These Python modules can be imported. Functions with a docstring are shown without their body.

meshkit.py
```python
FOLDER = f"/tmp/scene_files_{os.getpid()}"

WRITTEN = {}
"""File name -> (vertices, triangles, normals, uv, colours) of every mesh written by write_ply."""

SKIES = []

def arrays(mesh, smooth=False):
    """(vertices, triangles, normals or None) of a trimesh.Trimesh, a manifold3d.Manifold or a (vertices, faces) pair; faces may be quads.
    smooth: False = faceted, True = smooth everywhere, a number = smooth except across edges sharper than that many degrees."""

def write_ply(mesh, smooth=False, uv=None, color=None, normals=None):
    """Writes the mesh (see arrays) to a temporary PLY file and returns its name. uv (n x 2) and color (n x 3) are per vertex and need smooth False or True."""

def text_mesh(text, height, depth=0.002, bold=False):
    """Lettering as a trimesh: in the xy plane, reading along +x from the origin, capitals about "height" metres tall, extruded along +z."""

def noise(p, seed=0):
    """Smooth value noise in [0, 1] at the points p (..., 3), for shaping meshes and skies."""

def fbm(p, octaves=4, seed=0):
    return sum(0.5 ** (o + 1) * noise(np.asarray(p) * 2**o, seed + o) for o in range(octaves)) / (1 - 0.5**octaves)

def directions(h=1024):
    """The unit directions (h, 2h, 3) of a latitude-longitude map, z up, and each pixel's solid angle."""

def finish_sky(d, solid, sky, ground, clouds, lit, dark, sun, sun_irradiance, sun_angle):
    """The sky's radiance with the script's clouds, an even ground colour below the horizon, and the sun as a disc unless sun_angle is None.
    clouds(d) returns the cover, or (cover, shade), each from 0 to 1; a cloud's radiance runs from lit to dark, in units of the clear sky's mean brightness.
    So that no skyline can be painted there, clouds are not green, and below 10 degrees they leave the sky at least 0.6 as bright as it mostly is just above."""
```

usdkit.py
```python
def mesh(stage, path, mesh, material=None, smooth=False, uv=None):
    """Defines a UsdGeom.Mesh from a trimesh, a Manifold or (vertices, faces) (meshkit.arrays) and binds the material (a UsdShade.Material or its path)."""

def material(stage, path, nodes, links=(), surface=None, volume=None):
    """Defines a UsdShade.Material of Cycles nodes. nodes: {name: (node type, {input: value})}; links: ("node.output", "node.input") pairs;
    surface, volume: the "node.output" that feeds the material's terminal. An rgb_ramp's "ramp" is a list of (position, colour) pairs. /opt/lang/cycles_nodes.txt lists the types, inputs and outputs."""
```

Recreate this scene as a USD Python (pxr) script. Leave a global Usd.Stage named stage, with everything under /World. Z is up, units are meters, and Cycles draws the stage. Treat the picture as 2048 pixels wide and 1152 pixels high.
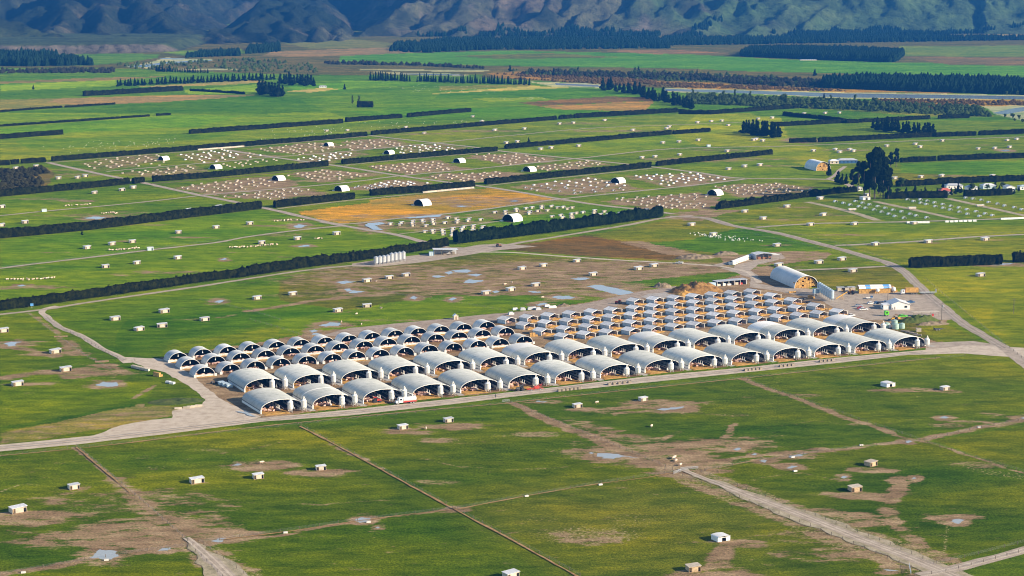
import math
import numpy as np, trimesh, manifold3d as m3
import meshkit, usdkit
from pxr import Gf, Sdf, Usd, UsdGeom, UsdLux, UsdShade, Vt

stage = Usd.Stage.CreateInMemory()
UsdGeom.SetStageUpAxis(stage, "Z")
UsdGeom.SetStageMetersPerUnit(stage, 1.0)
UsdGeom.Xform.Define(stage, "/World")
T = Sdf.ValueTypeNames

# ---------------------------------------------------------------- camera, sky, sun, exposure
CAM_H, PITCH, FPX = 200.0, math.radians(9.29), 4011.0          # metres, looking down, focal length in photo pixels (2048 wide)
cam = UsdGeom.Camera.Define(stage, "/World/camera")
cam.CreateHorizontalApertureAttr(36.0)
cam.CreateVerticalApertureAttr(20.25)
cam.CreateFocalLengthAttr(36.0 * FPX / 2048.0)
cam.CreateFStopAttr(0.0)
cam.CreateClippingRangeAttr((1.0, 60000.0))
cam.AddTranslateOp().Set((0.0, 0.0, CAM_H))
cam.AddRotateXOp().Set(90.0 - math.degrees(PITCH))
cam.CreateExposureAttr(1.17)

SUN_AZ = math.atan2(0.93, -0.37)                                # from the right, a little towards the viewer
SUN_EL = math.radians(22.0)
SUN = np.array([math.cos(SUN_EL) * math.sin(SUN_AZ), math.cos(SUN_EL) * math.cos(SUN_AZ), math.sin(SUN_EL)])
SKY_STRENGTH, SUN_INTENSITY = 0.07, 1.25

sky_mat = usdkit.material(stage, "/World/Looks/sky", {
    "s": ("sky_texture", {"sky_type": "single_scattering", "sun_disc": False, "sun_elevation": SUN_EL, "sun_rotation": SUN_AZ,
                          "altitude": 300.0, "air_density": 1.0, "aerosol_density": 0.6, "ozone_density": 1.5}),
    "b": ("background_shader", {"strength": SKY_STRENGTH})}, [("s.color", "b.color")], surface="b.background")
dome = UsdLux.DomeLight.Define(stage, "/World/sky")
dome.GetPrim().SetCustomDataByKey("kind", "structure")
UsdShade.MaterialBindingAPI.Apply(dome.GetPrim()).Bind(sky_mat)
sun = UsdLux.DistantLight.Define(stage, "/World/sun")
sun.CreateNormalizeAttr(True)
sun.CreateIntensityAttr(SUN_INTENSITY)
sun.CreateAngleAttr(0.53)
sun.CreateColorAttr(Gf.Vec3f(1.0, 0.85, 0.66))
q = Gf.Rotation(Gf.Vec3d(0, 0, 1), Gf.Vec3d(*SUN.tolist()))
sun.AddTransformOp().Set(Gf.Matrix4d().SetRotate(q))


# ---------------------------------------------------------------- from a spot in the photograph to a point on the plain
CT, ST = math.cos(PITCH), math.sin(PITCH)


def ray(px, py):
    a, b = (np.asarray(px, float) - 1024.0) / FPX, (576.0 - np.asarray(py, float)) / FPX
    return a, CT + b * ST, -ST + b * CT


def G(px, py, z=0.0):
    """the point at height z seen at a spot of the photograph"""
    x, y, d = ray(px, py)
    t = (z - CAM_H) / d
    return np.stack([x * t, y * t], -1)


def Gl(pts, z=0.0):
    p = np.asarray(pts, float)
    return G(p[:, 0], p[:, 1], z)


def far_point(px, py, dist):
    """the point at a ground distance straight ahead"""
    x, y, d = ray(px, py)
    return np.array([x * dist / y, dist, CAM_H + d * dist / y])


def to_px(x, y, z=0.0):
    f = y * CT - (z - CAM_H) * ST
    u = y * ST + (z - CAM_H) * CT
    return 1024.0 + FPX * x / f, 576.0 - FPX * u / f


ROW_ANG = math.atan2(0.4328, 0.9015)                           # the direction in which the rows of barns run


# ---------------------------------------------------------------- naming and writing prims
_taken = {}


def numbered(parent, name):
    k = (str(parent), name)
    n = _taken.get(k, 0)
    _taken[k] = n + 1
    return f"{parent}/{name}" if n == 0 else f"{parent}/{name}_{n:03d}"


def tag(prim, label=None, category=None, group=None, kind=None):
    for k, v in (("label", label), ("category", category), ("group", group), ("kind", kind)):
        if v:
            prim.SetCustomDataByKey(k, v)
    return prim


def thing(name, label, cat, loc=(0, 0, 0), rotz=0.0, group=None, kind=None):
    x = UsdGeom.Xform.Define(stage, numbered("/World", name))
    x.AddTranslateOp().Set(Gf.Vec3d(*map(float, loc)))
    if rotz:
        x.AddRotateZOp().Set(math.degrees(rotz))
    return tag(x.GetPrim(), label, cat, group, kind)


def part(parent, name, mesh, mat, smooth=False, label=None, kind=None):
    pp = parent if isinstance(parent, str) else str(parent.GetPath())
    if isinstance(mesh, MB):
        mesh = mesh.mesh()
    m = usdkit.mesh(stage, numbered(pp, name), mesh, M[mat] if isinstance(mat, str) else mat, smooth=smooth)
    return tag(m.GetPrim(), label, None, None, kind)


def solo(name, mesh, mat, label=None, cat=None, group=None, kind=None, smooth=False):
    if isinstance(mesh, MB):
        mesh = mesh.mesh()
    m = usdkit.mesh(stage, numbered("/World", name), mesh, M[mat] if isinstance(mat, str) else mat, smooth=smooth)
    return tag(m.GetPrim(), label, cat, group, kind)


def model(name):
    """a class prim: the one description that the copies of a thing refer to"""
    stage.CreateClassPrim("/World/Models/" + name)
    return "/World/Models/" + name


def copy(name, mdl, label, cat, loc, rotz=0.0, scale=None, group=None):
    x = UsdGeom.Xform.Define(stage, numbered("/World", name))
    x.AddTranslateOp().Set(Gf.Vec3d(*map(float, loc)))
    x.AddRotateZOp().Set(math.degrees(rotz))
    if scale is not None:
        s = (scale,) * 3 if np.ndim(scale) == 0 else scale
        x.AddScaleOp().Set(Gf.Vec3f(*map(float, s)))
    p = x.GetPrim()
    p.GetReferences().AddInternalReference(mdl)
    p.SetInstanceable(True)
    return tag(p, label, cat, group)


def third(x, lo, hi):
    return ("left end", "middle part", "right end")[int(min(2, max(0, 3 * (x - lo) / (hi - lo))))]


ORD = "first second third fourth fifth sixth seventh eighth ninth tenth eleventh twelfth thirteenth fourteenth fifteenth sixteenth".split()


# ---------------------------------------------------------------- mesh collecting
BOXV = np.array([[x, y, z] for x in (-.5, .5) for y in (-.5, .5) for z in (-.5, .5)])
BOXF = np.array([[0, 1, 3], [0, 3, 2], [4, 6, 7], [4, 7, 5], [0, 4, 5], [0, 5, 1], [2, 3, 7], [2, 7, 6], [0, 2, 6], [0, 6, 4], [1, 5, 7], [1, 7, 3]])


class MB:
    def __init__(self):
        self.v, self.f, self.n = [], [], 0

    def add(self, v, f):
        v = np.asarray(v, float).reshape(-1, 3)
        f = np.asarray(f, int)
        if f.shape[1] == 4:
            f = np.vstack([f[:, [0, 1, 2]], f[:, [0, 2, 3]]])
        self.v.append(v)
        self.f.append(f + self.n)
        self.n += len(v)
        return self

    def box(self, lo, hi, rot=0.0, about=None):
        lo, hi = np.array(lo, float), np.array(hi, float)
        v = BOXV * (hi - lo) + (lo + hi) / 2
        if rot:
            c = (lo + hi) / 2 if about is None else np.array(about, float)
            cs, sn = math.cos(rot), math.sin(rot)
            d = v - c
            v = np.stack([d[:, 0] * cs - d[:, 1] * sn, d[:, 0] * sn + d[:, 1] * cs, d[:, 2]], 1) + c
        return self.add(v, BOXF)

    def tube(self, p0, p1, r0, r1=None, n=6, caps=True):
        p0, p1 = np.array(p0, float), np.array(p1, float)
        r1 = r0 if r1 is None else r1
        d = p1 - p0
        d = d / (np.linalg.norm(d) + 1e-9)
        a = np.cross(d, [0, 0, 1.0] if abs(d[2]) < .9 else [1.0, 0, 0])
        a /= np.linalg.norm(a)
        b = np.cross(d, a)
        t = np.arange(n) * 2 * math.pi / n
        ring = np.cos(t)[:, None] * a + np.sin(t)[:, None] * b
        v = np.vstack([p0 + ring * r0, p1 + ring * r1])
        i = np.arange(n)
        j = (i + 1) % n
        f = np.stack([i, i + n, j + n, j], 1)
        self.add(v, f)
        if caps:
            self.add(np.vstack([v[:n], p0]), np.stack([j, np.full(n, n), i], 1)[:, [0, 2, 1]][:, ::-1])
            self.add(np.vstack([v[n:], p1]), np.stack([i, j, np.full(n, n)], 1))
        return self

    def grid(self, P, close=False):
        """P: (rows, cols, 3)"""
        r, c = P.shape[:2]
        i, j = np.meshgrid(np.arange(r - 1), np.arange(c - 1 if not close else c), indexing="ij")
        j2 = (j + 1) % c
        q = np.stack([i * c + j, i * c + j2, (i + 1) * c + j2, (i + 1) * c + j], -1).reshape(-1, 4)
        return self.add(P.reshape(-1, 3), q)

    def lathe(self, prof, n=16, at=(0, 0, 0)):
        t = np.arange(n) * 2 * math.pi / n
        P = np.array([[[r * math.cos(a), r * math.sin(a), z] for a in t] for r, z in prof]) + np.array(at, float)
        return self.grid(P, close=True)

    def prism(self, pts2, y0, y1):
        """a polygon of the xz plane (convex) drawn out along y"""
        p = np.asarray(pts2, float)
        n = len(p)
        v = np.vstack([np.stack([p[:, 0], np.full(n, y0), p[:, 1]], 1), np.stack([p[:, 0], np.full(n, y1), p[:, 1]], 1)])
        i = np.arange(n)
        j = (i + 1) % n
        self.add(v, np.stack([i, j, j + n, i + n], 1))
        k = np.arange(1, n - 1)
        self.add(v[:n], np.stack([np.zeros_like(k), k + 1, k], 1))
        self.add(v[n:], np.stack([np.zeros_like(k), k, k + 1], 1))
        return self

    def mesh(self):
        return np.vstack(self.v), np.vstack(self.f)


def arch_shell(prof_out, prof_in, ys, sag=None):
    """a curved roof with thickness: profiles (n,2) in xz, swept over ys"""
    m = MB()
    ys = np.asarray(ys, float)
    s = np.ones(len(ys)) if sag is None else np.asarray(sag)
    c = np.array([prof_out[:, 0].mean(), prof_out[0, 1]])
    def sweep(prof):
        return np.array([[[c[0] + (x - c[0]) * k, y, c[1] + (z - c[1]) * k] for x, z in prof] for y, k in zip(ys, s)])
    O, I = sweep(prof_out), sweep(prof_in)
    m.grid(O[:, ::-1])
    m.grid(I)
    for row in (0, -1):
        e = np.stack([O[row], I[row]])
        m.grid(e if row == 0 else e[::-1])
    for col in (0, -1):
        e = np.stack([O[:, col], I[:, col]], 0)
        m.grid(e if col else e[::-1])
    return m


def ribbon(pts, widths, z, seed, step=4.0, rough=0.35, shift=0.0):
    """a road's sheet along world points, its edges a little uneven"""
    p = np.asarray(pts, float)
    seg = np.linalg.norm(np.diff(p, axis=0), axis=1)
    s = np.concatenate([[0], np.cumsum(seg)])
    n = max(3, int(s[-1] / step))
    t = np.linspace(0, s[-1], n)
    from scipy.interpolate import PchipInterpolator
    cx, cy = PchipInterpolator(s, p[:, 0])(t), PchipInterpolator(s, p[:, 1])(t)
    w = np.interp(t, s, np.broadcast_to(widths, len(p))) / 2
    tx, ty = np.gradient(cx), np.gradient(cy)
    l = np.hypot(tx, ty)
    nx, ny = -ty / l, tx / l
    cx, cy = cx + nx * shift, cy + ny * shift
    r = np.random.default_rng(seed)
    jl, jr = (np.interp(t, np.arange(0, s[-1] + 12, 6.0), r.normal(0, rough, len(np.arange(0, s[-1] + 12, 6.0)))) for _ in range(2))
    rows = []
    for k in (-1.0, -0.33, 0.33, 1.0):
        off = w * k + (jl if k == -1 else jr if k == 1 else 0)
        rows.append(np.stack([cx + nx * off, cy + ny * off, np.full(n, z)], -1))
    return MB().grid(np.stack(rows)[:, :]).mesh(), np.stack([cx, cy], 1)


def flat_poly(xy, z):
    """an upward facing sheet over a simple polygon"""
    from shapely.geometry import Polygon
    pg = Polygon(xy)
    if not pg.is_valid:
        pg = pg.buffer(0)
        if pg.geom_type != "Polygon":
            pg = max(pg.geoms, key=lambda g: g.area)
    v, f = trimesh.creation.triangulate_polygon(pg, engine="earcut")
    a, b, c = v[f[:, 0]], v[f[:, 1]], v[f[:, 2]]
    cr = (b[:, 0] - a[:, 0]) * (c[:, 1] - a[:, 1]) - (b[:, 1] - a[:, 1]) * (c[:, 0] - a[:, 0])
    f = np.where((cr < 0)[:, None], f[:, ::-1], f)
    return np.column_stack([v, np.full(len(v), z)]), f


def dense(xy, step):
    xy = np.asarray(xy, float)
    out = []
    for a, b in zip(xy, np.roll(xy, -1, 0)):
        n = max(1, int(np.linalg.norm(b - a) / step))
        out.append(a + (b - a) * (np.arange(n) / n)[:, None])
    return np.vstack(out)


def puddle(xy_px, z, seed, rough=0.5):
    p = dense(Gl(xy_px), .6)
    r = np.random.default_rng(seed)
    n = meshkit.fbm(np.column_stack([p * 0.3, np.full(len(p), seed * 1.7)]), 4)
    n2 = meshkit.fbm(np.column_stack([p * 0.3, np.full(len(p), seed * 1.7 + 50)]), 3)
    p = p + np.stack([n - .5, n2 - .5], 1) * rough * 5
    return flat_poly(p, z)
# ---------------------------------------------------------------- materials
M = {}


def mat(name, nodes, links, surface="p.BSDF", volume=None):
    M[name] = usdkit.material(stage, "/World/Looks/" + name, nodes, links, surface=surface, volume=volume)


def plain(name, color, rough=0.6, var=0.12, scale=2.0, metallic=0.0, spec=0.5, dark=None, rnd=0.0):
    """a painted or weathered surface: its colour, with dirt and wear from noise"""
    c = np.array(color, float)
    d = c * (1 - 2.2 * var) if dark is None else np.array(dark, float)
    nodes = {"g": ("geometry", {}), "n": ("noise_texture", {"scale": scale, "detail": 5.0, "roughness": 0.65}),
             "r": ("rgb_ramp", {"ramp": [(0.3, d.tolist()), (0.55, c.tolist()), (0.75, np.minimum(c * (1 + var), 0.95).tolist())]}),
             "p": ("principled_bsdf", {"roughness": rough, "metallic": metallic, "specular_ior_level": spec})}
    links = [("g.position", "n.vector"), ("n.fac", "r.fac")]
    if rnd:
        nodes |= {"o": ("object_info", {}), "mr": ("map_range", {"from_min": 0.0, "from_max": 1.0, "to_min": 1 - rnd, "to_max": 1 + rnd}),
                  "h": ("hsv", {"hue": 0.5, "saturation": 1.0, "fac": 1.0})}
        links += [("o.random", "mr.value"), ("mr.result", "h.value"), ("r.color", "h.color"), ("h.color", "p.base_color")]
    else:
        links += [("r.color", "p.base_color")]
    mat(name, nodes, links)


# the plain: colours of the fields lie on the mesh (paint), bare earth where trodden (dirt), broken up by noise
mat("ground", {
    "g": ("geometry", {}), "pa": ("attribute", {"attribute": "paint"}), "di": ("attribute", {"attribute": "dirt"}),
    "st": ("attribute", {"attribute": "straw"}),
    "mp": ("mapping", {"mapping_type": "point", "rotation": (0, 0, -0.45), "scale": (0.45, 1.0, 1.0)}),
    "n1": ("noise_texture", {"scale": 0.018, "detail": 4.0, "roughness": 0.6}),
    "n2": ("noise_texture", {"scale": 0.13, "detail": 6.0, "roughness": 0.7}),
    "n3": ("noise_texture", {"scale": 1.1, "detail": 4.0, "roughness": 0.75}),
    "n4": ("noise_texture", {"scale": 0.16, "detail": 9.0, "roughness": 0.80}),
    "n5": ("noise_texture", {"scale": 0.7, "detail": 5.0, "roughness": 0.8}),
    "r1": ("rgb_ramp", {"ramp": [(0.36, (0.66, 0.84, 0.7)), (0.5, (1, 1, 1)), (0.64, (1.42, 1.2, 0.80))]}),
    "r2": ("rgb_ramp", {"ramp": [(0.37, (0.60, 0.70, 0.62)), (0.5, (1, 1, 1)), (0.64, (1.5, 1.32, 1.1))]}),
    "r3": ("rgb_ramp", {"ramp": [(0.38, (0.56, 0.62, 0.55)), (0.5, (1.04, 1.06, 1)), (0.63, (1.62, 1.5, 1.4))]}),
    "m1": ("mix", {"mix_type": "multiply", "fac": 1.0}), "m2": ("mix", {"mix_type": "multiply", "fac": 1.0}), "m3": ("mix", {"mix_type": "multiply", "fac": 0.9}),
    "a1": ("math", {"math_type": "multiply_add", "value2": 4.2, "value3": -2.15}),
    "a2": ("math", {"math_type": "add"}),
    "a3": ("map_range", {"range_type": "smoothstep", "from_min": 0.34, "from_max": 0.74, "to_min": 0.0, "to_max": 1.0}),
    "dc": ("rgb_ramp", {"ramp": [(0.30, (0.13, 0.084, 0.048)), (0.5, (0.245, 0.168, 0.100)), (0.70, (0.38, 0.285, 0.175))]}),
    "d2": ("mix", {"mix_type": "multiply", "fac": 0.7}),
    "mx": ("mix", {"mix_type": "mix"}),
    "s1": ("math", {"math_type": "multiply_add", "value2": 4.5, "value3": -2.5}),
    "s2": ("math", {"math_type": "add"}),
    "s3": ("map_range", {"range_type": "smoothstep", "from_min": 0.45, "from_max": 0.75, "to_min": 0.0, "to_max": 1.0}),
    "ms": ("mix", {"mix_type": "mix", "color2": (0.36, 0.29, 0.155)}),
    "b": ("bump", {"strength": 0.55, "distance": 0.5}),
    "p": ("principled_bsdf", {"roughness": 1.0, "specular_ior_level": 0.0}),
}, [("g.position", "mp.vector"), ("mp.vector", "n1.vector"), ("mp.vector", "n2.vector"), ("g.position", "n3.vector"), ("mp.vector", "n4.vector"), ("g.position", "n5.vector"),
    ("n1.fac", "r1.fac"), ("n2.fac", "r2.fac"), ("n3.fac", "r3.fac"),
    ("pa.color", "m1.color1"), ("r1.color", "m1.color2"), ("m1.color", "m2.color1"), ("r2.color", "m2.color2"), ("m2.color", "m3.color1"), ("r3.color", "m3.color2"),
    ("n4.fac", "a1.value1"), ("di.fac", "a2.value1"), ("a1.value", "a2.value2"), ("a2.value", "a3.value"),
    ("n2.fac", "dc.fac"), ("dc.color", "d2.color1"), ("r3.color", "d2.color2"),
    ("a3.result", "mx.fac"), ("m3.color", "mx.color1"), ("d2.color", "mx.color2"),
    ("n5.fac", "s1.value1"), ("st.fac", "s2.value1"), ("s1.value", "s2.value2"), ("s2.value", "s3.value"),
    ("s3.result", "ms.fac"), ("mx.color", "ms.color1"), ("ms.color", "p.base_color"),
    ("n3.fac", "b.height"), ("b.normal", "p.normal")])

mat("mountain", {
    "g": ("geometry", {}), "pa": ("attribute", {"attribute": "paint"}),
    "n1": ("noise_texture", {"scale": 0.012, "detail": 7.0, "roughness": 0.66}),
    "n2": ("noise_texture", {"scale": 0.055, "detail": 8.0, "roughness": 0.8}),
    "r1": ("rgb_ramp", {"ramp": [(0.30, (0.45, 0.50, 0.48)), (0.5, (1, 1, 1)), (0.70, (1.5, 1.4, 1.25))]}),
    "r2": ("rgb_ramp", {"ramp": [(0.36, (0.12, 0.18, 0.14)), (0.47, (0.8, 0.8, 0.8)), (0.72, (1.45, 1.38, 1.25))]}),
    "m1": ("mix", {"mix_type": "multiply", "fac": 0.9}), "m2": ("mix", {"mix_type": "multiply", "fac": 0.9}),
    "b": ("bump", {"strength": 1.0, "distance": 16.0}),
    "p": ("principled_bsdf", {"roughness": 0.95, "specular_ior_level": 0.05}),
}, [("g.position", "n1.vector"), ("g.position", "n2.vector"), ("n1.fac", "r1.fac"), ("n2.fac", "r2.fac"), ("pa.color", "m1.color1"), ("r1.color", "m1.color2"),
    ("m1.color", "m2.color1"), ("r2.color", "m2.color2"), ("m2.color", "p.base_color"), ("n2.fac", "b.height"), ("b.normal", "p.normal")])


def road_mat(name, c0, c1, c2, bump=0.3):
    mat(name, {"g": ("geometry", {}), "n": ("noise_texture", {"scale": 0.22, "detail": 7.0, "roughness": 0.7}), "n2": ("noise_texture", {"scale": 2.4, "detail": 3.0, "roughness": 0.7}),
               "r": ("rgb_ramp", {"ramp": [(0.3, c0), (0.5, c1), (0.7, c2)]}), "r2": ("rgb_ramp", {"ramp": [(0.3, (0.72, 0.72, 0.72)), (0.7, (1.22, 1.22, 1.22))]}),
               "m": ("mix", {"mix_type": "multiply", "fac": 0.85}), "b": ("bump", {"strength": bump, "distance": 0.15}),
               "p": ("principled_bsdf", {"roughness": 0.9, "specular_ior_level": 0.2})},
        [("g.position", "n.vector"), ("g.position", "n2.vector"), ("n.fac", "r.fac"), ("n2.fac", "r2.fac"), ("r.color", "m.color1"), ("r2.color", "m.color2"),
         ("m.color", "p.base_color"), ("n2.fac", "b.height"), ("b.normal", "p.normal")])


road_mat("gravel_pale", (0.33, 0.265, 0.195), (0.47, 0.395, 0.305), (0.56, 0.48, 0.385))
road_mat("gravel", (0.23, 0.185, 0.14), (0.35, 0.29, 0.225), (0.44, 0.375, 0.295))
road_mat("gravel_verge", (0.16, 0.145, 0.07), (0.33, 0.28, 0.18), (0.46, 0.39, 0.27), 0.6)
road_mat("yard", (0.19, 0.14, 0.10), (0.31, 0.245, 0.185), (0.40, 0.33, 0.26))
road_mat("pen_dirt", (0.085, 0.055, 0.038), (0.16, 0.108, 0.074), (0.24, 0.17, 0.12), 0.8)
road_mat("dry_strip", (0.20, 0.12, 0.04), (0.34, 0.205, 0.08), (0.44, 0.29, 0.13))
road_mat("concrete", (0.27, 0.245, 0.215), (0.35, 0.325, 0.29), (0.42, 0.39, 0.35), 0.1)
road_mat("riverbed", (0.22, 0.22, 0.21), (0.34, 0.34, 0.33), (0.44, 0.44, 0.43))
road_mat("straw", (0.26, 0.135, 0.030), (0.42, 0.235, 0.060), (0.52, 0.33, 0.105), 1.0)
road_mat("bedding", (0.085, 0.050, 0.025), (0.17, 0.10, 0.045), (0.28, 0.17, 0.07), 1.0)
road_mat("soil", (0.055, 0.034, 0.018), (0.11, 0.07, 0.036), (0.17, 0.11, 0.055), 1.0)
road_mat("compost", (0.12, 0.062, 0.018), (0.23, 0.125, 0.038), (0.34, 0.20, 0.07), 1.0)
road_mat("mound_earth", (0.09, 0.07, 0.04), (0.20, 0.155, 0.10), (0.30, 0.24, 0.16), 1.0)
road_mat("mound_grass", (0.030, 0.052, 0.008), (0.06, 0.085, 0.014), (0.12, 0.13, 0.03), 1.0)

mat("water", {"g": ("geometry", {}), "n": ("noise_texture", {"scale": 1.5, "detail": 3.0}), "b": ("bump", {"strength": 0.05, "distance": 0.05}),
              "p": ("principled_bsdf", {"base_color": (0.34, 0.36, 0.34), "roughness": 0.06, "ior": 1.33, "specular_ior_level": 0.9})},
    [("g.position", "n.vector"), ("n.fac", "b.height"), ("b.normal", "p.normal")])
mat("river_water", {"p": ("principled_bsdf", {"base_color": (0.22, 0.29, 0.34), "roughness": 0.15, "specular_ior_level": 0.9})}, [])


def leaf(name, dark, mid, light, transl=0.25, scale=0.12):
    mat(name, {"g": ("geometry", {}), "n": ("noise_texture", {"scale": scale, "detail": 4.0, "roughness": 0.7}),
               "a": ("math", {"math_type": "multiply_add", "value2": 0.5, "value3": 0.0}),
               "a2": ("math", {"math_type": "multiply_add", "value2": 0.75, "value3": -0.12}),
               "a3": ("math", {"math_type": "add"}),
               "r": ("rgb_ramp", {"ramp": [(0.2, dark), (0.5, mid), (0.85, light)]}),
               "d": ("diffuse_bsdf", {"roughness": 0.6}), "t": ("translucent_bsdf", {}), "x": ("mix_closure", {"fac": transl})},
        [("g.position", "n.vector"), ("g.random_per_island", "a.value1"), ("n.fac", "a2.value1"), ("a.value", "a3.value1"), ("a2.value", "a3.value2"),
         ("a3.value", "r.fac"), ("r.color", "d.color"), ("r.color", "t.color"), ("d.BSDF", "x.closure1"), ("t.BSDF", "x.closure2")], surface="x.closure")


leaf("hedge_leaf", (0.010, 0.014, 0.004), (0.044, 0.050, 0.011), (0.14, 0.13, 0.034), 0.12, 0.3)
leaf("pine_leaf", (0.008, 0.016, 0.007), (0.028, 0.046, 0.014), (0.075, 0.10, 0.030), 0.15, 0.25)
leaf("forest_leaf", (0.010, 0.026, 0.012), (0.022, 0.050, 0.022), (0.045, 0.082, 0.032), 0.10)
leaf("willow_leaf", (0.060, 0.095, 0.018), (0.13, 0.185, 0.035), (0.22, 0.27, 0.07), 0.35)
leaf("shrub_leaf", (0.030, 0.030, 0.012), (0.060, 0.055, 0.020), (0.11, 0.09, 0.035), 0.2)
leaf("gorse_leaf", (0.10, 0.065, 0.015), (0.22, 0.13, 0.02), (0.38, 0.21, 0.02), 0.15)
plain("bark", (0.10, 0.075, 0.055), 0.9, 0.2, 1.5)

# fabric barn covers: off-white, greyer and streaked with grime, cut into hoops
def cover(name, col, grime, rough=0.45):
    mat(name, {"g": ("geometry", {}), "tc": ("texture_coordinate", {}), "mp": ("mapping", {"mapping_type": "point", "scale": (0.6, 1.3, 0.10)}),
               "n": ("noise_texture", {"scale": 0.55, "detail": 5.0, "roughness": 0.65}), "n2": ("noise_texture", {"scale": 0.06, "detail": 4.0, "roughness": 0.6}),
               "r": ("rgb_ramp", {"ramp": [(0.30, grime), (0.52, col), (1.0, col)]}), "r2": ("rgb_ramp", {"ramp": [(0.3, (0.84, 0.86, 0.86)), (0.65, (1.05, 1.05, 1.05))]}),
               "m": ("mix", {"mix_type": "multiply", "fac": 1.0}), "o": ("object_info", {}), "mr": ("map_range", {"from_min": 0.0, "from_max": 1.0, "to_min": 0.82, "to_max": 1.10}), "h": ("hsv", {"hue": 0.5, "saturation": 1.0, "fac": 1.0}),
               "d": ("principled_bsdf", {"roughness": rough, "specular_ior_level": 0.2}), "t": ("translucent_bsdf", {"color": (0.5, 0.5, 0.46)}), "x": ("mix_closure", {"fac": 0.06})},
        [("g.position", "mp.vector"), ("mp.vector", "n.vector"), ("g.position", "n2.vector"), ("n.fac", "r.fac"), ("n2.fac", "r2.fac"), ("r.color", "m.color1"), ("r2.color", "m.color2"),
         ("o.random", "mr.value"), ("mr.result", "h.value"), ("m.color", "h.color"), ("h.color", "d.base_color"), ("d.BSDF", "x.closure1"), ("t.BSDF", "x.closure2")], surface="x.closure")


cover("cover_grey", (0.70, 0.70, 0.62), (0.46, 0.48, 0.42), .65)
cover("cover_white", (0.88, 0.87, 0.82), (0.78, 0.78, 0.73), .65)
cover("cover_silver", (0.70, 0.72, 0.70), (0.50, 0.53, 0.51), 0.6)
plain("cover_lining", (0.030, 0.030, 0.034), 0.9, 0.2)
plain("white_paint", (0.74, 0.72, 0.67), 0.55, 0.10, 1.2)
plain("cream_board", (0.50, 0.43, 0.33), 0.8, 0.14, 0.9, rnd=0.15)
plain("plywood", (0.45, 0.33, 0.19), 0.8, 0.18, 1.4)
plain("wood", (0.26, 0.17, 0.10), 0.85, 0.2, 2.0)
plain("old_wood", (0.24, 0.20, 0.15), 0.9, 0.2, 2.0)
plain("post_wood", (0.13, 0.105, 0.075), 0.9, 0.2, 2.0)
plain("roof_iron", (0.66, 0.67, 0.67), 0.5, 0.14, 0.8, metallic=0.05, rnd=0.15)
plain("roof_grey", (0.46, 0.48, 0.50), 0.5, 0.12, 0.7, metallic=0.1)
plain("roof_red", (0.42, 0.10, 0.07), 0.6, 0.12)
plain("galvanised", (0.56, 0.58, 0.60), 0.35, 0.08, 1.5, metallic=0.55)
plain("silo_blue", (0.40, 0.50, 0.56), 0.35, 0.10, 0.8, metallic=0.3)
plain("silo_white", (0.66, 0.66, 0.62), 0.4, 0.08, 1.1)
plain("steel_dark", (0.07, 0.072, 0.075), 0.5, 0.2, 2.0, metallic=0.3)
plain("rust", (0.26, 0.11, 0.05), 0.85, 0.2, 2.0)
plain("wall_blue", (0.30, 0.42, 0.50), 0.6, 0.10, 1.0)
plain("panel_clear", (0.46, 0.56, 0.60), 0.4, 0.15, 1.5)
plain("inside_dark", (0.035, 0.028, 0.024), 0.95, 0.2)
plain("concrete_block", (0.55, 0.53, 0.49), 0.85, 0.12, 1.5)
plain("black_plastic", (0.025, 0.025, 0.028), 0.45, 0.2)
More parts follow.
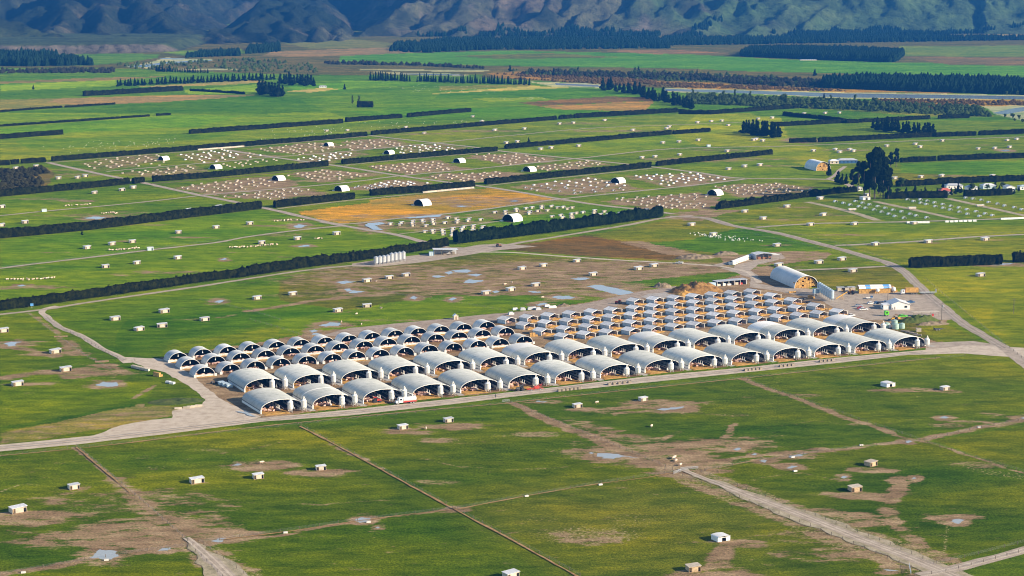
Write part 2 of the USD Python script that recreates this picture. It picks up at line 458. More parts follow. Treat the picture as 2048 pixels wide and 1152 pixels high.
plain("tyre", (0.022, 0.022, 0.022), 0.85, 0.2)
plain("glass_dark", (0.02, 0.025, 0.03), 0.08, 0.1)
plain("pig_skin", (0.62, 0.40, 0.33), 0.6, 0.12, 3.0, rnd=0.15)
plain("pig_pale", (0.66, 0.50, 0.38), 0.6, 0.12, 3.0, rnd=0.12)
plain("bale", (0.47, 0.27, 0.075), 0.95, 0.22, 1.2, rnd=0.15)
plain("tarp_white", (0.76, 0.76, 0.74), 0.5, 0.05, 0.6)
plain("tarp_blue", (0.10, 0.30, 0.62), 0.5, 0.08, 0.6)
plain("tank_green", (0.30, 0.42, 0.36), 0.5, 0.08, 0.6)
plain("paint_red", (0.45, 0.045, 0.030), 0.4, 0.12)
plain("paint_green", (0.12, 0.52, 0.03), 0.35, 0.06)
plain("paint_yellow", (0.60, 0.32, 0.03), 0.45, 0.12)
plain("paint_blue", (0.035, 0.10, 0.22), 0.3, 0.08)
plain("paint_dark", (0.035, 0.045, 0.06), 0.3, 0.08)
plain("paint_silver", (0.45, 0.48, 0.52), 0.3, 0.06, metallic=0.3)
plain("paint_white", (0.70, 0.70, 0.68), 0.35, 0.04)
plain("cloth_dark", (0.04, 0.05, 0.07), 0.9, 0.1)
plain("skin", (0.42, 0.26, 0.19), 0.6, 0.05)
mat("haze", {"v": ("principled_volume", {"color": (0.05, 0.33, 1.0), "density": 0.000048, "anisotropy": 0.2})}, [], surface=None, volume="v.volume")
# ---------------------------------------------------------------- the plain: one sheet, its colours laid out field by field
rng = np.random.default_rng(7)
_rows = np.concatenate([np.arange(1215, 640, -1.9), np.arange(640, 300, -1.8), np.arange(300, 72, -1.5)])
_d = np.concatenate([[-350, -50, 200, 400, 520, 580], G(np.full(len(_rows), 1024.0), _rows)[:, 1], [5600, 6200, 7000, 8000, 9500, 11500]])
_u = np.concatenate([[-2.6, -1.6, -0.9, -0.5, -0.36], np.linspace(-0.285, 0.285, 1120), [0.36, 0.5, 0.9, 1.6, 2.6]])
gx = np.maximum(_d[:, None] + 33, 560) * _u[None, :]
gy = np.broadcast_to(_d[:, None], gx.shape)
_P = np.stack([gx.ravel(), gy.ravel(), np.zeros(gx.size)], 1)
_w = 2.2 + 0.0006 * _P[:, 1]
_wx = (meshkit.fbm(_P * [0.06, 0.06, 1], 3, 3) - .5) * _w * 2
_wy = (meshkit.fbm(_P * [0.06, 0.06, 1] + 91, 3, 4) - .5) * _w * 2
PX, PY = to_px(_P[:, 0] + _wx, np.maximum(_P[:, 1] + _wy, 300))
PX, PY = PX.reshape(gx.shape), PY.reshape(gx.shape)
WX, WY = (_P[:, 0] + _wx).reshape(gx.shape), (_P[:, 1] + _wy).reshape(gx.shape)
paint = np.empty(gx.shape + (3,), np.float32)
dirt = np.full(gx.shape, 0.0, np.float32)
straw = np.full(gx.shape, 0.0, np.float32)

GREEN, DEEP, MID, YEL, LIME, OLIVE = (.054, .088, .0085), (.034, .070, .0075), (.066, .098, .010), (.100, .122, .012), (.105, .150, .016), (.080, .092, .016)
TEAL, TAN, PINK, BROWN, SOIL, GOLD = (.040, .082, .014), (.23, .19, .10), (.25, .17, .11), (.17, .10, .065), (.095, .060, .033), (.30, .17, .035)
paint[:] = GREEN


def inside(poly):
    p = np.asarray(poly, float)
    x0, y0 = p.min(0) - 1
    x1, y1 = p.max(0) + 1
    r = np.where((PY.min(1) <= y1) & (PY.max(1) >= y0))[0]
    if not len(r):
        return None
    sl = slice(r[0], r[-1] + 1)
    X, Y = PX[sl], PY[sl]
    inn = np.zeros(X.shape, bool)
    for (ax, ay), (bx, by) in zip(p, np.roll(p, -1, 0)):
        if ay == by:
            continue
        c = (ay > Y) != (by > Y)
        inn ^= c & (X < (bx - ax) * (Y - ay) / (by - ay) + ax)
    return sl, inn


def fill(poly, col, mix=1.0, d=None, s=None):
    k = inside(poly)
    if k is None:
        return
    sl, inn = k
    if col is not None:
        paint[sl][inn] = paint[sl][inn] * (1 - mix) + np.array(col, np.float32) * mix
    if d is not None:
        dirt[sl][inn] = d
    if s is not None:
        straw[sl][inn] = s


def trail(pts, width, amount=1.0, field=None, soft=1.0, w1=None):
    """trodden earth along a line of photograph spots; width in metres, fading outwards"""
    field = dirt if field is None else field
    P = Gl(pts)
    ws = np.linspace(width, width if w1 is None else w1, len(P))
    for a, b, wa, wb in zip(P, P[1:], ws, ws[1:]):
        m = max(wa, wb) * (1 + soft) + 1
        r = np.where((gy[:, 0] >= min(a[1], b[1]) - m - 6) & (gy[:, 0] <= max(a[1], b[1]) + m + 6))[0]
        if not len(r):
            continue
        sl = slice(r[0], r[-1] + 1)
        X, Y = WX[sl], WY[sl]
        ab = b - a
        t = np.clip(((X - a[0]) * ab[0] + (Y - a[1]) * ab[1]) / (ab @ ab + 1e-9), 0, 1)
        dd = np.hypot(X - a[0] - ab[0] * t, Y - a[1] - ab[1] * t)
        w = (wa + (wb - wa) * t) / 2
        v = amount * np.clip(1 - (dd - w) / (w * soft + 0.6), 0, 1)
        field[sl] = np.maximum(field[sl], v)


def blot(px, py, rx, ry, amount=0.9, field=None, ang=0.0, soft=0.9):
    """a worn patch: radii in metres across and away"""
    field = dirt if field is None else field
    c = G(px, py)
    m = max(rx, ry) * (1 + soft) + 4
    r = np.where(np.abs(gy[:, 0] - c[1]) <= m)[0]
    if not len(r):
        return
    sl = slice(r[0], r[-1] + 1)
    X, Y = WX[sl] - c[0], WY[sl] - c[1]
    cs, sn = math.cos(ang), math.sin(ang)
    q = np.hypot((X * cs + Y * sn) / rx, (-X * sn + Y * cs) / ry)
    field[sl] = np.maximum(field[sl], amount * np.clip(1 - (q - 1) / soft, 0, 1))


# --- far valley
fill([(-900, 60), (3000, 60), (3000, 235), (-900, 255)], TEAL)
fill([(-900, 60), (3000, 60), (3000, 150), (620, 150), (300, 140), (-900, 128)], (.075, .070, .030))
fill([(-900, 128), (270, 137), (420, 150), (-900, 160)], (.050, .088, .013))
fill([(-900, 157), (-900, 169), (0, 167), (239, 160), (345, 152), (239, 154), (0, 163)], (.17, .125, .07))
fill([(0, 170), (233, 160), (233, 172), (0, 182)], LIME)
fill([(256, 174), (506, 160), (530, 164), (460, 169), (330, 174)], TAN)
fill([(369, 180), (513, 169), (513, 188), (376, 189)], LIME)
fill([(-300, 206), (106, 197), (390, 189), (513, 190), (434, 197), (301, 205), (164, 211), (0, 222), (-300, 240)], (.16, .15, .06))
fill([(92, 204), (113, 198), (390, 189), (515, 190), (434, 197), (301, 205), (164, 211)], (.22, .15, .10))
fill([(137, 226), (239, 210), (434, 197), (533, 191), (600, 200), (683, 219), (600, 226), (513, 229)], (.034, .076, .011))
fill([(-300, 240), (0, 225), (137, 226), (513, 229), (683, 220), (900, 228), (684, 248), (381, 268), (127, 272), (0, 279), (-300, 290)], (.078, .118, .012))
fill([(0, 258), (342, 230), (480, 232), (400, 252), (127, 266), (0, 274)], (.060, .118, .010))
fill([(0, 280), (127, 271), (380, 268), (690, 247), (735, 270), (300, 305), (100, 320), (0, 326)], (.076, .108, .016))
fill([(30, 281), (300, 268), (500, 262), (420, 278), (200, 295), (60, 300)], (.056, .100, .010))
fill([(575, 170), (690, 165), (690, 180), (590, 184)], (.05, .115, .014))
fill([(572, 183), (640, 176), (680, 178), (620, 185)], (.30, .24, .12))
fill([(640, 190), (1060, 168), (1100, 178), (1310, 195), (1390, 222), (1120, 236), (700, 240), (600, 200)], (.052, .095, .011))
fill([(685, 160), (870, 164), (840, 170), (690, 178)], (.06, .115, .014))
fill([(841, 189), (1060, 172), (1155, 174.5), (960, 186)], (.30, .26, .11))
fill([(880, 172), (1060, 169), (1070, 172), (880, 181)], (.15, .15, .04))
fill([(880, 187), (1100, 177), (1240, 182), (1240, 190), (960, 200), (870, 197)], (.033, .080, .012))
fill([(940, 197), (1080, 194), (1100, 198), (980, 203)], (.12, .14, .02))
fill([(1035, 205), (1213, 193), (1309, 195), (1312, 201), (1076, 212)], (.125, .078, .052))
fill([(1076, 212.6), (1309, 201.6), (1290, 222), (1124, 219)], (.225, .14, .07))
fill([(700, 222), (1030, 213), (1240, 226), (1100, 234), (760, 236)], (.042, .098, .010))
fill([(680, 110), (1022, 101), (1380, 109), (1560, 118), (1800, 125), (2500, 135), (2500, 152), (1632, 150), (1380, 137), (974, 131), (680, 123)], (.042, .100, .026))
fill([(900, 112), (1100, 106), (1250, 115), (1000, 118)], (.085, .095, .03))
fill([(540, 103), (800, 94), (850, 104), (690, 112), (520, 114)], (.17, .12, .09))
fill([(560, 85), (690, 76), (800, 88), (800, 95), (620, 97)], (.11, .115, .055))
fill([(1200, 101), (1350, 99), (1480, 108), (1300, 108)], (.16, .10, .07))
fill([(1800, 113), (2500, 118), (2500, 134), (1900, 130)], (.12, .085, .055))
fill([(1800, 92), (2500, 90), (2500, 116), (1800, 112)], (.065, .085, .045))
fill([(1890, 78), (2300, 50), (2300, 82), (1950, 76)], (.25, .19, .13))
fill([(0, 108), (320, 108), (310, 120), (160, 132), (0, 120)], (.05, .09, .03))
fill([(314, 103), (480, 98), (500, 106), (380, 112)], (.065, .10, .035))
# river flats: gorse, scrub, gravel
fill([(230, 128), (340, 112), (560, 112), (700, 128), (700, 150), (350, 142)], (.085, .075, .035))
fill([(980, 133), (1380, 140), (2500, 165), (2500, 192), (1900, 186), (1348, 178), (1100, 163), (960, 155)], (.085, .075, .030))
fill([(970, 146), (1120, 140), (1300, 158), (1420, 172), (1150, 163), (1000, 156)], (.20, .115, .035))
fill([(1348, 163), (1520, 171), (1700, 180), (1700, 184), (1348, 177)], (.24, .13, .025))
fill([(1640, 178), (2500, 183), (2500, 190), (1640, 185)], (.20, .12, .03))
fill([(1740, 196), (2500, 199), (2500, 214), (1960, 212), (1900, 222), (1780, 205)], (.24, .14, .025))
fill([(1370, 185), (1700, 200), (1950, 212), (1990, 232), (1900, 236), (1700, 222), (1380, 205)], (.075, .085, .026))
GRAV = (.25, .26, .26)
fill([(249, 133), (294, 126), (318, 119), (330, 115), (369, 117), (441, 119), (342, 126), (294, 137)], GRAV)
fill([(342, 137), (472, 137), (476, 140), (380, 141)], (.24, .24, .23))
fill([(660, 138.5), (760, 138), (900, 140.5), (985, 141), (960, 143), (860, 142.5), (760, 140.5)], GRAV)
fill([(740, 143), (820, 146), (900, 147), (935, 150), (930, 152), (850, 150.5), (790, 148.5)], (.22, .23, .23))
fill([(1059, 163.5), (1206, 167), (1203, 176), (1104, 173)], GRAV)
fill([(1330, 176), (1519, 180.5), (1655, 184), (2048, 190), (2500, 194), (2500, 203), (2048, 199.5), (1690, 197), (1485, 187), (1330, 184)], GRAV)
fill([(1965, 213), (2048, 210), (2500, 205), (2500, 262), (2048, 242), (1997, 230)], (.24, .25, .25))
# --- the broad middle: paddocks
fill([(690, 250), (1115, 240), (1348, 228), (1500, 226), (1545, 240), (1200, 270), (1013, 297), (745, 272)], (.072, .098, .015))
fill([(1000, 302), (1264, 277), (1400, 264), (1380, 290), (1150, 318)], (.070, .108, .011))
fill([(1400, 225), (1560, 235), (1580, 285), (1540, 295), (1400, 292), (1340, 270)], (.105, .125, .013))
fill([(1545, 270), (1660, 300), (1650, 355), (1480, 352), (1440, 330)], (.088, .112, .012))
fill([(1340, 330), (1560, 318), (1640, 340), (1655, 358), (1485, 355), (1400, 345)], (.060, .100, .010))
fill([(1660, 280), (2500, 268), (2500, 320), (1800, 326), (1700, 310)], (.058, .090, .012))
fill([(1800, 326), (2500, 312), (2500, 345), (1900, 350), (1800, 345)], (.042, .095, .009))
fill([(1780, 345), (1990, 352), (1990, 362), (1790, 372)], (.075, .085, .016))
fill([(1870, 240), (2048, 245), (2500, 255), (2500, 265), (1880, 270)], (.055, .085, .012))
fill([(0, 396), (262, 371), (395, 388), (240, 408), (85, 423), (0, 431)], (.058, .098, .009))
fill([(0, 434), (240, 412), (400, 394), (500, 411), (342, 440), (0, 470)], (.052, .092, .009))
fill([(0, 480), (342, 443), (520, 419), (650, 450), (495, 473), (176, 515), (0, 536)], (.050, .098, .0075))
fill([(0, 541), (176, 518), (495, 476), (690, 454), (850, 486), (600, 525), (293, 563), (0, 604)], (.050, .092, .0075))
fill([(85, 631), (111, 618), (410, 574), (600, 548), (710, 534), (860, 512), (700, 660), (500, 690), (330, 690), (225, 706), (160, 665)], (.045, .083, .0065))
fill([(250, 640), (500, 620), (700, 600), (750, 612), (560, 645), (300, 690), (230, 690)], (.030, .070, .0055), 0.8)
fill([(330, 690), (640, 640), (720, 650), (450, 690), (330, 716)], (.085, .105, .009), 0.55)
fill([(0, 634), (85, 640), (150, 690), (200, 740), (330, 775), (400, 805), (250, 830), (0, 870)], (.058, .090, .008))
fill([(0, 740), (140, 745), (300, 770), (310, 790), (220, 810), (0, 835)], (.082, .115, .006))
# ochre stubble field
fill([(592, 424), (740, 405), (950, 378), (1000, 376), (1110, 398), (920, 424), (780, 438), (690, 447), (640, 440)], GOLD)
fill([(592, 424), (740, 405), (950, 378), (1000, 376), (1110, 398), (920, 424), (780, 438), (690, 447), (640, 440)], None, d=.10)
fill([(735, 400), (950, 377), (975, 383), (740, 412)], (.22, .15, .05))
blot(960, 402, 55, 26, .62)
blot(735, 432, 12, 10, .55)
# field with huts by the pine row
fill([(745, 452), (890, 430), (1130, 401), (1190, 408), (1320, 430), (1180, 455), (940, 468), (850, 480)], (.050, .095, .009))
fill([(1000, 443), (1240, 412), (1300, 425), (1200, 445), (1010, 452)], (.036, .088, .007))
# ploughed and green right of the pines
fill([(975, 497), (1180, 470), (1340, 440), (1400, 432), (1480, 455), (1390, 478), (1300, 490), (1500, 515), (1450, 530), (1260, 519), (1000, 500)], (.115, .115, .020))
fill([(985, 497), (1170, 471), (1280, 487), (1420, 515), (1330, 520), (1150, 511), (1000, 499)], SOIL)
fill([(1280, 487), (1390, 478), (1480, 455), (1540, 465), (1660, 500), (1450, 508), (1330, 495)], (.034, .078, .006))
fill([(1190, 472), (1400, 448), (1480, 452), (1390, 478), (1300, 482)], (.13, .13, .014))
fill([(1225, 481), (1290, 483), (1400, 508), (1480, 512), (1390, 518), (1330, 508)], None, d=.85)
fill([(1440, 512), (1580, 502), (1660, 503), (1650, 518), (1560, 528), (1450, 530)], None, d=.85)
# brown grazed paddocks above the hoops
fill([(640, 540), (760, 524), (860, 514), (960, 507), (1260, 523), (1440, 536), (1480, 552), (1360, 566), (1260, 575), (1100, 590), (1000, 606), (700, 622), (560, 600), (560, 560)], (.078, .085, .016))
blot(800, 552, 58, 40, .62, ang=.3)
blot(720, 540, 30, 20, .5)
blot(905, 548, 45, 26, .62)
blot(1020, 530, 95, 26, .42)
blot(1090, 552, 110, 35, .72, ang=.05)
blot(1250, 540, 85, 30, .80, ang=-.1)
blot(1000, 575, 45, 24, .75)
blot(1080, 573, 45, 18, .72)
blot(1160, 570, 40, 14, .6)
blot(870, 585, 40, 14, .5)
blot(700, 585, 24, 9, .5)
blot(640, 590, 30, 6, .5)
fill([(1150, 588), (1240, 565), (1440, 546), (1500, 545), (1530, 560), (1400, 570), (1290, 572), (1220, 590)], (.038, .075, .008), d=.0)
fill([(560, 640), (760, 610), (880, 590), (1090, 592), (1210, 600), (1100, 612), (950, 632), (700, 660), (560, 668)], (.050, .090, .0075), d=.0)
trail([(500, 622), (640, 600), (764, 587), (900, 570), (1100, 546), (1220, 529), (1290, 523)], 4.5, .9)
trail([(410, 640), (500, 622)], 3, .5)
# right paddocks
fill([(1420, 436), (1560, 408), (1690, 395), (1900, 400), (2500, 440), (2048, 433), (1790, 441), (1640, 445), (1510, 452)], (.070, .092, .014))
fill([(1620, 405), (1740, 398), (1900, 400), (2060, 430), (1800, 440), (1740, 440)], (.045, .080, .010))
fill([(1540, 458), (1660, 449), (1790, 447), (2500, 430), (2500, 468), (1946, 471), (1690, 487)], (.074, .102, .010))
fill([(1700, 492), (1946, 477), (2500, 470), (2500, 520), (2020, 526), (1822, 534), (1760, 515)], (.074, .094, .011))
fill([(1825, 540), (2010, 532), (2500, 520), (2500, 800), (2048, 730), (1990, 670), (1900, 600), (1850, 560)], (.078, .100, .009))
fill([(1980, 610), (2500, 590), (2500, 700), (2048, 690), (1990, 660)], (.055, .085, .008), .7)
fill([(1595, 540), (1690, 532), (1790, 537), (1830, 575), (1760, 582), (1660, 578), (1620, 560)], (.090, .088, .018), d=.2)
fill([(1510, 535), (1600, 518), (1700, 514), (1750, 525), (1700, 533), (1595, 541), (1540, 545)], (.065, .088, .011))
# --- yards and worked earth round the barns
fill([(320, 716), (480, 690), (640, 664), (830, 645), (960, 632), (1170, 606), (1280, 582), (1400, 572), (1500, 545), (1540, 530), (1560, 545), (1620, 578), (1760, 588), (1850, 588), (1900, 650), (1880, 690), (1700, 705), (1400, 735), (1080, 775), (700, 815), (523, 835), (460, 815), (400, 775), (360, 745)], (.16, .11, .075), d=1.0)
fill([(330, 720), (640, 666), (960, 660), (1050, 690), (1060, 700), (800, 722), (450, 762), (380, 760)], (.14, .095, .065), d=1.0)
fill([(1790, 640), (1850, 625), (1900, 650), (1950, 680), (1870, 684), (1790, 660)], (.075, .080, .018), d=.25)
fill([(1835, 648), (1900, 650), (1960, 684), (1870, 684)], (.065, .085, .012), d=.05)
# grass wedge and stony ground by the yard's mouth
fill([(0, 868), (130, 838), (270, 808), (350, 800), (400, 805), (345, 832), (239, 853), (120, 872), (0, 890)], (.13, .12, .055), d=.42)
fill([(300, 790), (385, 775), (408, 800), (395, 812), (290, 812)], (.060, .088, .009), d=.0)
fill([(0, 855), (120, 835), (270, 806), (270, 812), (120, 842), (0, 864)], (.034, .070, .007), d=0)
trail([(60, 625), (90, 650), (150, 700), (215, 732), (255, 738)], 2.2, .62)
# verge below the main road
fill([(-200, 925), (0, 905), (160, 890), (530, 845), (700, 833), (1080, 789), (1285, 768), (1500, 746), (1665, 729), (1817, 712), (1926, 708), (1926, 712), (1665, 735), (1285, 776), (700, 843), (160, 899), (-200, 932)], (.060, .092, .009))
fill([(-200, 940), (160, 900), (600, 853), (900, 1020), (450, 1080), (420, 1110), (0, 1152), (-200, 1160)], (.058, .082, .008))
fill([(600, 853), (1020, 810), (1360, 940), (1300, 962), (900, 1018)], (.060, .088, .0078))
fill([(1020, 808), (1480, 760), (1830, 880), (1560, 912), (1400, 940), (1360, 940)], (.046, .078, .0075))
fill([(1480, 758), (1930, 712), (1990, 720), (2200, 830), (2048, 850), (1830, 880)], (.060, .088, .0085))
fill([(1410, 944), (1560, 915), (1850, 884), (2200, 990), (2200, 1090), (2048, 1100), (1870, 1125)], (.060, .084, .0075))
fill([(1870, 882), (2048, 852), (2200, 835), (2200, 985), (2048, 946)], (.066, .088, .0085))
fill([(930, 1020), (1300, 962), (1370, 945), (1830, 1130), (1860, 1240), (1200, 1240)], (.060, .082, .0078))
fill([(450, 1090), (900, 1022), (1240, 1240), (560, 1240)], (.050, .082, .0065))
fill([(0, 1158), (200, 1126), (385, 1102), (430, 1152), (480, 1240), (-100, 1240)], (.058, .082, .007))
# darker and lighter sweeps of the sward
for px, py, rx, ry, col, mx in [(250, 950, 60, 25, (.085, .105, .008), .5), (760, 890, 40, 24, (.085, .100, .012), .5), (640, 1010, 55, 26, (.036, .066, .006), .55), (1000, 920, 60, 22, (.036, .064, .006), .45),
                                (1150, 1010, 30, 26, (.09, .098, .018), .5), (1280, 1090, 36, 40, (.095, .100, .020), .5), (1420, 1010, 26, 16, (.09, .10, .02), .5), (700, 1120, 60, 20, (.036, .070, .005), .5),
                                (560, 1110, 40, 30, (.075, .095, .006), .5), (1640, 800, 60, 26, (.075, .095, .010), .5), (1900, 740, 50, 22, (.10, .11, .012), .4), (1950, 980, 40, 20, (.085, .105, .008), .5),
                                (1750, 960, 34, 14, (.034, .066, .006), .6), (1830, 1000, 22, 30, (.034, .062, .006), .6), (100, 1100, 40, 12, (.034, .066, .007), .5), (520, 900, 60, 24, (.075, .098, .007), .4),
                                (1260, 900, 50, 14, (.036, .068, .006), .5), (1950, 570, 60, 40, (.10, .115, .012), .5), (400, 880, 70, 14, (.09, .105, .008), .4)]:
    tmp = np.zeros(gx.shape, np.float32)
    blot(px, py, rx, ry, mx, field=tmp, soft=1.0)
    paint[:] = paint * (1 - tmp[..., None]) + np.array(col, np.float32) * tmp[..., None]
# mud: tracks and worn places of the near paddocks
trail([(153, 895), (200, 935), (260, 985), (320, 1035), (380, 1083), (390, 1095)], 1.2, .85, soft=1.2, w1=3)
trail([(230, 960), (290, 1010), (350, 1060), (388, 1090)], 3, .72, soft=2.2, w1=11)
blot(280, 1060, 22, 12, .82, ang=.5)
blot(200, 1078, 22, 9, .72)
blot(330, 1085, 16, 5, .9)
blot(250, 1000, 26, 10, .48)
trail([(0, 1150), (100, 1135), (200, 1115), (330, 1096), (400, 1088)], 3.5, .85, w1=6)
trail([(400, 1088), (470, 1078), (560, 1068), (700, 1045), (890, 1020)], 2.5, .85, w1=.9)
blot(430, 1070, 13, 8, .85)
blot(410, 1050, 9, 8, .6)
blot(60, 1035, 15, 8, .8)
blot(45, 1027, 9, 3.5, .95)
blot(110, 1030, 16, 5, .5)
blot(518, 935, 10, 6, .85)
blot(540, 928, 9, 5, .7)
blot(640, 945, 10, 5, .82)
blot(330, 985, 5, 5, .6)
blot(385, 985, 4, 3, .55)
blot(450, 1013, 4, 2, .6)
blot(150, 980, 5, 2, .7)
blot(396, 968, 6, 2, .5)
trail([(400, 1010), (520, 1005), (650, 1010)], .8, .55)
trail([(0, 985), (40, 970), (70, 966), (85, 969)], .5, .9, straw)
trail([(20, 1060), (80, 1068), (130, 1085)], .8, .7)
trail([(660, 888), (720, 915), (790, 955)], 1.6, .6)
blot(905, 1020, 5, 3, .7)
trail([(1020, 806), (1080, 832), (1170, 870), (1260, 905), (1350, 945)], 3.0, .92, w1=8)
blot(815, 862, 9, 4, .8)
blot(910, 852, 12, 4, .85)
blot(930, 857, 6, 2.5, .85)
blot(880, 880, 7, 4, .6)
blot(875, 880, 7, 4, .5, straw)
blot(1070, 868, 8, 4, .75, straw)
blot(1070, 868, 8, 4, .55)
blot(1180, 1075, 9, 7, .72)
blot(1180, 1070, 14, 9, .6, straw)
blot(1265, 1040, 8, 9, .42, straw)
blot(1080, 1037, 6, 3, .4, straw)
blot(1060, 1000, 10, 4, .3, straw)
trail([(1150, 820), (1200, 822), (1290, 812)], 6, .8, soft=1.2)
blot(1330, 806, 15, 5, .82)
trail([(1230, 828), (1300, 820), (1390, 812)], 3, .7)
trail([(1140, 840), (1220, 865), (1300, 890), (1400, 920)], 4, .62, soft=2.0, w1=12)
blot(1290, 915, 24, 12, .82, ang=-.3)
blot(1390, 895, 26, 11, .78, ang=.3)
blot(1340, 925, 18, 8, .9)
blot(1372, 942, 12, 8, .85)
blot(1250, 882, 14, 7, .55)
trail([(1420, 890), (1450, 870), (1475, 848)], 2.5, .75)
trail([(1330, 880), (1365, 862)], 2, .6)
trail([(1400, 935), (1480, 915), (1560, 906), (1650, 903), (1730, 893), (1840, 882)], 3.0, .9)
trail([(1540, 918), (1600, 905), (1650, 898)], 5, .75)
trail([(1480, 757), (1560, 785), (1640, 815), (1720, 845), (1800, 872), (1850, 885)], 2.6, .88)
trail([(1850, 885), (1920, 905), (2048, 948), (2200, 1000)], 1.4, .85)
trail([(1850, 880), (1930, 862), (2048, 840), (2200, 822)], 3.5, .85)
blot(1930, 848, 14, 5, .55)
trail([(1960, 825), (2048, 832)], 2.5, .5)
blot(1830, 780, 14, 3.5, .7)
blot(1780, 782, 8, 3, .7)
blot(1895, 784, 6, 2.5, .7)
blot(1745, 940, 8, 3, .8)
blot(1725, 990, 12, 4, .85)
trail([(1740, 990), (1780, 1000), (1800, 985), (1800, 965), (1790, 955)], 5, .85)
trail([(1785, 985), (1780, 1010), (1785, 1030), (1800, 1060), (1840, 1095), (1890, 1120)], 4, .74, soft=1.6, w1=4)
blot(1690, 1030, 14, 5, .7, ang=-.3)
blot(1720, 1045, 12, 5, .62)
blot(1905, 1035, 7, 5, .8)
trail([(1900, 1050), (1890, 1080), (1880, 1110)], .9, .6, straw)
blot(1475, 1088, 9, 3.5, .8)
trail([(1455, 1090), (1450, 1110), (1440, 1135), (1400, 1150)], 3.5, .85, w1=7)
blot(1430, 1150, 12, 4, .85)
blot(1680, 1110, 20, 6, .55)
blot(1660, 1080, 12, 5, .5)
blot(1590, 1070, 10, 5, .45)
trail([(1700, 1110), (1800, 1120), (1850, 1135)], 4, .75)
trail([(1930, 930), (1960, 940), (2048, 955)], 6, .5, straw)
# left meadow
blot(25, 688, 12, 8, .7)
trail([(0, 690), (60, 700), (115, 712), (150, 700), (140, 682)], 6, .75)
blot(113, 708, 12, 5, .85)
trail([(0, 757), (60, 748), (140, 740), (210, 730), (230, 745), (140, 755)], 7, .85)
blot(60, 768, 10, 3, .8)
blot(200, 745, 14, 7, .75)
trail([(270, 795), (300, 780), (312, 772)], 2, .7)
for px, py, rx, ry in [(240, 550, 6, 3), (330, 545, 18, 4), (300, 543, 8, 3), (480, 505, 6, 2), (545, 507, 6, 2), (570, 513, 6, 2), (40, 535, 16, 3), (40, 575, 24, 5), (5, 577, 10, 4), (115, 505, 9, 3), (200, 431, 40, 8), (250, 425, 20, 6),
                       (580, 470, 14, 8), (620, 455, 16, 6), (300, 450, 14, 4), (250, 483, 8, 3), (380, 475, 14, 4), (150, 402, 14, 8), (80, 398, 20, 6), (545, 452, 20, 4), (130, 350, 30, 14), (150, 340, 20, 10), (620, 440, 30, 6),
                       (735, 590, 12, 4), (735, 617, 6, 2.5), (680, 625, 6, 2.5), (800, 560, 12, 6), (970, 590, 8, 3), (640, 665, 8, 3), (780, 640, 14, 3), (520, 600, 5, 2), (1440, 300, 26, 14), (1960, 290, 20, 5), (1900, 352, 20, 8), (1585, 415, 12, 5),
                       (1735, 392, 12, 5), (1570, 440, 30, 5), (1640, 430, 24, 6), (1680, 470, 20, 4), (1990, 480, 12, 4), (1860, 486, 10, 3), (1450, 318, 60, 8), (1400, 322, 40, 10), (1220, 262, 40, 12), (960, 262, 40, 14), (850, 268, 30, 8), (720, 262, 20, 10), (1690, 300, 22, 10), (1560, 332, 20, 6), (1360, 318, 30, 10), (1160, 247, 30, 14), (1350, 262, 20, 12), (1720, 515, 12, 3), (1560, 490, 10, 3), (380, 640, 8, 2), (1960, 552, 5, 2)]:
    blot(px, py, rx, ry, float(rng.uniform(.45, .7)))
# muddy, patchy ground between the farrowing huts
MUD = [([(345, 375), (500, 355), (560, 352), (600, 368), (560, 378), (430, 392)], .72), ([(575, 350), (650, 338), (770, 350), (640, 366)], .62), ([(440, 394), (580, 375), (640, 380), (560, 402)], .66),
       ([(700, 375), (790, 360), (870, 366), (740, 382)], .70), ([(730, 332), (880, 320), (930, 338), (820, 350), (760, 342)], .72), ([(940, 310), (1040, 306), (1120, 320), (1010, 332)], .70), ([(830, 354), (1000, 342), (1050, 352), (940, 366)], .68),
       ([(1070, 334), (1180, 318), (1225, 330), (1100, 342)], .55), ([(1015, 374), (1180, 353), (1240, 364), (1290, 380), (1130, 392)], .66), ([(1250, 352), (1380, 345), (1475, 358), (1330, 376)], .60), ([(1205, 402), (1400, 384), (1440, 395), (1420, 420), (1310, 418)], .72),
       ([(1430, 374), (1560, 365), (1650, 382), (1480, 395)], .66), ([(155, 327), (300, 307), (340, 320), (200, 342)], .42), ([(495, 298), (640, 285), (710, 292), (620, 312)], .56), ([(681, 284), (760, 276), (840, 290), (710, 302)], .60), ([(590, 317), (710, 300), (720, 312), (640, 328)], .45),
       ([(225, 347), (390, 330), (420, 340), (310, 356)], .45), ([(345, 309), (460, 296), (540, 312), (400, 329)], .42), ([(790, 292), (890, 287), (940, 300), (800, 310)], .42), ([(770, 455), (890, 437), (950, 445), (840, 468)], .42), ([(900, 432), (1000, 425), (1130, 415), (1000, 440)], .40)]
for poly, am in MUD:
    fill(poly, (.062, .082, .014), .6, d=am - .12)
    P = np.array(poly, float)
    fill(poly, None, d=am + .04)
    for _ in range(12):
        t = rng.dirichlet(np.ones(len(P)))
        blot(*(t @ P), rng.uniform(8, 20), rng.uniform(7, 14), am + .22)
fill([(1325, 438), (1345, 426), (1420, 418), (1480, 420), (1440, 432), (1400, 442)], None, d=.8)
fill([(0, 345), (95, 335), (110, 350), (90, 378), (0, 388)], (.09, .075, .035), d=.3)
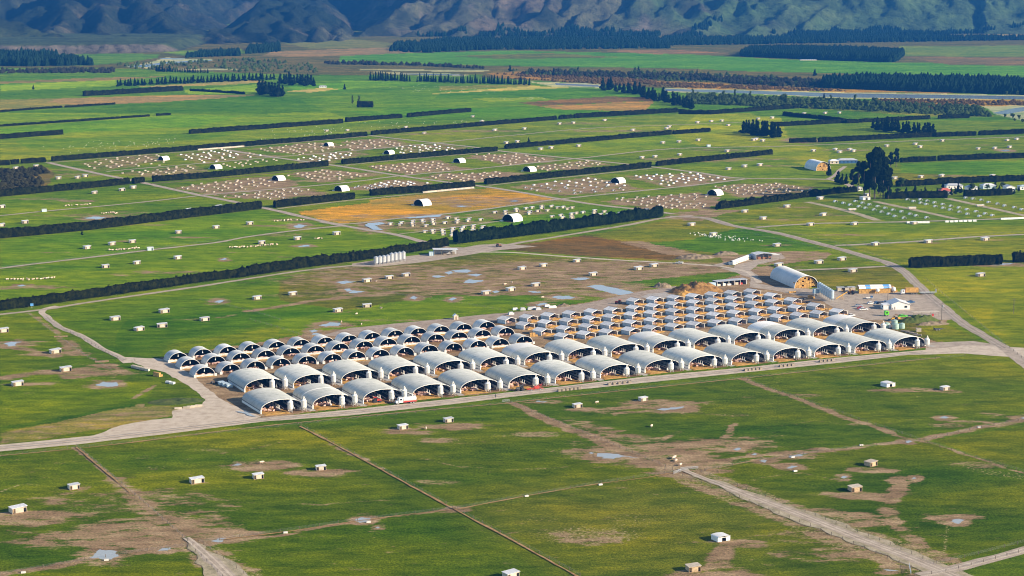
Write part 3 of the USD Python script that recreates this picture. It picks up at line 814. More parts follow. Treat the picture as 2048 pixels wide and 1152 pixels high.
PUD = [([(1177, 572), (1192, 569), (1210, 571), (1240, 578), (1272, 586), (1240, 590), (1215, 584), (1190, 578)], 1), ([(1100, 594), (1112, 591), (1140, 592), (1149, 596), (1140, 598), (1115, 598)], 2), ([(1068, 609), (1082, 606), (1093, 605), (1090, 610), (1078, 611)], 3),
       ([(1143, 557), (1160, 555), (1177, 556), (1174, 560), (1150, 560)], 4), ([(1056, 584), (1065, 582), (1084, 584), (1078, 586)], 5), ([(924, 566), (938, 559), (968, 561), (950, 566)], 6), ([(904, 541), (930, 539), (948, 542), (935, 545), (910, 545)], 7), ([(934, 549), (952, 547), (964, 549), (950, 553)], 8),
       ([(864, 552), (880, 550), (888, 553), (872, 555)], 9), ([(888, 545), (900, 542), (907, 546), (898, 549)], 10), ([(672, 564), (692, 561), (711, 563), (690, 568)], 11), ([(688, 578), (700, 577), (703, 582), (694, 583)], 12), ([(696, 585), (710, 581), (726, 583), (715, 587)], 13), ([(818, 596), (828, 592), (836, 595), (830, 599)], 14),
       ([(896, 599), (906, 595), (914, 597), (904, 601)], 15), ([(984, 583), (994, 581), (1001, 583), (992, 586)], 16), ([(638, 650), (660, 646), (686, 647), (672, 652), (645, 653)], 17), ([(617, 662), (628, 659), (637, 662), (626, 665)], 18), ([(622, 669), (636, 666), (647, 667), (636, 670)], 19), ([(668, 664), (678, 662), (684, 664), (676, 666)], 20),
       ([(428, 604), (440, 600), (450, 601), (440, 606)], 21), ([(194, 769), (208, 764), (232, 765), (233, 772), (214, 774)], 22), ([(8, 688), (22, 683), (41, 683), (30, 690), (14, 692)], 23), ([(186, 1113), (195, 1098), (212, 1102), (230, 1104), (240, 1113), (222, 1118), (205, 1119)], 24), ([(315, 1103), (330, 1096), (343, 1096), (334, 1102)], 25),
       ([(427, 1082), (440, 1077), (456, 1077), (446, 1082)], 26), ([(464, 931), (473, 927), (482, 929), (474, 932)], 27), ([(708, 1042), (722, 1036), (736, 1037), (730, 1043), (716, 1045)], 28), ([(749, 1055), (756, 1053), (761, 1055), (755, 1057)], 29), ([(1190, 911), (1205, 907), (1230, 908), (1269, 912), (1240, 916), (1205, 916)], 30),
       ([(1176, 906), (1184, 904), (1190, 906), (1184, 908)], 31), ([(1465, 899), (1476, 895), (1484, 897), (1476, 901)], 32), ([(1502, 909), (1510, 907), (1514, 909), (1508, 911)], 33), ([(1518, 922), (1528, 919), (1537, 921), (1528, 925)], 34), ([(1574, 913), (1595, 908), (1618, 906), (1606, 911), (1585, 914)], 35), ([(1566, 935), (1580, 931), (1592, 933), (1582, 937)], 36),
       ([(1808, 884), (1815, 881), (1824, 883), (1816, 886)], 37), ([(1880, 836), (1888, 832), (1899, 834), (1892, 837)], 38), ([(1683, 956), (1690, 952), (1697, 954), (1690, 957)], 39), ([(1822, 957), (1828, 954), (1835, 956), (1828, 959)], 40), ([(1898, 1043), (1910, 1038), (1928, 1041), (1918, 1047)], 41), ([(1770, 1141), (1782, 1138), (1794, 1140), (1782, 1144)], 42),
       ([(1318, 820), (1340, 814), (1372, 812), (1355, 817), (1335, 821)], 43), ([(2042, 836), (2052, 833), (2060, 836), (2050, 839)], 44), ([(170, 436), (190, 433), (212, 435), (195, 439)], 45), ([(583, 453), (600, 449), (616, 450), (600, 456)], 46), ([(596, 493), (610, 490), (624, 490), (612, 494)], 47), ([(442, 519), (450, 516), (455, 518), (448, 520)], 48),
       ([(32, 572), (44, 569), (55, 571), (44, 573)], 49), ([(1066, 804), (1076, 802), (1098, 803), (1082, 805)], 50), ([(728, 451), (736, 447), (760, 445), (770, 447), (752, 452), (766, 461), (748, 460), (736, 456)], 51), ([(805, 437), (850, 432), (885, 430), (880, 434), (830, 437)], 52), ([(1275, 418), (1296, 416), (1305, 421), (1290, 423)], 53),
       ([(1018, 402), (1030, 400), (1038, 402), (1028, 404)], 54), ([(912, 412), (925, 411), (935, 412), (922, 414)], 55), ([(1580, 280), (1590, 277), (1598, 277), (1590, 281)], 56), ([(1585, 284), (1600, 280), (1628, 278), (1610, 283)], 57), ([(1956, 530), (1990, 527), (2030, 527), (2000, 531)], 58), ([(475, 826), (478, 822), (500, 829), (515, 834), (500, 832)], 59), ([(2000, 301), (2012, 299), (2022, 301), (2010, 303)], 60)]
for poly, n_ in PUD:                                            # trodden wet margins of the puddles
    W_ = Gl(poly)
    c_, r_w = Gl([np.mean(poly, 0)])[0], (np.ptp(W_, axis=0) / 2)
    blot(*np.mean(poly, 0), r_w[0] * 1.25 + 1.2, r_w[1] * 1.3 + 1.5, .80, soft=.9)
for pts, w_, a_ in [([(850, 918), (920, 934), (1020, 940), (1130, 935)], .6, .62), ([(640, 1010), (700, 1003), (780, 998)], .5, .5), ([(1560, 850), (1640, 842), (1720, 850)], .6, .5), ([(1130, 980), (1250, 975), (1320, 990)], .6, .5), ([(980, 1075), (1060, 1060), (1130, 1058)], .5, .5), ([(120, 925), (240, 915), (380, 918)], .5, .48), ([(60, 1000), (130, 990), (220, 994)], .7, .55), ([(1500, 960), (1600, 945), (1680, 960)], .6, .52), ([(440, 905), (520, 895), (580, 880)], .5, .5)]:
    trail(pts, w_, a_, soft=2.0)
    trail(pts, w_, a_ * .9, straw, soft=1.5)
for px, py, r1_, r2_, a_ in [(480, 925, 5, 2, .6), (412, 900, 6, 2, .5), (1000, 870, 4, 2, .5), (870, 965, 6, 3, .5), (1470, 830, 7, 2, .5), (1600, 790, 8, 2, .45), (1960, 930, 10, 4, .5), (160, 1020, 6, 3, .45), (310, 935, 4, 2, .45)]:
    blot(px, py, r1_, r2_, a_, straw)
    blot(px, py, r1_, r2_, a_ * .8)
# rough margins along the tracks
for pts, w in [([(1340, 940), (1480, 1000), (1650, 1070), (1850, 1145)], 11), ([(1400, 945), (1560, 1005), (1720, 1065), (1900, 1128)], 8), ([(395, 1092), (440, 1125), (480, 1160)], 12)]:
    trail(pts, w, .62, soft=.4)
    trail(pts, w, .58, straw, soft=.5)
_f = np.clip((320 - PY) / 130, 0, 1)[..., None] * (paint[..., 1:2] > paint[..., 0:1] * 1.12)
paint *= 1 + _f * (np.array((.92, 1.12, .8), np.float32) - 1)
_g = np.clip((760 - PY) / 120, 0, 1)[..., None] * (paint[..., 1:2] > paint[..., 0:1] * 1.12)
paint *= 1 + _g * (np.array((1.55, 1.40, .8), np.float32) - 1)
paint *= np.array((1.29, 1.30, .75), np.float32)
paint *= (0.9 + 0.2 * meshkit.fbm(_P * [0.008, 0.008, 1] + 5, 3, 8).reshape(gx.shape))[..., None].astype(np.float32)

_nr, _nc = gx.shape
_i, _j = np.meshgrid(np.arange(_nr - 1), np.arange(_nc - 1), indexing="ij")
_a = (_i * _nc + _j).ravel()
gm = UsdGeom.Mesh.Define(stage, "/World/ground")
gm.CreatePointsAttr(Vt.Vec3fArray.FromNumpy(_P.astype(np.float32)))
_qd = np.stack([_a, _a + 1, _a + _nc + 1, _a + _nc], 1).astype(np.int32)
gm.CreateFaceVertexCountsAttr(Vt.IntArray.FromNumpy(np.full(len(_qd), 4, np.int32)))
gm.CreateFaceVertexIndicesAttr(Vt.IntArray.FromNumpy(_qd.ravel()))
gm.CreateSubdivisionSchemeAttr("none")
pv = UsdGeom.PrimvarsAPI(gm)
pv.CreatePrimvar("paint", T.Color3fArray, "vertex").Set(Vt.Vec3fArray.FromNumpy(paint.reshape(-1, 3)))
pv.CreatePrimvar("dirt", T.FloatArray, "vertex").Set(Vt.FloatArray.FromNumpy(dirt.ravel()))
pv.CreatePrimvar("straw", T.FloatArray, "vertex").Set(Vt.FloatArray.FromNumpy(straw.ravel()))
UsdShade.MaterialBindingAPI.Apply(gm.GetPrim()).Bind(M["ground"])
tag(gm.GetPrim(), "green and brown paddocks of a wide flat farm plain", None, None, "structure")

# ---------------------------------------------------------------- roads, tracks, yards
_z = [0.02]


def nextz():
    _z[0] += 0.004
    return _z[0]


def track(name, px_pts, width, m, label, seed, rough=.35, shift=0.0):
    me, c = ribbon(Gl(px_pts), width, nextz(), seed, rough=rough, shift=shift, step=4.0 if min(p[1] for p in px_pts) > 420 else 8.0)
    solo(name, me, m, label, None, None, "structure")
    return c


def sheet(name, px_poly, m, label, seed, rough=.7, step=2.5):
    p = dense(Gl(px_poly), step)
    p = p + np.stack([meshkit.fbm(np.column_stack([p * .2, np.full(len(p), seed + k * 9.3)]), 3) - .5 for k in (0, 1)], 1) * rough * 3
    solo(name, flat_poly(p, nextz()), m, label, None, None, "structure")


sheet("yard", [(320, 717), (345, 721), (372, 742), (410, 772), (445, 800), (480, 816), (523, 834), (470, 846), (342, 860), (239, 869), (171, 878), (239, 851), (300, 840), (343, 836), (346, 822), (372, 814), (402, 811), (410, 800), (398, 788), (372, 768), (330, 745), (290, 735), (262, 724), (250, 714), (285, 716)], "gravel_pale", "pale gravel yard left of the barns", 1)
sheet("yard", [(700, 656), (830, 643), (960, 630), (1100, 618), (1180, 605), (1244, 591), (1276, 584), (1350, 572), (1360, 580), (1265, 602), (1200, 622), (1000, 640), (950, 652), (830, 660), (700, 672), (640, 672)], "yard", "brown gravel lane above the pens", 2)
sheet("yard", [(1440, 536), (1500, 541), (1516, 552), (1512, 566), (1545, 572), (1620, 578), (1665, 580), (1810, 584), (1860, 594), (1895, 622), (1902, 640), (1830, 638), (1790, 628), (1780, 640), (1735, 640), (1690, 628), (1640, 600), (1560, 583), (1500, 574), (1500, 556), (1470, 545)], "gravel", "gravel farmyard round the white building", 3)
sheet("yard", [(1468, 530), (1500, 524), (1520, 512), (1562, 506), (1570, 516), (1515, 530), (1500, 541), (1470, 540)], "gravel", "gravel apron by the long low shed", 4)
sheet("yard", [(1850, 686), (1945, 682), (1985, 688), (2000, 696), (1930, 706), (1850, 701)], "gravel", "gravel junction by the last barn", 5)
sheet("yard", [(705, 527), (760, 519), (860, 507), (955, 490), (1000, 487), (1075, 493), (1000, 500), (960, 506), (850, 524), (760, 533), (705, 533)], "gravel", "gravel yard below the pine rows", 6)
sheet("concrete_pad", [(1282, 594), (1296, 588), (1330, 585), (1345, 591), (1325, 597), (1318, 602)], "concrete", "grey concrete pad above the pens", 7, rough=.2)
# the main road in front of the barns: a surfaced strip with uneven edges
_top = [(-120, 905), (0, 890), (171, 873), (342, 853), (523, 836), (700, 819.5), (900, 798), (1080, 778), (1285, 754), (1500, 734), (1665, 716.5), (1850, 700), (1930, 691), (2000, 693), (2120, 700), (2600, 716)]
_bot = [(2600, 738), (2120, 720), (1990, 712), (1926, 707), (1817, 710), (1665, 727), (1500, 744), (1285, 766), (1080, 787), (900, 809), (700, 831), (530, 843), (342, 867), (154, 889), (0, 903), (-120, 918)]
sheet("road", _top + _bot, "gravel_pale", "pale straight road in front of the barns", 8, rough=.3)
track("road", [(1340, 433), (1399, 435), (1468, 452), (1553, 466), (1621, 483), (1676, 497), (1720, 510), (1785, 530), (1810, 545), (1829, 564), (1867, 599), (1917, 640), (1975, 676), (2010, 697), (2060, 735), (2140, 790), (2400, 965)], [7, 8, 8, 8, 8, 8, 8, 8, 7, 7, 7, 7, 7, 7, 8, 8, 8], "gravel", "gravel road down the right of the farmyard", 9)
track("track", [(255, 726), (243, 716), (205, 698), (164, 673), (117, 653), (91, 632), (84, 624), (90, 618), (113, 612)], 4.2, "gravel_pale", "pale curving track beside the left meadow", 10)
track("track", [(-60, 637), (0, 629), (88, 619), (176, 605), (293, 588), (410, 571), (500, 557), (617, 540), (705, 531)], 4.2, "gravel", "track below the longest hedge", 11)
track("track", [(890, 496), (953, 496), (1060, 482), (1141, 469), (1261, 449), (1329, 436), (1385, 431)], 5, "gravel", "track below the ragged pine row", 12)
track("track", [(950, 504), (1000, 504.5), (1134, 513.5), (1268, 522), (1380, 528), (1440, 533), (1500, 547), (1520, 566)], 4, "gravel_pale", "pale straight track above the brown paddocks", 13)
track("track", [(1670, 491), (1829, 483), (1946, 474), (2100, 467)], 5, "gravel", "fenced track right of the road bend", 14)
track("track", [(1512, 455), (1655, 446.5), (1792, 444), (2110, 433)], 5, "gravel", "track above the wide right paddock", 15)
track("track", [(1614, 404), (1690, 421), (1755, 441)], 7, "gravel_verge", "stony track between dome huts", 16)
track("track", [(1750, 403), (1830, 420), (1912, 438)], 7, "gravel_verge", "second stony track between dome huts", 17)
track("track", [(1895, 397), (1980, 416), (2048, 431), (2100, 442)], 7, "gravel_verge", "last stony track by the dome huts", 18)
track("track", [(738, 271), (871, 286), (953, 295), (1001, 302), (1124, 315), (1261, 329), (1380, 343), (1485, 356.5), (1655, 359), (1705, 374)], 6, "gravel", "upper gravel farm track crossing the hut fields", 19)
track("track", [(95, 325), (191, 346), (284, 365), (393, 389), (496, 409), (547, 420), (684, 451), (799, 471), (851, 485), (898, 496)], 6.5, "gravel", "lower gravel farm track crossing the left fields", 20)
track("track", [(455, 300), (540, 313.5), (632, 326), (680, 332.5), (796, 351), (899, 365), (970, 373.5), (1117, 397.5), (1193, 409.5), (1295, 421), (1345, 428)], 6.5, "gravel", "middle gravel farm track crossing the hut fields", 21)
track("track", [(212, 343), (376, 329), (547, 314.5), (700, 302), (871, 286), (1022, 271), (1193, 256), (1400, 248), (1540, 243)], 4, "gravel", "track through the upper hut fields", 22)
track("track", [(393, 391), (564, 377), (700, 364.5), (793, 352.5), (919, 341), (1056, 327), (1155, 317), (1380, 296), (1543, 293), (1792, 283), (2100, 272)], 4.5, "gravel", "track through the middle hut fields", 23)
track("track", [(640, 445), (690, 448), (782, 438.5), (919, 425), (1117, 398.5), (1227, 387), (1380, 371.5), (1490, 358)], 4.5, "gravel", "track below the ochre field", 24)
track("track", [(-60, 436), (0, 431.5), (85, 423), (239, 409), (393, 392)], 4, "gravel", "track through the upper left paddocks", 25)
track("track", [(-60, 546), (0, 537), (176, 515.5), (293, 501), (440, 484), (495, 474), (684, 452)], 4.2, "gravel", "track through the lower left paddocks", 26)
track("track", [(799, 468), (900, 456), (987, 444), (1040, 437)], 3, "gravel_verge", "faint track to the small barn", 27)
track("track", [(1580, 541), (1690, 537), (1785, 532)], 4.5, "gravel", "short track behind the hay barn", 28)
track("track", [(1430, 533), (1463, 525), (1500, 521)], 7, "gravel", "yard road beside the long low shed", 29)
track("verge", [(1360, 938), (1480, 985), (1600, 1030), (1720, 1078), (1800, 1108), (1860, 1132), (1960, 1175)], [1, 7.5, 11.5, 11.5, 11.5, 11.5, 12], "gravel_verge", "pale stony verge of the fenced right track", 130, 1.2)
track("track", [(1360, 938), (1480, 985), (1600, 1030), (1720, 1078), (1800, 1108), (1860, 1132), (1960, 1175)], [1.0, 5.2, 5.6, 5.6, 5.6, 5.8, 6], "gravel", "fenced track across the right foreground", 30, .3)
track("track", [(1840, 1152), (1900, 1140), (1970, 1122), (2060, 1098), (2160, 1072), (2500, 985)], 6, "gravel", "gravel track at the bottom right corner", 31, .2)
track("verge", [(372, 1076), (390, 1090), (420, 1117), (455, 1150), (500, 1195)], [.4, 3, 9, 12.5, 14], "gravel_verge", "pale stony verge of the bottom left track", 132, 1.2)
track("track", [(372, 1076), (390, 1090), (420, 1117), (455, 1150), (500, 1195)], [.4, 2.6, 4.6, 5, 5], "gravel", "fenced track at the bottom left", 32, .4)
track("track", [(300, 368), (420, 358), (560, 345), (659, 334)], 3, "pen_dirt", "brown strip below the upper hedge", 33)
track("track", [(554, 418), (700, 401), (740, 397), (800, 391), (950, 377)], 4, "gravel_verge", "dusty strip below the trimmed hedges", 34)
track("track", [(690, 331), (830, 317), (996, 304)], 3.5, "gravel_verge", "dusty strip below the upper trimmed hedge", 35)
track("track", [(975, 371), (1130, 355), (1304, 337)], 4, "gravel_verge", "dusty strip below the long trimmed hedge", 36)
track("track", [(106, 325), (294, 310), (502, 293), (735, 272.5)], 3.5, "gravel_verge", "dusty strip below the far hedge", 37)
track("track", [(1655, 359), (1668, 352), (1678, 342), (1690, 333)], 4, "gravel", "drive curving to the house among trees", 38)

for k, (pts, off) in enumerate([([(1360, 938), (1480, 985), (1600, 1030), (1720, 1078), (1800, 1108), (1860, 1132), (1960, 1175)], .95), ([(372, 1076), (390, 1090), (420, 1117), (455, 1150), (500, 1195)], .95), ([(1840, 1152), (1900, 1140), (1970, 1122), (2060, 1098), (2160, 1072)], 1.1), ([(250, 721), (205, 698), (164, 673), (117, 653), (91, 632)], .8), ([(0, 896), (171, 880), (342, 860), (523, 840), (700, 825), (900, 803), (1080, 782), (1285, 760), (1500, 739), (1665, 721.5), (1850, 705)], 1.6), ([(1340, 433), (1399, 435), (1468, 452), (1553, 466), (1621, 483), (1676, 497), (1720, 510), (1785, 530), (1810, 545), (1829, 564), (1867, 599), (1917, 640), (1975, 676), (2010, 697)], 1.2)]):
    for sd in (-1, 1):
        track("wheel_track", pts, .75, "gravel_pale" if k != 4 else "concrete", "pale line worn by wheels along the gravel", 80 + 2 * k + sd, .12, off * sd)
for k, (pts, w) in enumerate([([(600, 853), (680, 895), (790, 955), (910, 1020), (1000, 1068), (1160, 1156), (1300, 1235)], .95), ([(912, 1020), (1040, 995), (1200, 968), (1300, 955), (1350, 945)], .8), ([(440, 1080), (560, 1066), (720, 1042), (905, 1020)], .5), ([(-100, 921), (0, 912.5), (160, 897.5), (530, 853), (1020, 807)], .9), ([(1022, 806), (1285, 778), (1480, 758), (1665, 738), (1880, 716)], .9), ([(153, 895), (200, 935), (260, 985)], .6), ([(1412, 942), (1560, 914), (1700, 898)], .6)]):
    track("path", pts, w, "dry_strip", "thin strip of dry orange grass along a paddock fence", 60 + k, .16)

# puddles and river: thin sheets of water
for poly, s in PUD:
    big = (max(p[0] for p in poly) - min(p[0] for p in poly))
    solo("puddle", puddle(poly, .24 if s in (59, 51, 52) else .014, s, 1.3 if big > 22 else .45), "water", None, None, None, "structure")
for k, poly in enumerate([[(1330, 177.5), (1519, 182), (1655, 186), (2048, 192.5), (2500, 196), (2500, 202), (2048, 198.5), (1690, 195), (1485, 186.5), (1330, 182)], [(1985, 226), (2030, 216), (2060, 213), (2500, 206), (2500, 222), (2048, 222), (2010, 229)], [(1110, 166), (1195, 170), (1203, 174), (1112, 170)],
                          [(790, 147), (860, 148), (925, 149), (928, 151), (840, 149.5)], [(252, 131), (294, 129), (330, 124), (420, 120), (425, 121.5), (335, 127), (294, 134), (262, 134)], [(325, 116), (370, 117.5), (365, 119), (318, 118)]]):
    solo("river", flat_poly(dense(Gl(poly), 30), .03), "river_water", None, None, None, "structure")
# ---------------------------------------------------------------- the ranges behind the plain
hx = np.concatenate([np.linspace(-3600, -1500, 120)[:-1], np.linspace(-1500, 1700, 380)[:-1], np.linspace(1700, 3800, 120)])
hy = np.concatenate([np.arange(4250, 6300, 8.0), np.arange(6300, 7600, 22.0), np.arange(7600, 10600, 60.0)])
HX, HY = np.meshgrid(hx, hy)


def fb(sx, sy, seed, o=5):
    return meshkit.fbm(np.stack([HX * sx, HY * sy, np.full(HX.shape, seed * 3.1)], -1), o, seed)


warp1, warp2 = (fb(1 / 240, 1 / 240, 1, 4) - .5), (fb(1 / 240, 1 / 240, 2, 4) - .5)
QX, QY = HX + warp1 * 230, HY + warp2 * 230
HZ = np.full(HX.shape, -3.0)
hpaint = np.zeros(HX.shape + (3,)) + (.105, .112, .060)


def ridge(points, slope_l, slope_r, top=900):
    """raises the ground to a crest line of points (x, y, z) with flanks falling left and right of its course"""
    global HZ
    for a, b in zip(points, points[1:]):
        a, b = np.array(a, float), np.array(b, float)
        ab = b[:2] - a[:2]
        t = np.clip(((QX - a[0]) * ab[0] + (QY - a[1]) * ab[1]) / (ab @ ab), 0, 1)
        dx, dy = QX - a[0] - ab[0] * t, QY - a[1] - ab[1] * t
        side = ab[0] * dy - ab[1] * dx
        dist = np.hypot(dx, dy)
        z = a[2] + (b[2] - a[2]) * t - dist * np.where(side > 0, slope_l, slope_r)
        HZ = np.maximum(HZ, np.minimum(z, top))


def F(px, py, d):
    return far_point(px, py, d)


def G3(px, py):
    return np.append(G(px, py), 0.0)


# right-hand range: spurs running up and away, one after another, between gullies
for base, mid, up, sl, sr in [((700, 76), (885, 12, 5620), 420, .62, .42), ((790, 77), (905, 46, 5480), 330, .60, .45), ((900, 77), (1010, 20, 5600), 420, .62, .42), ((990, 76), (1075, 20, 5560), 430, .66, .45), ((1075, 76), (1180, 28, 5560), 410, .62, .45),
                              ((1150, 74), (1265, 25, 5560), 420, .62, .42), ((1210, 72), (1365, 18, 5640), 440, .55, .40), ((1330, 73), (1440, 36, 5560), 400, .55, .42), ((1440, 74), (1545, 28, 5600), 430, .56, .42), ((1545, 72), (1650, 30, 5600), 420, .55, .42),
                              ((1640, 72), (1790, 15, 5760), 440, .55, .38), ((1740, 74), (1880, 26, 5700), 430, .52, .36), ((1860, 66), (1990, 20, 5760), 430, .5, .36), ((1990, 60), (2150, 10, 5850), 440, .5, .36), ((2150, 66), (2330, 10, 5900), 460, .5, .36), ((2350, 70), (2600, 10, 6000), 480, .5, .36)]:
    p0, p1 = G3(*base), F(*mid)
    p0[2] = -6
    d = p1 - p0
    p2 = p1 + np.array([160.0, 620.0, 0])
    p2[2] = max(p1[2] + 190, 300)
    p3 = p2 + np.array([100.0, 900.0, up])
    ridge([p0, p1, p2, p3], sl, sr)
# left-hand hill: a long crest falling to the valley mouth, with lesser spurs
ridge([G3(424, 91) - [0, 0, 4], F(375, 62, 5060), F(330, 40, 5200), F(272, 14, 5350), F(225, -8, 5600), F(170, -60, 6100), F(60, -200, 7200)], .62, .42)
ridge([G3(250, 98) - [0, 0, 2], F(235, 60, 5050), F(215, 20, 5300), F(200, -10, 5560)], .55, .5)
ridge([G3(90, 100) - [0, 0, 2], F(110, 62, 5000), F(120, 25, 5240), F(110, -10, 5600)], .5, .5)
ridge([F(-140, 52, 4900), F(-40, 48, 4880), F(50, 48, 4860), F(110, 66, 4820), F(175, 86, 4780)], .36, .36)
ridge([F(-300, 20, 5500), F(-100, 10, 5600), F(20, -6, 5700), F(120, -40, 6000)], .5, .5)
ridge([F(-600, -20, 5500), F(-300, -40, 5900), F(-200, -120, 6600)], .5, .5)
# the dark wooded hill in the gap and the far ridges behind it
ridge([F(432, 78, 5150), F(480, 42, 5350), F(540, 12, 5500), F(570, 9, 5560), F(620, 22, 5560), F(690, 60, 5500), F(735, 82, 5450)], .50, .50)
for a_, b_ in [(F(500, 32, 5380), G3(488, 87)), (F(535, 16, 5470), G3(540, 88)), (F(575, 10, 5540), G3(592, 87)), (F(612, 20, 5540), G3(640, 86)), (F(655, 42, 5520), G3(690, 84)), (F(470, 52, 5300), G3(448, 90))]:
    b_[2] = -5
    ridge([b_, (a_ + b_) / 2 + [0, 0, 7], a_], .55, .5)
ridge([F(560, 10, 5560), F(600, 6, 5900), F(640, -2, 6300)], .5, .5)
ridge([F(395, 60, 6300), F(445, 20, 6500), F(490, 6, 6700), F(520, -20, 7200)], .5, .6)
ridge([F(300, 30, 6600), F(350, 5, 6900), F(420, -10, 7300), F(520, -30, 7900), F(640, -60, 8500)], .55, .55)
ridge([F(640, 20, 6700), F(700, 6, 7000), F(760, -14, 7300), F(860, -60, 7800)], .55, .55)
ridge([F(180, -20, 8000), F(380, -60, 8800), F(560, -40, 9200), F(700, -70, 9000), F(900, -120, 9000)], .6, .6)
# weathering: gullies and hummocks grow with height
rel = np.clip((HZ + 2) / 60.0, 0, 1)
rid = 1 - np.abs(2 * fb(1 / 120, 1 / 210, 5, 5) - 1)
HZ += rel * ((rid - .72) * 86 + (fb(1 / 60, 1 / 60, 6, 4) - .5) * 26 + (np.abs(fb(1 / 34, 1 / 80, 14, 4) - .5) - .1) * 26)
HZ += np.clip((HZ + 2) / 8, 0, 1) * (fb(1 / 25, 1 / 25, 9, 3) - .5) * 5
# the river terrace at the left: a flat shelf with a worn bluff
hpx, hpy = to_px(HX, HY, 0)
tx = np.interp(HX, [-1700, -1500, -820, -770, -742], [19, 19, 19, 17, 0])
bl = np.interp(HX, [-1700, -1250, -1000, -820, -700], [4330, 4345, 4330, 4390, 4520])
cut = np.clip((HY - bl - (fb(1 / 18, 1 / 60, 11, 3) - .5) * 26) / 26, 0, 1)
terr = np.where((HY < 5050) & (HX < -735), tx * cut - 1.5 * (cut <= 0), -3)
shelf = (terr > HZ) & (terr > 0)
HZ = np.maximum(HZ, terr)
# colours: tussock and scree on the range, pasture on the right, dark woods on the hill in the gap, scrub in the gullies
gz = np.gradient(HZ, axis=1) / np.gradient(HX, axis=1)
steep = np.clip(np.abs(gz) * 1.6, 0, 1)
nz = fb(1 / 130, 1 / 130, 21, 5)
past = np.clip((hpx - 1230) / 220 + (nz - .5) * 3.0, 0, 1)[..., None]
hpaint = hpaint * (1 - past) + np.array((.078, .132, .046)) * past
brown = (np.clip((fb(1 / 170, 1 / 170, 23, 4) - .52) * 9, 0, 1))[..., None]
brown = brown * (1 - .8 * past)
hpaint = hpaint * (1 - brown * .8) + np.array((.135, .112, .078)) * brown * .8
scrub = np.clip((fb(1 / 90, 1 / 90, 22, 5) - .50) * 9 - .15, 0, 1)[..., None] * (1 - .7 * past)
hpaint = hpaint * (1 - scrub * .85) + np.array((.026, .036, .018)) * scrub * .85
scree = (np.clip((fb(1 / 45, 1 / 110, 24, 4) - .60) * 10, 0, 1))[..., None] * (1 - past)
hpaint = hpaint * (1 - scree * .6) + np.array((.24, .20, .155)) * scree * .6
woodl = (np.clip(1.25 - np.hypot((HX + 655) / 250, (HY - 5520) / 330), 0, .5) * 2)[..., None]
woodl = np.maximum(woodl, (np.clip(1.2 - np.hypot((HX + 1330) / 190, (HY - 5330) / 300), 0, .35) * 2.8)[..., None] * (.4 + .6 * (nz > .47))[..., None])
hpaint = hpaint * (1 - woodl) + np.array((.016, .028, .015)) * woodl
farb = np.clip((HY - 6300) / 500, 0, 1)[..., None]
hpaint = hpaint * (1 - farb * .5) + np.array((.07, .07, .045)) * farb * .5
fh = (np.clip(1.2 - np.hypot((HX + 1300) / 260, (HY - 4850) / 120), 0, .4) * 2.5)[..., None]
hpaint = hpaint * (1 - fh * .8) + np.array((.075, .105, .032)) * fh * .8
left = (np.clip((-430 - HX) / 120, 0, 1) * np.clip((HY - 4700) / 150, 0, 1))[..., None]
sc2 = np.clip((fb(1 / 70, 1 / 100, 27, 5) - .35) * 8, 0, 1)[..., None] * left
hpaint = hpaint * (1 - sc2 * .85) + np.array((.022, .034, .020)) * sc2 * .85
hpaint *= .92
hpaint = np.where((shelf & (cut > .97))[..., None], np.array((.075, .105, .04)), hpaint)
hpaint = np.where((shelf & (cut <= .97))[..., None], np.array((.17, .15, .115)), hpaint)
_nr, _nc = HX.shape
_i, _j = np.meshgrid(np.arange(_nr - 1), np.arange(_nc - 1), indexing="ij")
_a = (_i * _nc + _j).ravel()
_qd = np.stack([_a, _a + 1, _a + _nc + 1, _a + _nc], 1)
zf = HZ.ravel()
_qd = _qd[(zf[_qd].max(1) > -.4)]
hpz = np.stack([HX, HY, np.maximum(HZ, -2.5)], -1).reshape(-1, 3)
n_ = np.stack([-np.gradient(HZ, axis=1) / np.gradient(HX, axis=1), -np.gradient(HZ, axis=0) / np.gradient(HY, axis=0), np.ones(HX.shape)], -1)
n_ /= np.linalg.norm(n_, axis=-1, keepdims=True)


def hill_mesh(name, mask, label):
    qd = _qd[mask.ravel()[_qd].any(1)]
    use, inv = np.unique(qd, return_inverse=True)
    h = UsdGeom.Mesh.Define(stage, numbered("/World", name))
    h.CreatePointsAttr(Vt.Vec3fArray.FromNumpy(hpz[use].astype(np.float32)))
    h.CreateFaceVertexCountsAttr(Vt.IntArray.FromNumpy(np.full(len(qd), 4, np.int32)))
    h.CreateFaceVertexIndicesAttr(Vt.IntArray.FromNumpy(inv.ravel().astype(np.int32)))
    h.CreateNormalsAttr(Vt.Vec3fArray.FromNumpy(n_.reshape(-1, 3)[use].astype(np.float32)))
    h.SetNormalsInterpolation("vertex")
    h.CreateSubdivisionSchemeAttr("none")
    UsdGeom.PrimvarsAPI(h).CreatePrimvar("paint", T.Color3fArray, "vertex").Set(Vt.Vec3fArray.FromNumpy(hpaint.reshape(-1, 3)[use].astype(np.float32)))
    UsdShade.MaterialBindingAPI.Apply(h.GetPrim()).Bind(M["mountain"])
    tag(h.GetPrim(), label, None, None, "structure")


_own = (HX > -455) & (HY > 4600) | (HY >= 6250) & (HX > -300)
hill_mesh("mountains", _own, "brown and green mountain flank rising behind the valley")
hill_mesh("hills", ~_own, "blue wooded hills and bluff at the valley's left end")

from scipy.interpolate import RegularGridInterpolator
_hz = RegularGridInterpolator((hy, hx), np.maximum(HZ, -3), bounds_error=False, fill_value=-3)


def ground_z(x, y):
    return np.maximum(_hz(np.stack([np.asarray(y, float), np.asarray(x, float)], -1)), 0.0)


_dd = np.arange(3200.0, 9000.0, 6.0)


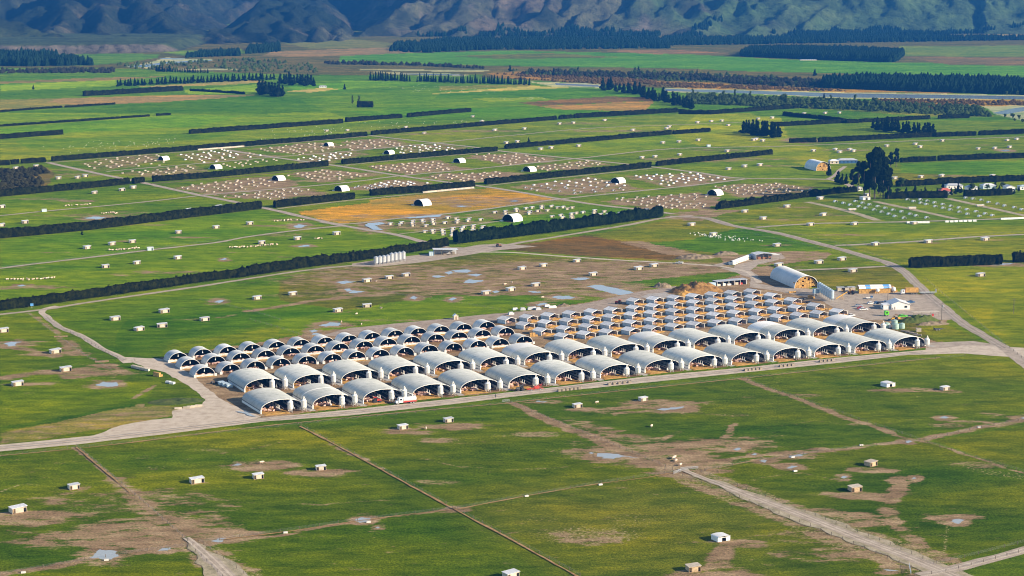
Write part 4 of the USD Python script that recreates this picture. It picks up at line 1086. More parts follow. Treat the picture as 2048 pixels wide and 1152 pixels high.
def on_hill(px, py):
    """where the line of sight through a spot of the photograph first meets the land"""
    x, y, d = ray(px, py)
    X, Z = _dd * x / y, CAM_H + d * _dd / y
    hit = np.nonzero(Z <= ground_z(X, _dd) + .05)[0]
    k = hit[0] if len(hit) else len(_dd) - 1
    return X[k], _dd[k]


def Gh(pts):
    return np.array([on_hill(*p) if p[1] < 125 else tuple(G(*p)) for p in pts])
# ---------------------------------------------------------------- plants
def leaves(centres, radii, n, size, seed, shell=.55, up=.25):
    """n leaf clumps as triangles through ellipsoids (centres, radii (k,3))"""
    r = np.random.default_rng(seed)
    c, rd = np.asarray(centres, float), np.asarray(radii, float)
    vol = rd.prod(1) ** (2 / 3)
    k = r.choice(len(c), n, p=vol / vol.sum())
    d = r.normal(size=(n, 3))
    d /= np.linalg.norm(d, axis=1, keepdims=True)
    rr = shell + (1 - shell) * r.random(n) ** .6
    p = c[k] + d * rd[k] * rr[:, None]
    nrm = d + r.normal(0, .45, (n, 3)) + [0, 0, up]
    nrm /= np.linalg.norm(nrm, axis=1, keepdims=True)
    return tris(p, nrm, size * r.uniform(.6, 1.4, n), r)


def tris(p, nrm, s, r):
    n = len(p)
    a = np.cross(nrm, r.normal(size=(n, 3)))
    a /= np.linalg.norm(a, axis=1, keepdims=True) + 1e-9
    b = np.cross(nrm, a)
    s = np.asarray(s)[:, None]
    v = np.stack([p + a * s, p - a * s * .5 + b * s * .85, p - a * s * .5 - b * s * .85], 1).reshape(-1, 3)
    return v, np.arange(3 * n).reshape(-1, 3)


def core(centres, radii, shrink, seed):
    m = MB()
    ico = trimesh.creation.icosphere(1)
    r = np.random.default_rng(seed)
    for c, rd in zip(centres, radii):
        v = ico.vertices * (np.asarray(rd) * shrink) * r.uniform(.85, 1.12, (len(ico.vertices), 1)) + c
        m.add(v, ico.faces)
    return m


def tree_model(name, h, blobs, n, size, leafmat, seed, trunk_r=.35, limbs=5, corek=.72):
    """blobs: (x, y, z, rx, ry, rz) in fractions of the height"""
    mdl = model(name)
    b = np.array(blobs) * h
    r = np.random.default_rng(seed)
    v, f = leaves(b[:, :3], b[:, 3:], n, size, seed)
    m = core(b[:, :3], b[:, 3:], corek, seed).add(v, f)
    part(mdl, "crown", m, leafmat)
    t = MB().tube((0, 0, -.3), (0, 0, h * .55), trunk_r, trunk_r * .55, 7).tube((0, 0, h * .55), (0, 0, h * .8), trunk_r * .55, trunk_r * .2, 6)
    for i in range(limbs):
        c = b[r.integers(len(b)), :3]
        t.tube((0, 0, max(.15 * h, c[2] * .55)), c, trunk_r * .4, trunk_r * .12, 5)
    part(mdl, "trunk", t, "bark")
    return mdl


def blobs_of(kind, seed):
    r = np.random.default_rng(seed)
    out = []
    if kind == "spire":
        for z in np.linspace(.12, .92, 7):
            w = .17 * (1 - z) + .035
            out.append((r.normal(0, .015), r.normal(0, .015), z, w * r.uniform(.85, 1.2), w * r.uniform(.85, 1.2), .10))
    elif kind == "big":
        for _ in range(13):
            z = r.uniform(.22, .90)
            w = .17 * (1 - abs(z - .45))
            a = r.uniform(0, 6.28)
            out.append((math.cos(a) * w * .75, math.sin(a) * w * .75, z, r.uniform(.065, .12), r.uniform(.065, .12), r.uniform(.06, .10)))
        out.append((0, 0, .90, .08, .08, .09))
    elif kind == "pine":
        for z in (.14, .28, .42, .56, .70, .84):
            for _ in range(2):
                a, w = r.uniform(0, 6.28), .24 * (1.08 - z)
                out.append((math.cos(a) * w * .5, math.sin(a) * w * .5, z + r.normal(0, .03), w * r.uniform(.75, 1.1), w * r.uniform(.75, 1.1), .11))
    elif kind == "round":
        for _ in range(10):
            a, q = r.uniform(0, 6.28), r.uniform(.05, .26)
            out.append((math.cos(a) * q, math.sin(a) * q, r.uniform(.35, .82), r.uniform(.14, .22), r.uniform(.14, .22), r.uniform(.12, .19)))
    elif kind == "column":
        for z in np.linspace(.2, .9, 6):
            out.append((r.normal(0, .03), r.normal(0, .03), z, .10 * r.uniform(.7, 1.2), .10 * r.uniform(.7, 1.2), .12))
    elif kind == "low":
        for _ in range(7):
            a, q = r.uniform(0, 6.28), r.uniform(0, .5)
            out.append((math.cos(a) * q, math.sin(a) * q, r.uniform(.3, .62), r.uniform(.28, .42), r.uniform(.28, .42), r.uniform(.24, .36)))
    return out


BIGPINE = [tree_model(f"big_pine_{k}", 26.0, blobs_of("big", 40 + k), 2600, .85, "pine_leaf", 60 + k, .55, 9, .62) for k in range(3)]
PINE = [tree_model(f"pine_{k}", 15.0, blobs_of("pine", 50 + k), 1100, .75, "pine_leaf", 70 + k, .3, 5, .7) for k in range(3)]
SPIRE = [tree_model(f"conifer_{k}", 15.0, blobs_of("spire", 80 + k), 420, .8, "forest_leaf", 90 + k, .25, 0, .75) for k in range(3)]
WILLOW = [tree_model(f"willow_{k}", 9.0, blobs_of("round", 100 + k), 520, .7, "willow_leaf", 110 + k, .22, 4, .7) for k in range(3)]
POPLAR = [tree_model(f"poplar_{k}", 12.0, blobs_of("column", 120 + k), 420, .6, "willow_leaf", 130 + k, .2, 3, .65) for k in range(2)]
BUSH = [tree_model(f"bush_{k}", 3.0, blobs_of("low", 140 + k), 220, .36, "shrub_leaf", 150 + k, .08, 2, .75) for k in range(3)]


def plant(name, mdls, base_px, h_px, label, group, cat="tree", h0=15.0, seed=0, wide=1.0):
    """a tree whose foot is seen at base_px and whose top stands h_px photo pixels higher"""
    r = np.random.default_rng(seed)
    p = G(*base_px)
    depth = p[1] * CT + CAM_H * ST
    h = h_px * depth / FPX / math.cos(PITCH)
    s = h / h0
    return copy(name, mdls[int(r.integers(len(mdls)))], label, cat, (p[0], p[1], 0), r.uniform(0, 6.28), (s * wide * r.uniform(.88, 1.15), s * wide * r.uniform(.88, 1.15), s), group)


def hedge(px_pts, height, width, label, seed, ragged=.12, trunks=False, leafmat="hedge_leaf", tops=0, group=None, tuft=1.0):
    """a shelter belt along its near foot"""
    r = np.random.default_rng(seed)
    p = Gl(px_pts)
    s = np.concatenate([[0], np.cumsum(np.linalg.norm(np.diff(p, axis=0), axis=1))])
    L = s[-1]
    dist = float(p[:, 1].mean())
    step = max(1.4, dist / 900)
    n = max(4, int(L / step))
    t = np.linspace(0, L, n)
    x, y = np.interp(t, s, p[:, 0]), np.interp(t, s, p[:, 1])
    d = np.stack([np.gradient(x), np.gradient(y)], 1)
    d /= np.linalg.norm(d, axis=1, keepdims=True)
    nr = np.stack([-d[:, 1], d[:, 0]], 1)
    if (nr[:, 1].mean()) < 0:
        nr = -nr                                                # away from the viewer
    hh = height * (1 + ragged * (meshkit.fbm(np.stack([t / 7, t * 0 + seed, t * 0], 1), 3, seed) - .5) * 2 + r.normal(0, ragged * .18, n))
    gap = .9 if trunks else .15
    prof = [(0.10, gap), (0.0, .42), (.05, .80), (.22, .97), (.5, 1.0), (.78, .97), (.95, .8), (1.0, .42), (.9, gap)]
    rows = []
    for k, (a, z) in enumerate(prof):
        zz = np.full(n, z) if z == gap else hh * z
        off = width * a + r.normal(0, width * .045, n) + (meshkit.fbm(np.stack([t / 3.5, t * 0 + k * 7.1, t * 0 + seed], 1), 2, seed) - .5) * width * .35
        zz = zz + r.normal(0, .04 * height, n) * (z != gap)
        rows.append(np.stack([x + nr[:, 0] * off, y + nr[:, 1] * off, zz], -1))
    bump = .86 + .22 * np.abs(np.sin(np.pi * t / 3.3 + meshkit.noise(np.stack([t / 5, t * 0 + seed, t * 0], 1), seed) * 5))
    for P_ in rows:
        P_[:, 2] *= .93 + .09 * bump ** 2
        P_[:, :2] = np.stack([x, y], 1) + nr * width * .5 + (P_[:, :2] - np.stack([x, y], 1) - nr * width * .5) * bump[:, None]
    P = np.stack(rows)
    m = MB().grid(P if d[:, 0].mean() > 0 else P[:, ::-1])
    for e in (0, -1):
        ring = P[:, e]
        c = ring.mean(0)
        k = np.arange(len(ring) - 1)
        f = np.stack([np.zeros_like(k), k + 1, k + 2], 1)
        m.add(np.vstack([c, ring]), f if (e == 0) else f[:, ::-1])
    # leaf tufts over the faces
    size = tuft * max(.40, dist / 3000)
    nt = int(min(26000, L * (2 * height + width) / (size * size * 1.5)))
    u = r.random(nt) * (n - 1.001)
    w = r.random(nt) ** .9 * (len(prof) - 1.001)
    iu, iw = u.astype(int), w.astype(int)
    fu, fw = (u - iu)[:, None], (w - iw)[:, None]
    q = (P[iw, iu] * (1 - fu) + P[iw, iu + 1] * fu) * (1 - fw) + (P[iw + 1, iu] * (1 - fu) + P[iw + 1, iu + 1] * fu) * fw
    cen = np.stack([x[iu] + nr[iu, 0] * width * .5, y[iu] + nr[iu, 1] * width * .5, hh[iu] * .55], 1)
    nm = q - cen
    nm /= np.linalg.norm(nm, axis=1, keepdims=True)
    q = q + nm * r.uniform(-.05, .45, (nt, 1)) * size
    v, f = tris(q, nm + r.normal(0, .5, (nt, 3)), size * r.uniform(.6, 1.3, nt), r)
    m.add(v, f)
    th = thing("hedge", label, "hedge", group=group)
    part(th, "foliage", m, leafmat)
    if tops:                                                    # leaders and odd tall trees that stand above the clipped top
        mt = MB()
        for k in range(tops):
            i = int(r.integers(2, n - 2))
            w_ = r.uniform(.6, 1.3)
            c = np.array([x[i] + nr[i, 0] * width * .5, y[i] + nr[i, 1] * width * .5, hh[i]])
            v, f = leaves([c + [0, 0, .1], c + [0, 0, w_ * .7]], [(w_, w_, w_ * .8), (w_ * .5, w_ * .5, w_ * .9)], 46, .5, seed * 31 + k)
            mt.add(v, f)
        part(th, "top_growth", mt, leafmat, kind="stuff")
    sp = 3.2 if trunks else 8.0
    if trunks:
        for q_ in np.arange(1.0, L - 1, sp)[:200]:
            cx, cy = np.interp(q_, s, p[:, 0]), np.interp(q_, s, p[:, 1])
            i = min(n - 1, int(q_ / L * (n - 1)))
            o = nr[i] * width * .35
            part(th, "trunk", MB().tube((cx + o[0], cy + o[1], -.1), (cx + o[0] + r.normal(0, .1), cy + o[1], height * .5), .16, .12, 5, False), "bark")
    else:
        tr = MB()
        for q_ in np.arange(1.0, L - 1, sp):
            cx, cy = np.interp(q_, s, p[:, 0]), np.interp(q_, s, p[:, 1])
            i = min(n - 1, int(q_ / L * (n - 1)))
            o = nr[i] * width * .45
            tr.tube((cx + o[0], cy + o[1], -.1), (cx + o[0], cy + o[1], height * .5), .14, .1, 4, False)
        if tr.n:
            part(th, "stems", tr, "bark", kind="stuff")
    return th


HEDGES = [
    ([(-80, 635), (0, 623.5), (205, 595), (293, 582.5), (410, 565), (500, 553.5)], 5.6, 4.2, "longest dark conifer hedge, bare trunks along the left track", dict(trunks=True, ragged=.10, tops=14)),
    ([(500, 553.5), (617, 536), (700, 525), (746, 519), (820, 507), (898, 494)], 6.2, 4.5, "uneven conifer hedge behind the eight grain silos", dict(trunks=True, ragged=.22, tops=22)),
    ([(916, 489), (1000, 479), (1090, 468), (1200, 453), (1326, 435)], 8.2, 5.5, "tall shaggy row of pines above the ploughed field", dict(trunks=True, ragged=.26, tops=40, leafmat="pine_leaf")),
    ([(-60, 486), (0, 477.5), (176, 461), (342, 440), (524.6, 418)], 6.4, 4.0, "long clipped hedge left of the ochre field", {}),
    ([(-60, 401), (0, 394), (130, 381.5), (260, 368.5)], 5.5, 3.6, "clipped hedge beside the dark scrub on the left", {}),
    ([(270, 368), (290, 364.5)], 4.8, 3.6, "short hedge stub by the left crossroads", {}),
    ([(307.6, 364), (430, 355), (560, 342), (658, 332)], 5.0, 3.6, "clipped hedge between the two left hut fields", {}),
    ([(552, 416), (630, 407), (711, 398)], 5.6, 3.8, "short thick hedge left along the ochre field", {}),
    ([(743, 392), (850, 384.5), (950, 375)], 5.6, 3.8, "clipped hedge along the top of the ochre field", {}),
    ([(974, 369.5), (1130, 353), (1303.7, 335)], 5.0, 3.6, "long trimmed hedge above the white dome huts", {}),
    ([(687, 329), (830, 316), (996, 302.5)], 4.6, 3.4, "trimmed hedge in the upper middle of the hut fields", {}),
    ([(1316, 332.5), (1430, 321), (1545.5, 309)], 4.8, 3.4, "trimmed hedge left of the far hay barn", {}),
    ([(1013, 298), (1140, 287), (1264, 276), (1344, 269)], 4.6, 3.4, "trimmed hedge with a lone tree behind it", {}),
    ([(1348, 269), (1384, 266.5), (1421.5, 263.5)], 4.4, 3.2, "short hedge piece left of the dark grove", {}),
    ([(106, 323), (294, 308), (400, 299.5), (502, 291.5), (600, 284), (735, 272)], 4.6, 3.4, "long far hedge above the left hut fields", {}),
    ([(-60, 333), (0, 331), (20, 330)], 4.4, 3.4, "outermost hedge stub at the left edge", {}), ([(24, 329), (39, 328)], 4.2, 3.4, "round clipped hedge stub at the left edge", {}), ([(44, 327.5), (92, 324.5)], 4.4, 3.4, "hedge stub by the top of the left farm track", {}),
    ([(745, 270.5), (930, 255), (1114, 239.5)], 4.6, 3.4, "long far hedge in the upper centre", {}),
    ([(1121, 239), (1146, 236.5)], 4.4, 3.4, "low far hedge piece left of the bare brown field", {}), ([(1150, 236.5), (1250, 231), (1357, 225)], 5.5, 3.6, "far hedge below the bare brown field", {}),
    ([(1357, 228), (1420, 229), (1500, 223), (1567, 218.5), (1650, 213)], 5.0, 4.0, "wavy far hedge below the bright river willows", dict(ragged=.2)),
    ([(381, 268), (530, 258), (687, 246.5)], 5.0, 3.6, "far hedge on the yellow green slope", {}), ([(694, 244.5), (755, 239.5), (805, 236)], 5.0, 3.6, "gappy far hedge left of the paired trees", {}), ([(817, 235), (880, 229), (943, 224)], 5.0, 3.6, "far hedge right of the paired trees", {}),
    ([(-60, 283), (0, 278.5), (127, 269)], 5.2, 3.6, "far hedge ending in the left meadow", {}),
    ([(-40, 257), (0, 253.5), (170, 242), (300, 233)], 2.4, 2.4, "thin low hedge on the far left slope", {}), ([(314, 232), (342, 230)], 2.6, 2.4, "short thin hedge end on the left slope", {}),
    ([(0, 224.5), (44, 221)], 2.4, 2.4, "thin hedge piece at the far left edge", {}), ([(45, 221), (84, 218), (125, 215.5)], 2.4, 2.4, "thin middle hedge piece above the tan field", {}), ([(131, 215.5), (190, 211.5), (231, 209)], 2.4, 2.4, "thin right hedge piece under the tan field", {}),
    ([(169, 192.5), (260, 187.5), (366, 181.5)], 7.0, 5.0, "bold dark hedge above the tan field", {}), ([(380, 182), (430, 184.5), (487, 188.5)], 3.0, 3.0, "low dark hedge left of the twin groves", dict(ragged=.3)),
    ([(1565, 231), (1600, 235), (1630, 237.5)], 4.4, 4.2, "short slanting hedge beyond the dark grove", {}), ([(1634, 237.5), (1670, 242), (1692, 246)], 4.4, 4.2, "second slanting hedge beyond the dark grove", {}),
    ([(1550, 253.5), (1620, 250), (1690, 246)], 4.8, 3.6, "hedge running right from the dark grove", {}), ([(1694, 247), (1780, 242.5), (1861, 238)], 4.4, 3.6, "far right hedge behind the long grove", {}), ([(1878, 238), (1939, 236)], 4.4, 3.6, "far right hedge end near the river bend", {}),
    ([(1580, 286), (1633, 285)], 4.6, 3.8, "square hedge block by two long puddles", {}), ([(1639.5, 285), (1777, 278), (1869, 273.5)], 5.0, 3.8, "hedge below the long right grove", {}),
    ([(1872, 274), (1953, 271.5)], 4.6, 3.8, "hedge right of the long grove", {}), ([(1960, 271), (2060, 267), (2120, 264)], 4.8, 3.8, "outermost upper hedge at the right edge", {}),
    ([(1804, 325.5), (1873, 322.5)], 4.8, 3.6, "hedge touching the tallest pines", {}), ([(1878, 322), (2060, 316), (2120, 313)], 5.2, 3.8, "long right hedge behind the farmhouse", {}),
    ([(1796, 374), (1920, 367), (2060, 361.5), (2120, 359)], 5.0, 4.6, "shaggy hedge behind the red roofed house", dict(ragged=.25)), ([(1772, 398), (1840, 397), (1895, 396)], 5.2, 4.4, "hedge in front of the red roofed house", {}), ([(1931, 394), (1980, 392), (2025, 390)], 5.4, 4.4, "dark hedge block in front of the pale sheds", {}),
    ([(1442, 418.5), (1500, 411), (1553, 404)], 5.0, 4.0, "left part of the curving tree belt", dict(ragged=.35, tops=16)), ([(1556, 404), (1600, 397), (1645, 390.5), (1680, 387), (1714, 384)], 4.6, 4.0, "right part of the curving tree belt", dict(ragged=.35, tops=16)),
    ([(1822, 536.5), (1915, 533), (2005, 529.5)], 6.6, 4.6, "free standing dark hedge block at right", {}), ([(2030, 526), (2120, 523)], 6.0, 4.6, "dark hedge at the right edge", dict(ragged=.2)),
]
for k, (pts, h, w, lab, kw) in enumerate(HEDGES):
    hedge(pts, h, w, lab, 200 + k, **kw)

# groves and single trees
r_ = np.random.default_rng(31)
for px, py, hp in [(1487, 266, 26), (1497, 268, 30), (1506, 270, 31), (1515, 271, 32), (1525, 272, 33), (1534, 273, 33), (1543, 275, 34), (1550, 276, 32), (1557, 274, 27), (1492, 263, 25), (1512, 266, 28), (1530, 268, 29), (1547, 270, 28)]:
    plant("pine_tree", PINE, (px, py), hp, "dark pine in the dense grove by the upper tracks", "pines of the upper right grove", seed=px)
for px, py, hp in [(1747, 257, 20), (1755, 260, 26), (1764, 261, 27), (1774, 263, 30), (1784, 264, 29), (1795, 265, 27), (1806, 266, 24), (1817, 267, 24), (1828, 267, 23), (1838, 268, 24), (1849, 268, 25), (1859, 269, 26), (1866, 268, 22), (1770, 258, 24), (1790, 260, 23), (1812, 262, 20), (1835, 263, 20), (1855, 264, 21)]:
    plant("pine_tree", PINE, (px, py), hp, "dark pine in the long grove behind the right hedges", "pines of the long right grove", seed=px)
for px, py, hp, lab in [(1749, 398, 104, "tallest dark pine of the big clump"), (1739, 393, 88, "left tall pine of the big clump"), (1766, 397, 84, "right tall pine of the big clump"), (1716, 384, 62, "broad pine on the left flank of the big clump"), (1706, 378, 40, "lowest pine at the left of the big clump"), (1775, 392, 58, "short pine on the right flank of the big clump"),
                        (1728, 396, 74, "slim pine at the front of the big clump"), (1757, 388, 92, "pine just behind the tallest of the big clump"), (1792, 334, 38, "rounded pine right of the big clump"), (1781, 338, 34, "smaller pine between the big clump and hedge"), (1760, 398, 40, "low pine under the tallest of the big clump"), (1776, 398, 34, "low pine at the foot of the right flank")]:
    plant("pine_tree", BIGPINE, (px, py), hp, lab, "big pines by the farmhouse", h0=26.0, seed=px, wide=.72 if hp > 60 else 1.0)
for px, py, hp, lab in [(1657, 352, 26, "narrow dark tree beside the far hay barn"), (1676, 366, 26, "left pine of three by the curving drive"), (1684, 369, 24, "middle pine of three by the curving drive"), (1692, 368, 20, "right pine of three by the curving drive"), (1057, 287, 13, "lone dark tree behind the trimmed hedge"),
                        (1433, 419, 12, "small lone tree left of the curving belt"), (2040, 522, 22, "dark tree at the right edge"), (164, 470, 10, "small round tree in the left paddock")]:
    plant("pine_tree", PINE, (px, py), hp, lab, None, seed=px)
for k in range(11):
    plant("pine_tree", PINE, (518 + k * 4.6 + r_.uniform(-1.5, 1.5), 188 + k * .4 + r_.uniform(-3, 3)), r_.uniform(22, 29), "dark pine in the nearer of the twin groves", "pines of the nearer twin grove", seed=900 + k)
for k in range(13):
    plant("pine_tree", PINE, (562 + k * 5.4 + r_.uniform(-1.5, 1.5), 168 + k * .25 + r_.uniform(-3, 2)), r_.uniform(18, 24), "dark pine in the farther of the twin groves", "pines of the farther twin grove", seed=930 + k)
for px, py, hp, lab, md in [(705, 208, 17, "left of two upright trees in the far field", POPLAR), (718, 207, 16, "right of two upright trees in the far field", POPLAR), (689, 179, 12, "round tree alone in a far green field", PINE), (67, 179, 10, "round tree alone in the far left field", PINE), (2038, 383, 12, "small tree by the pale sheds", PINE)]:
    plant("tree", md, (px, py), hp, lab, None, h0=12.0 if md is POPLAR else 15.0, seed=px)
hedge([(714, 215), (746, 215)], 8.0, 7.0, "clipped hedge block beside two upright trees", 280)
for k in range(46):
    plant("conifer_tree", PINE, (236 + k * 6.9 + r_.uniform(-2, 2), 172.5 - k * .30 + r_.uniform(-1, 1)), r_.uniform(12, 16.5), f"dark conifer in the long row above the tan strip, {third(k, 0, 46)}", f"conifers of the long far left row, {third(k, 0, 46)}", seed=1000 + k)
for k in range(21):
    plant("conifer_tree", PINE, (314 + k * 5.1 + r_.uniform(-1, 1), 143 + k * .17), r_.uniform(7, 15) if k < 6 else r_.uniform(6, 10), "dark conifer in the short row by the braided river", "conifers of the row by the river", seed=1100 + k)
for k in range(66):
    x = 742 + k * 4.85
    if 824 < x < 830 or 927 < x < 935:
        continue
    plant("conifer_tree", SPIRE, (x + r_.uniform(-1.5, 1.5), 160.5 + (x - 742) * .030 + r_.uniform(-1, 1)), r_.uniform(11, 19), f"dark spire conifer in the row along the river bank, {third(k, 0, 66)}", f"conifers along the near river bank, {third(k, 0, 66)}", seed=1200 + k)
for px, py, hp in [(1020, 143, 14), (1077, 149, 13), (1107, 151, 16), (1156, 143, 11), (1270, 143, 10), (1277, 143, 11), (1182, 152, 9), (1630, 152, 15), (1394, 149, 11), (1648, 197, 11)]:
    plant("conifer_tree", PINE, (px, py), hp, "dark lone pine standing out of the river scrub", "lone pines on the river flats", seed=px)
for k in range(34):
    t = k / 33
    plant("pine_tree", PINE, (1205 + 175 * t ** .8 + r_.uniform(-4, 4), 178 + 40 * t + r_.uniform(-4, 3)), r_.uniform(16, 27), f"dark pine of the belt between river and brown field, {third(k, 0, 34)}", f"pines of the belt by the brown field, {third(k, 0, 34)}", seed=1300 + k)
for k in range(92):
    x = r_.uniform(1370, 1960)
    lo, hi = np.interp(x, [1370, 1700, 1960], [194, 208, 222]), np.interp(x, [1370, 1500, 1700, 1960], [207, 213, 224, 233])
    plant("willow_tree", WILLOW if r_.random() < .66 else POPLAR, (x, r_.uniform(lo, hi)), r_.uniform(8, 17), f"bright green willow on the near river bank, {third(x, 1370, 1960)}", f"willows of the near river bank, {third(x, 1370, 1960)}", h0=9.0, seed=1400 + k)
for k in range(64):
    x = r_.uniform(1090, 2040)
    y = r_.uniform(*np.interp(x, [1090, 1400, 2040], [142, 152, 188]) + np.array([0, 14]) * (x < 1650) + np.array([-1, 4]) * (x >= 1650))
    plant("willow_tree", WILLOW, (x, y), r_.uniform(6, 13), f"grey green willow on the far river flats, {third(x, 1090, 2040)}", f"willows of the far river flats, {third(x, 1090, 2040)}", h0=9.0, seed=1500 + k)
for px, py, hp in [(1795, 392, 16), (1812, 388, 14), (1830, 386, 18), (1850, 385, 13), (1862, 392, 12), (1910, 388, 14), (1922, 386, 13), (1975, 380, 12), (1990, 376, 16), (2005, 378, 14), (1803, 374, 20), (2015, 380, 12), (1874, 391, 14), (1902, 390, 16), (1916, 384, 18), (1938, 388, 14), (1945, 382, 16), (1956, 384, 12), (1998, 386, 15), (1842, 392, 14), (1886, 376, 14), (2028, 388, 10)]:
    plant("garden_tree", WILLOW if px % 2 else PINE, (px, py), hp, "garden tree among the farmhouses at right", "garden trees of the farmhouses", h0=9.0 if px % 2 else 15.0, seed=px)
for px, py, hp in [(2010, 236, 9), (2025, 238, 12), (2038, 240, 11), (2030, 244, 8), (2045, 247, 10)]:
    plant("willow_tree", WILLOW, (px, py), hp, "willow on the gravel of the right river bend", "willows of the river bend", h0=9.0, seed=px)

# woods and scrub that read as one mass
def wood(name, polys, spacing, h, label, seed, k=26, mat_="forest_leaf", cap=9000, jag=.3, wide=.27):
    """a far wood: many small tapering crowns in one mesh"""
    from shapely.geometry import Polygon
    import shapely
    r = np.random.default_rng(seed)
    m = MB()
    for poly in polys:
        P = Polygon(Gh(poly)).buffer(0)
        x0, y0, x1, y1 = P.bounds
        n = int(min(cap, (x1 - x0) * (y1 - y0) / spacing ** 2))
        q = np.stack([r.uniform(x0, x1, n), r.uniform(y0, y1, n)], 1)
        q = q[shapely.contains_xy(P, q[:, 0], q[:, 1])]
        hh = h * (1 + r.normal(0, jag * .5, len(q)).clip(-.5, .6))
        z0 = ground_z(q[:, 0], q[:, 1])
        w = hh * wide
        ang = np.arange(6) * math.pi / 3
        for zz, ww, last in ((.0, .8, False), (.33, 1.0, False), (.7, .6, False), (1.0, .06, True)):
            ring = np.stack([q[:, None, 0] + np.cos(ang + zz * 2) * w[:, None] * ww * r.uniform(.7, 1.25, (len(q), 6)), q[:, None, 1] + np.sin(ang + zz * 2) * w[:, None] * ww * r.uniform(.7, 1.25, (len(q), 6)),
                             np.broadcast_to((z0 + hh * zz)[:, None], (len(q), 6))], -1)
            if zz == 0:
                rings = []
            rings.append(ring)
        V = np.stack(rings, 1).reshape(-1, 3)                    # (tree, level, 6)
        i, j = np.meshgrid(np.arange(3), np.arange(6), indexing="ij")
        f = np.stack([i * 6 + j, i * 6 + (j + 1) % 6, (i + 1) * 6 + (j + 1) % 6, (i + 1) * 6 + j], -1).reshape(-1, 4)
        m.add(V, (f[None] + (np.arange(len(q)) * 24)[:, None, None]).reshape(-1, 4))
    solo(name, m, mat_, label, "wood" if name != "scrub" else "scrub", None, "stuff")


wood("forest", [[(780, 103), (860, 106), (960, 100.5), (1030, 100), (1340, 97), (1335, 92), (1560, 88), (2100, 80), (2100, 76), (1700, 76), (1350, 78), (1160, 79), (880, 80), (870, 84), (790, 90)]], 7.5, 11.5, "dark plantation forest across the far side of the valley", 1, jag=.16, wide=.33)
wood("forest", [[(1480, 113), (1530, 115), (1660, 121), (1790, 125), (1808, 110), (1700, 104), (1560, 102), (1500, 104)]], 6.0, 15.0, "nearer dark plantation block with a sharp right edge", 2, jag=.16, wide=.33)
wood("forest", [[(1640, 176), (1800, 182), (2100, 192), (2100, 172), (1900, 166), (1730, 164), (1650, 166)]], 5.6, 13.5, "dark spiky conifer wood behind the river", 3, jag=.4, wide=.31)
wood("forest", [[(0, 132), (60, 133), (170, 131), (190, 131), (130, 121), (100, 124), (0, 128)], [(-60, 121), (100, 117), (120, 113.5), (-60, 112.5)]], 7.0, 15.0, "dark wood at the far left valley edge", 4)
wood("forest", [[(830, 73.5), (930, 70.5), (938, 66), (840, 69)], [(955, 74), (1320, 73.5), (1320, 70.5), (955, 71)], [(1545, 69), (1600, 69), (1600, 65), (1545, 66)], [(1590, 77), (1650, 77), (1900, 73), (1890, 70), (1700, 68), (1590, 71)]], 8.0, 13.0, "dark tree blocks at the foot of the mountains", 5)
wood("forest", [[(1888, 68), (1990, 61), (1990, 56), (1890, 62)], [(2024, 57), (2100, 56), (2100, 51), (2024, 53)], [(1348, 74), (1400, 72), (1446, 44), (1444, 33), (1430, 38), (1390, 55)]], 8.0, 12.0, "pine block climbing a gully on the green mountain flank", 6)
wood("forest", [[(490, 108), (560, 104), (560, 90), (500, 96)], [(370, 116), (480, 112), (480, 104), (400, 107)]], 8.0, 10.0, "scattered dark wood at the mouth of the left valley", 7)
wood("scrub", [[(650, 126), (740, 126), (970, 136), (985, 139), (820, 131), (660, 129)], [(1370, 152), (1640, 162), (1660, 176), (1530, 172), (1380, 160)], [(1060, 143), (1380, 150), (1400, 163), (1180, 155), (1040, 150)], [(0, 147), (230, 146), (230, 139), (0, 142)]], 9.0, 5.0, "grey green scrub along the braided river flats", 8, mat_="shrub_leaf", jag=.7, wide=.6)
wood("scrub", [[(230, 130), (480, 118), (620, 128), (640, 146), (480, 146), (440, 136), (300, 144)], [(990, 140), (1380, 146), (1640, 160), (1400, 165), (1050, 152)]], 21.0, 4.5, "sparse low bushes dotted over the braided river flats", 18, mat_="willow_leaf", jag=.8, wide=.6)
wood("scrub", [[(1350, 166), (1520, 173), (1700, 182), (1690, 184), (1500, 179), (1348, 175)], [(1740, 199), (2060, 203), (2060, 211), (1950, 212), (1880, 222), (1780, 208)], [(990, 148), (1130, 150), (1290, 160), (1400, 173), (1150, 162)], [(1000, 156), (1400, 174), (1420, 176), (1250, 172)]], 6.5, 2.4, "golden gorse covering the river flats", 9, mat_="gorse_leaf", jag=.8, wide=.8)
wood("scrub", [[(1380, 190), (1700, 203), (1960, 215), (1985, 234), (1870, 230), (1700, 220), (1380, 208)]], 7.0, 4.0, "green willow thicket along the near river bank", 10, mat_="willow_leaf", jag=.7, wide=.7)
wood("scrub", [[(0, 342), (88, 336), (95, 346), (60, 356), (0, 362)], [(0, 366), (80, 356), (88, 368), (70, 376), (0, 388)]], 4.0, 2.6, "dark thorny scrub patch at the left edge", 11, mat_="shrub_leaf", jag=.6, wide=.8)
# ---------------------------------------------------------------- barns, shelters, pens
rb = np.random.default_rng(11)


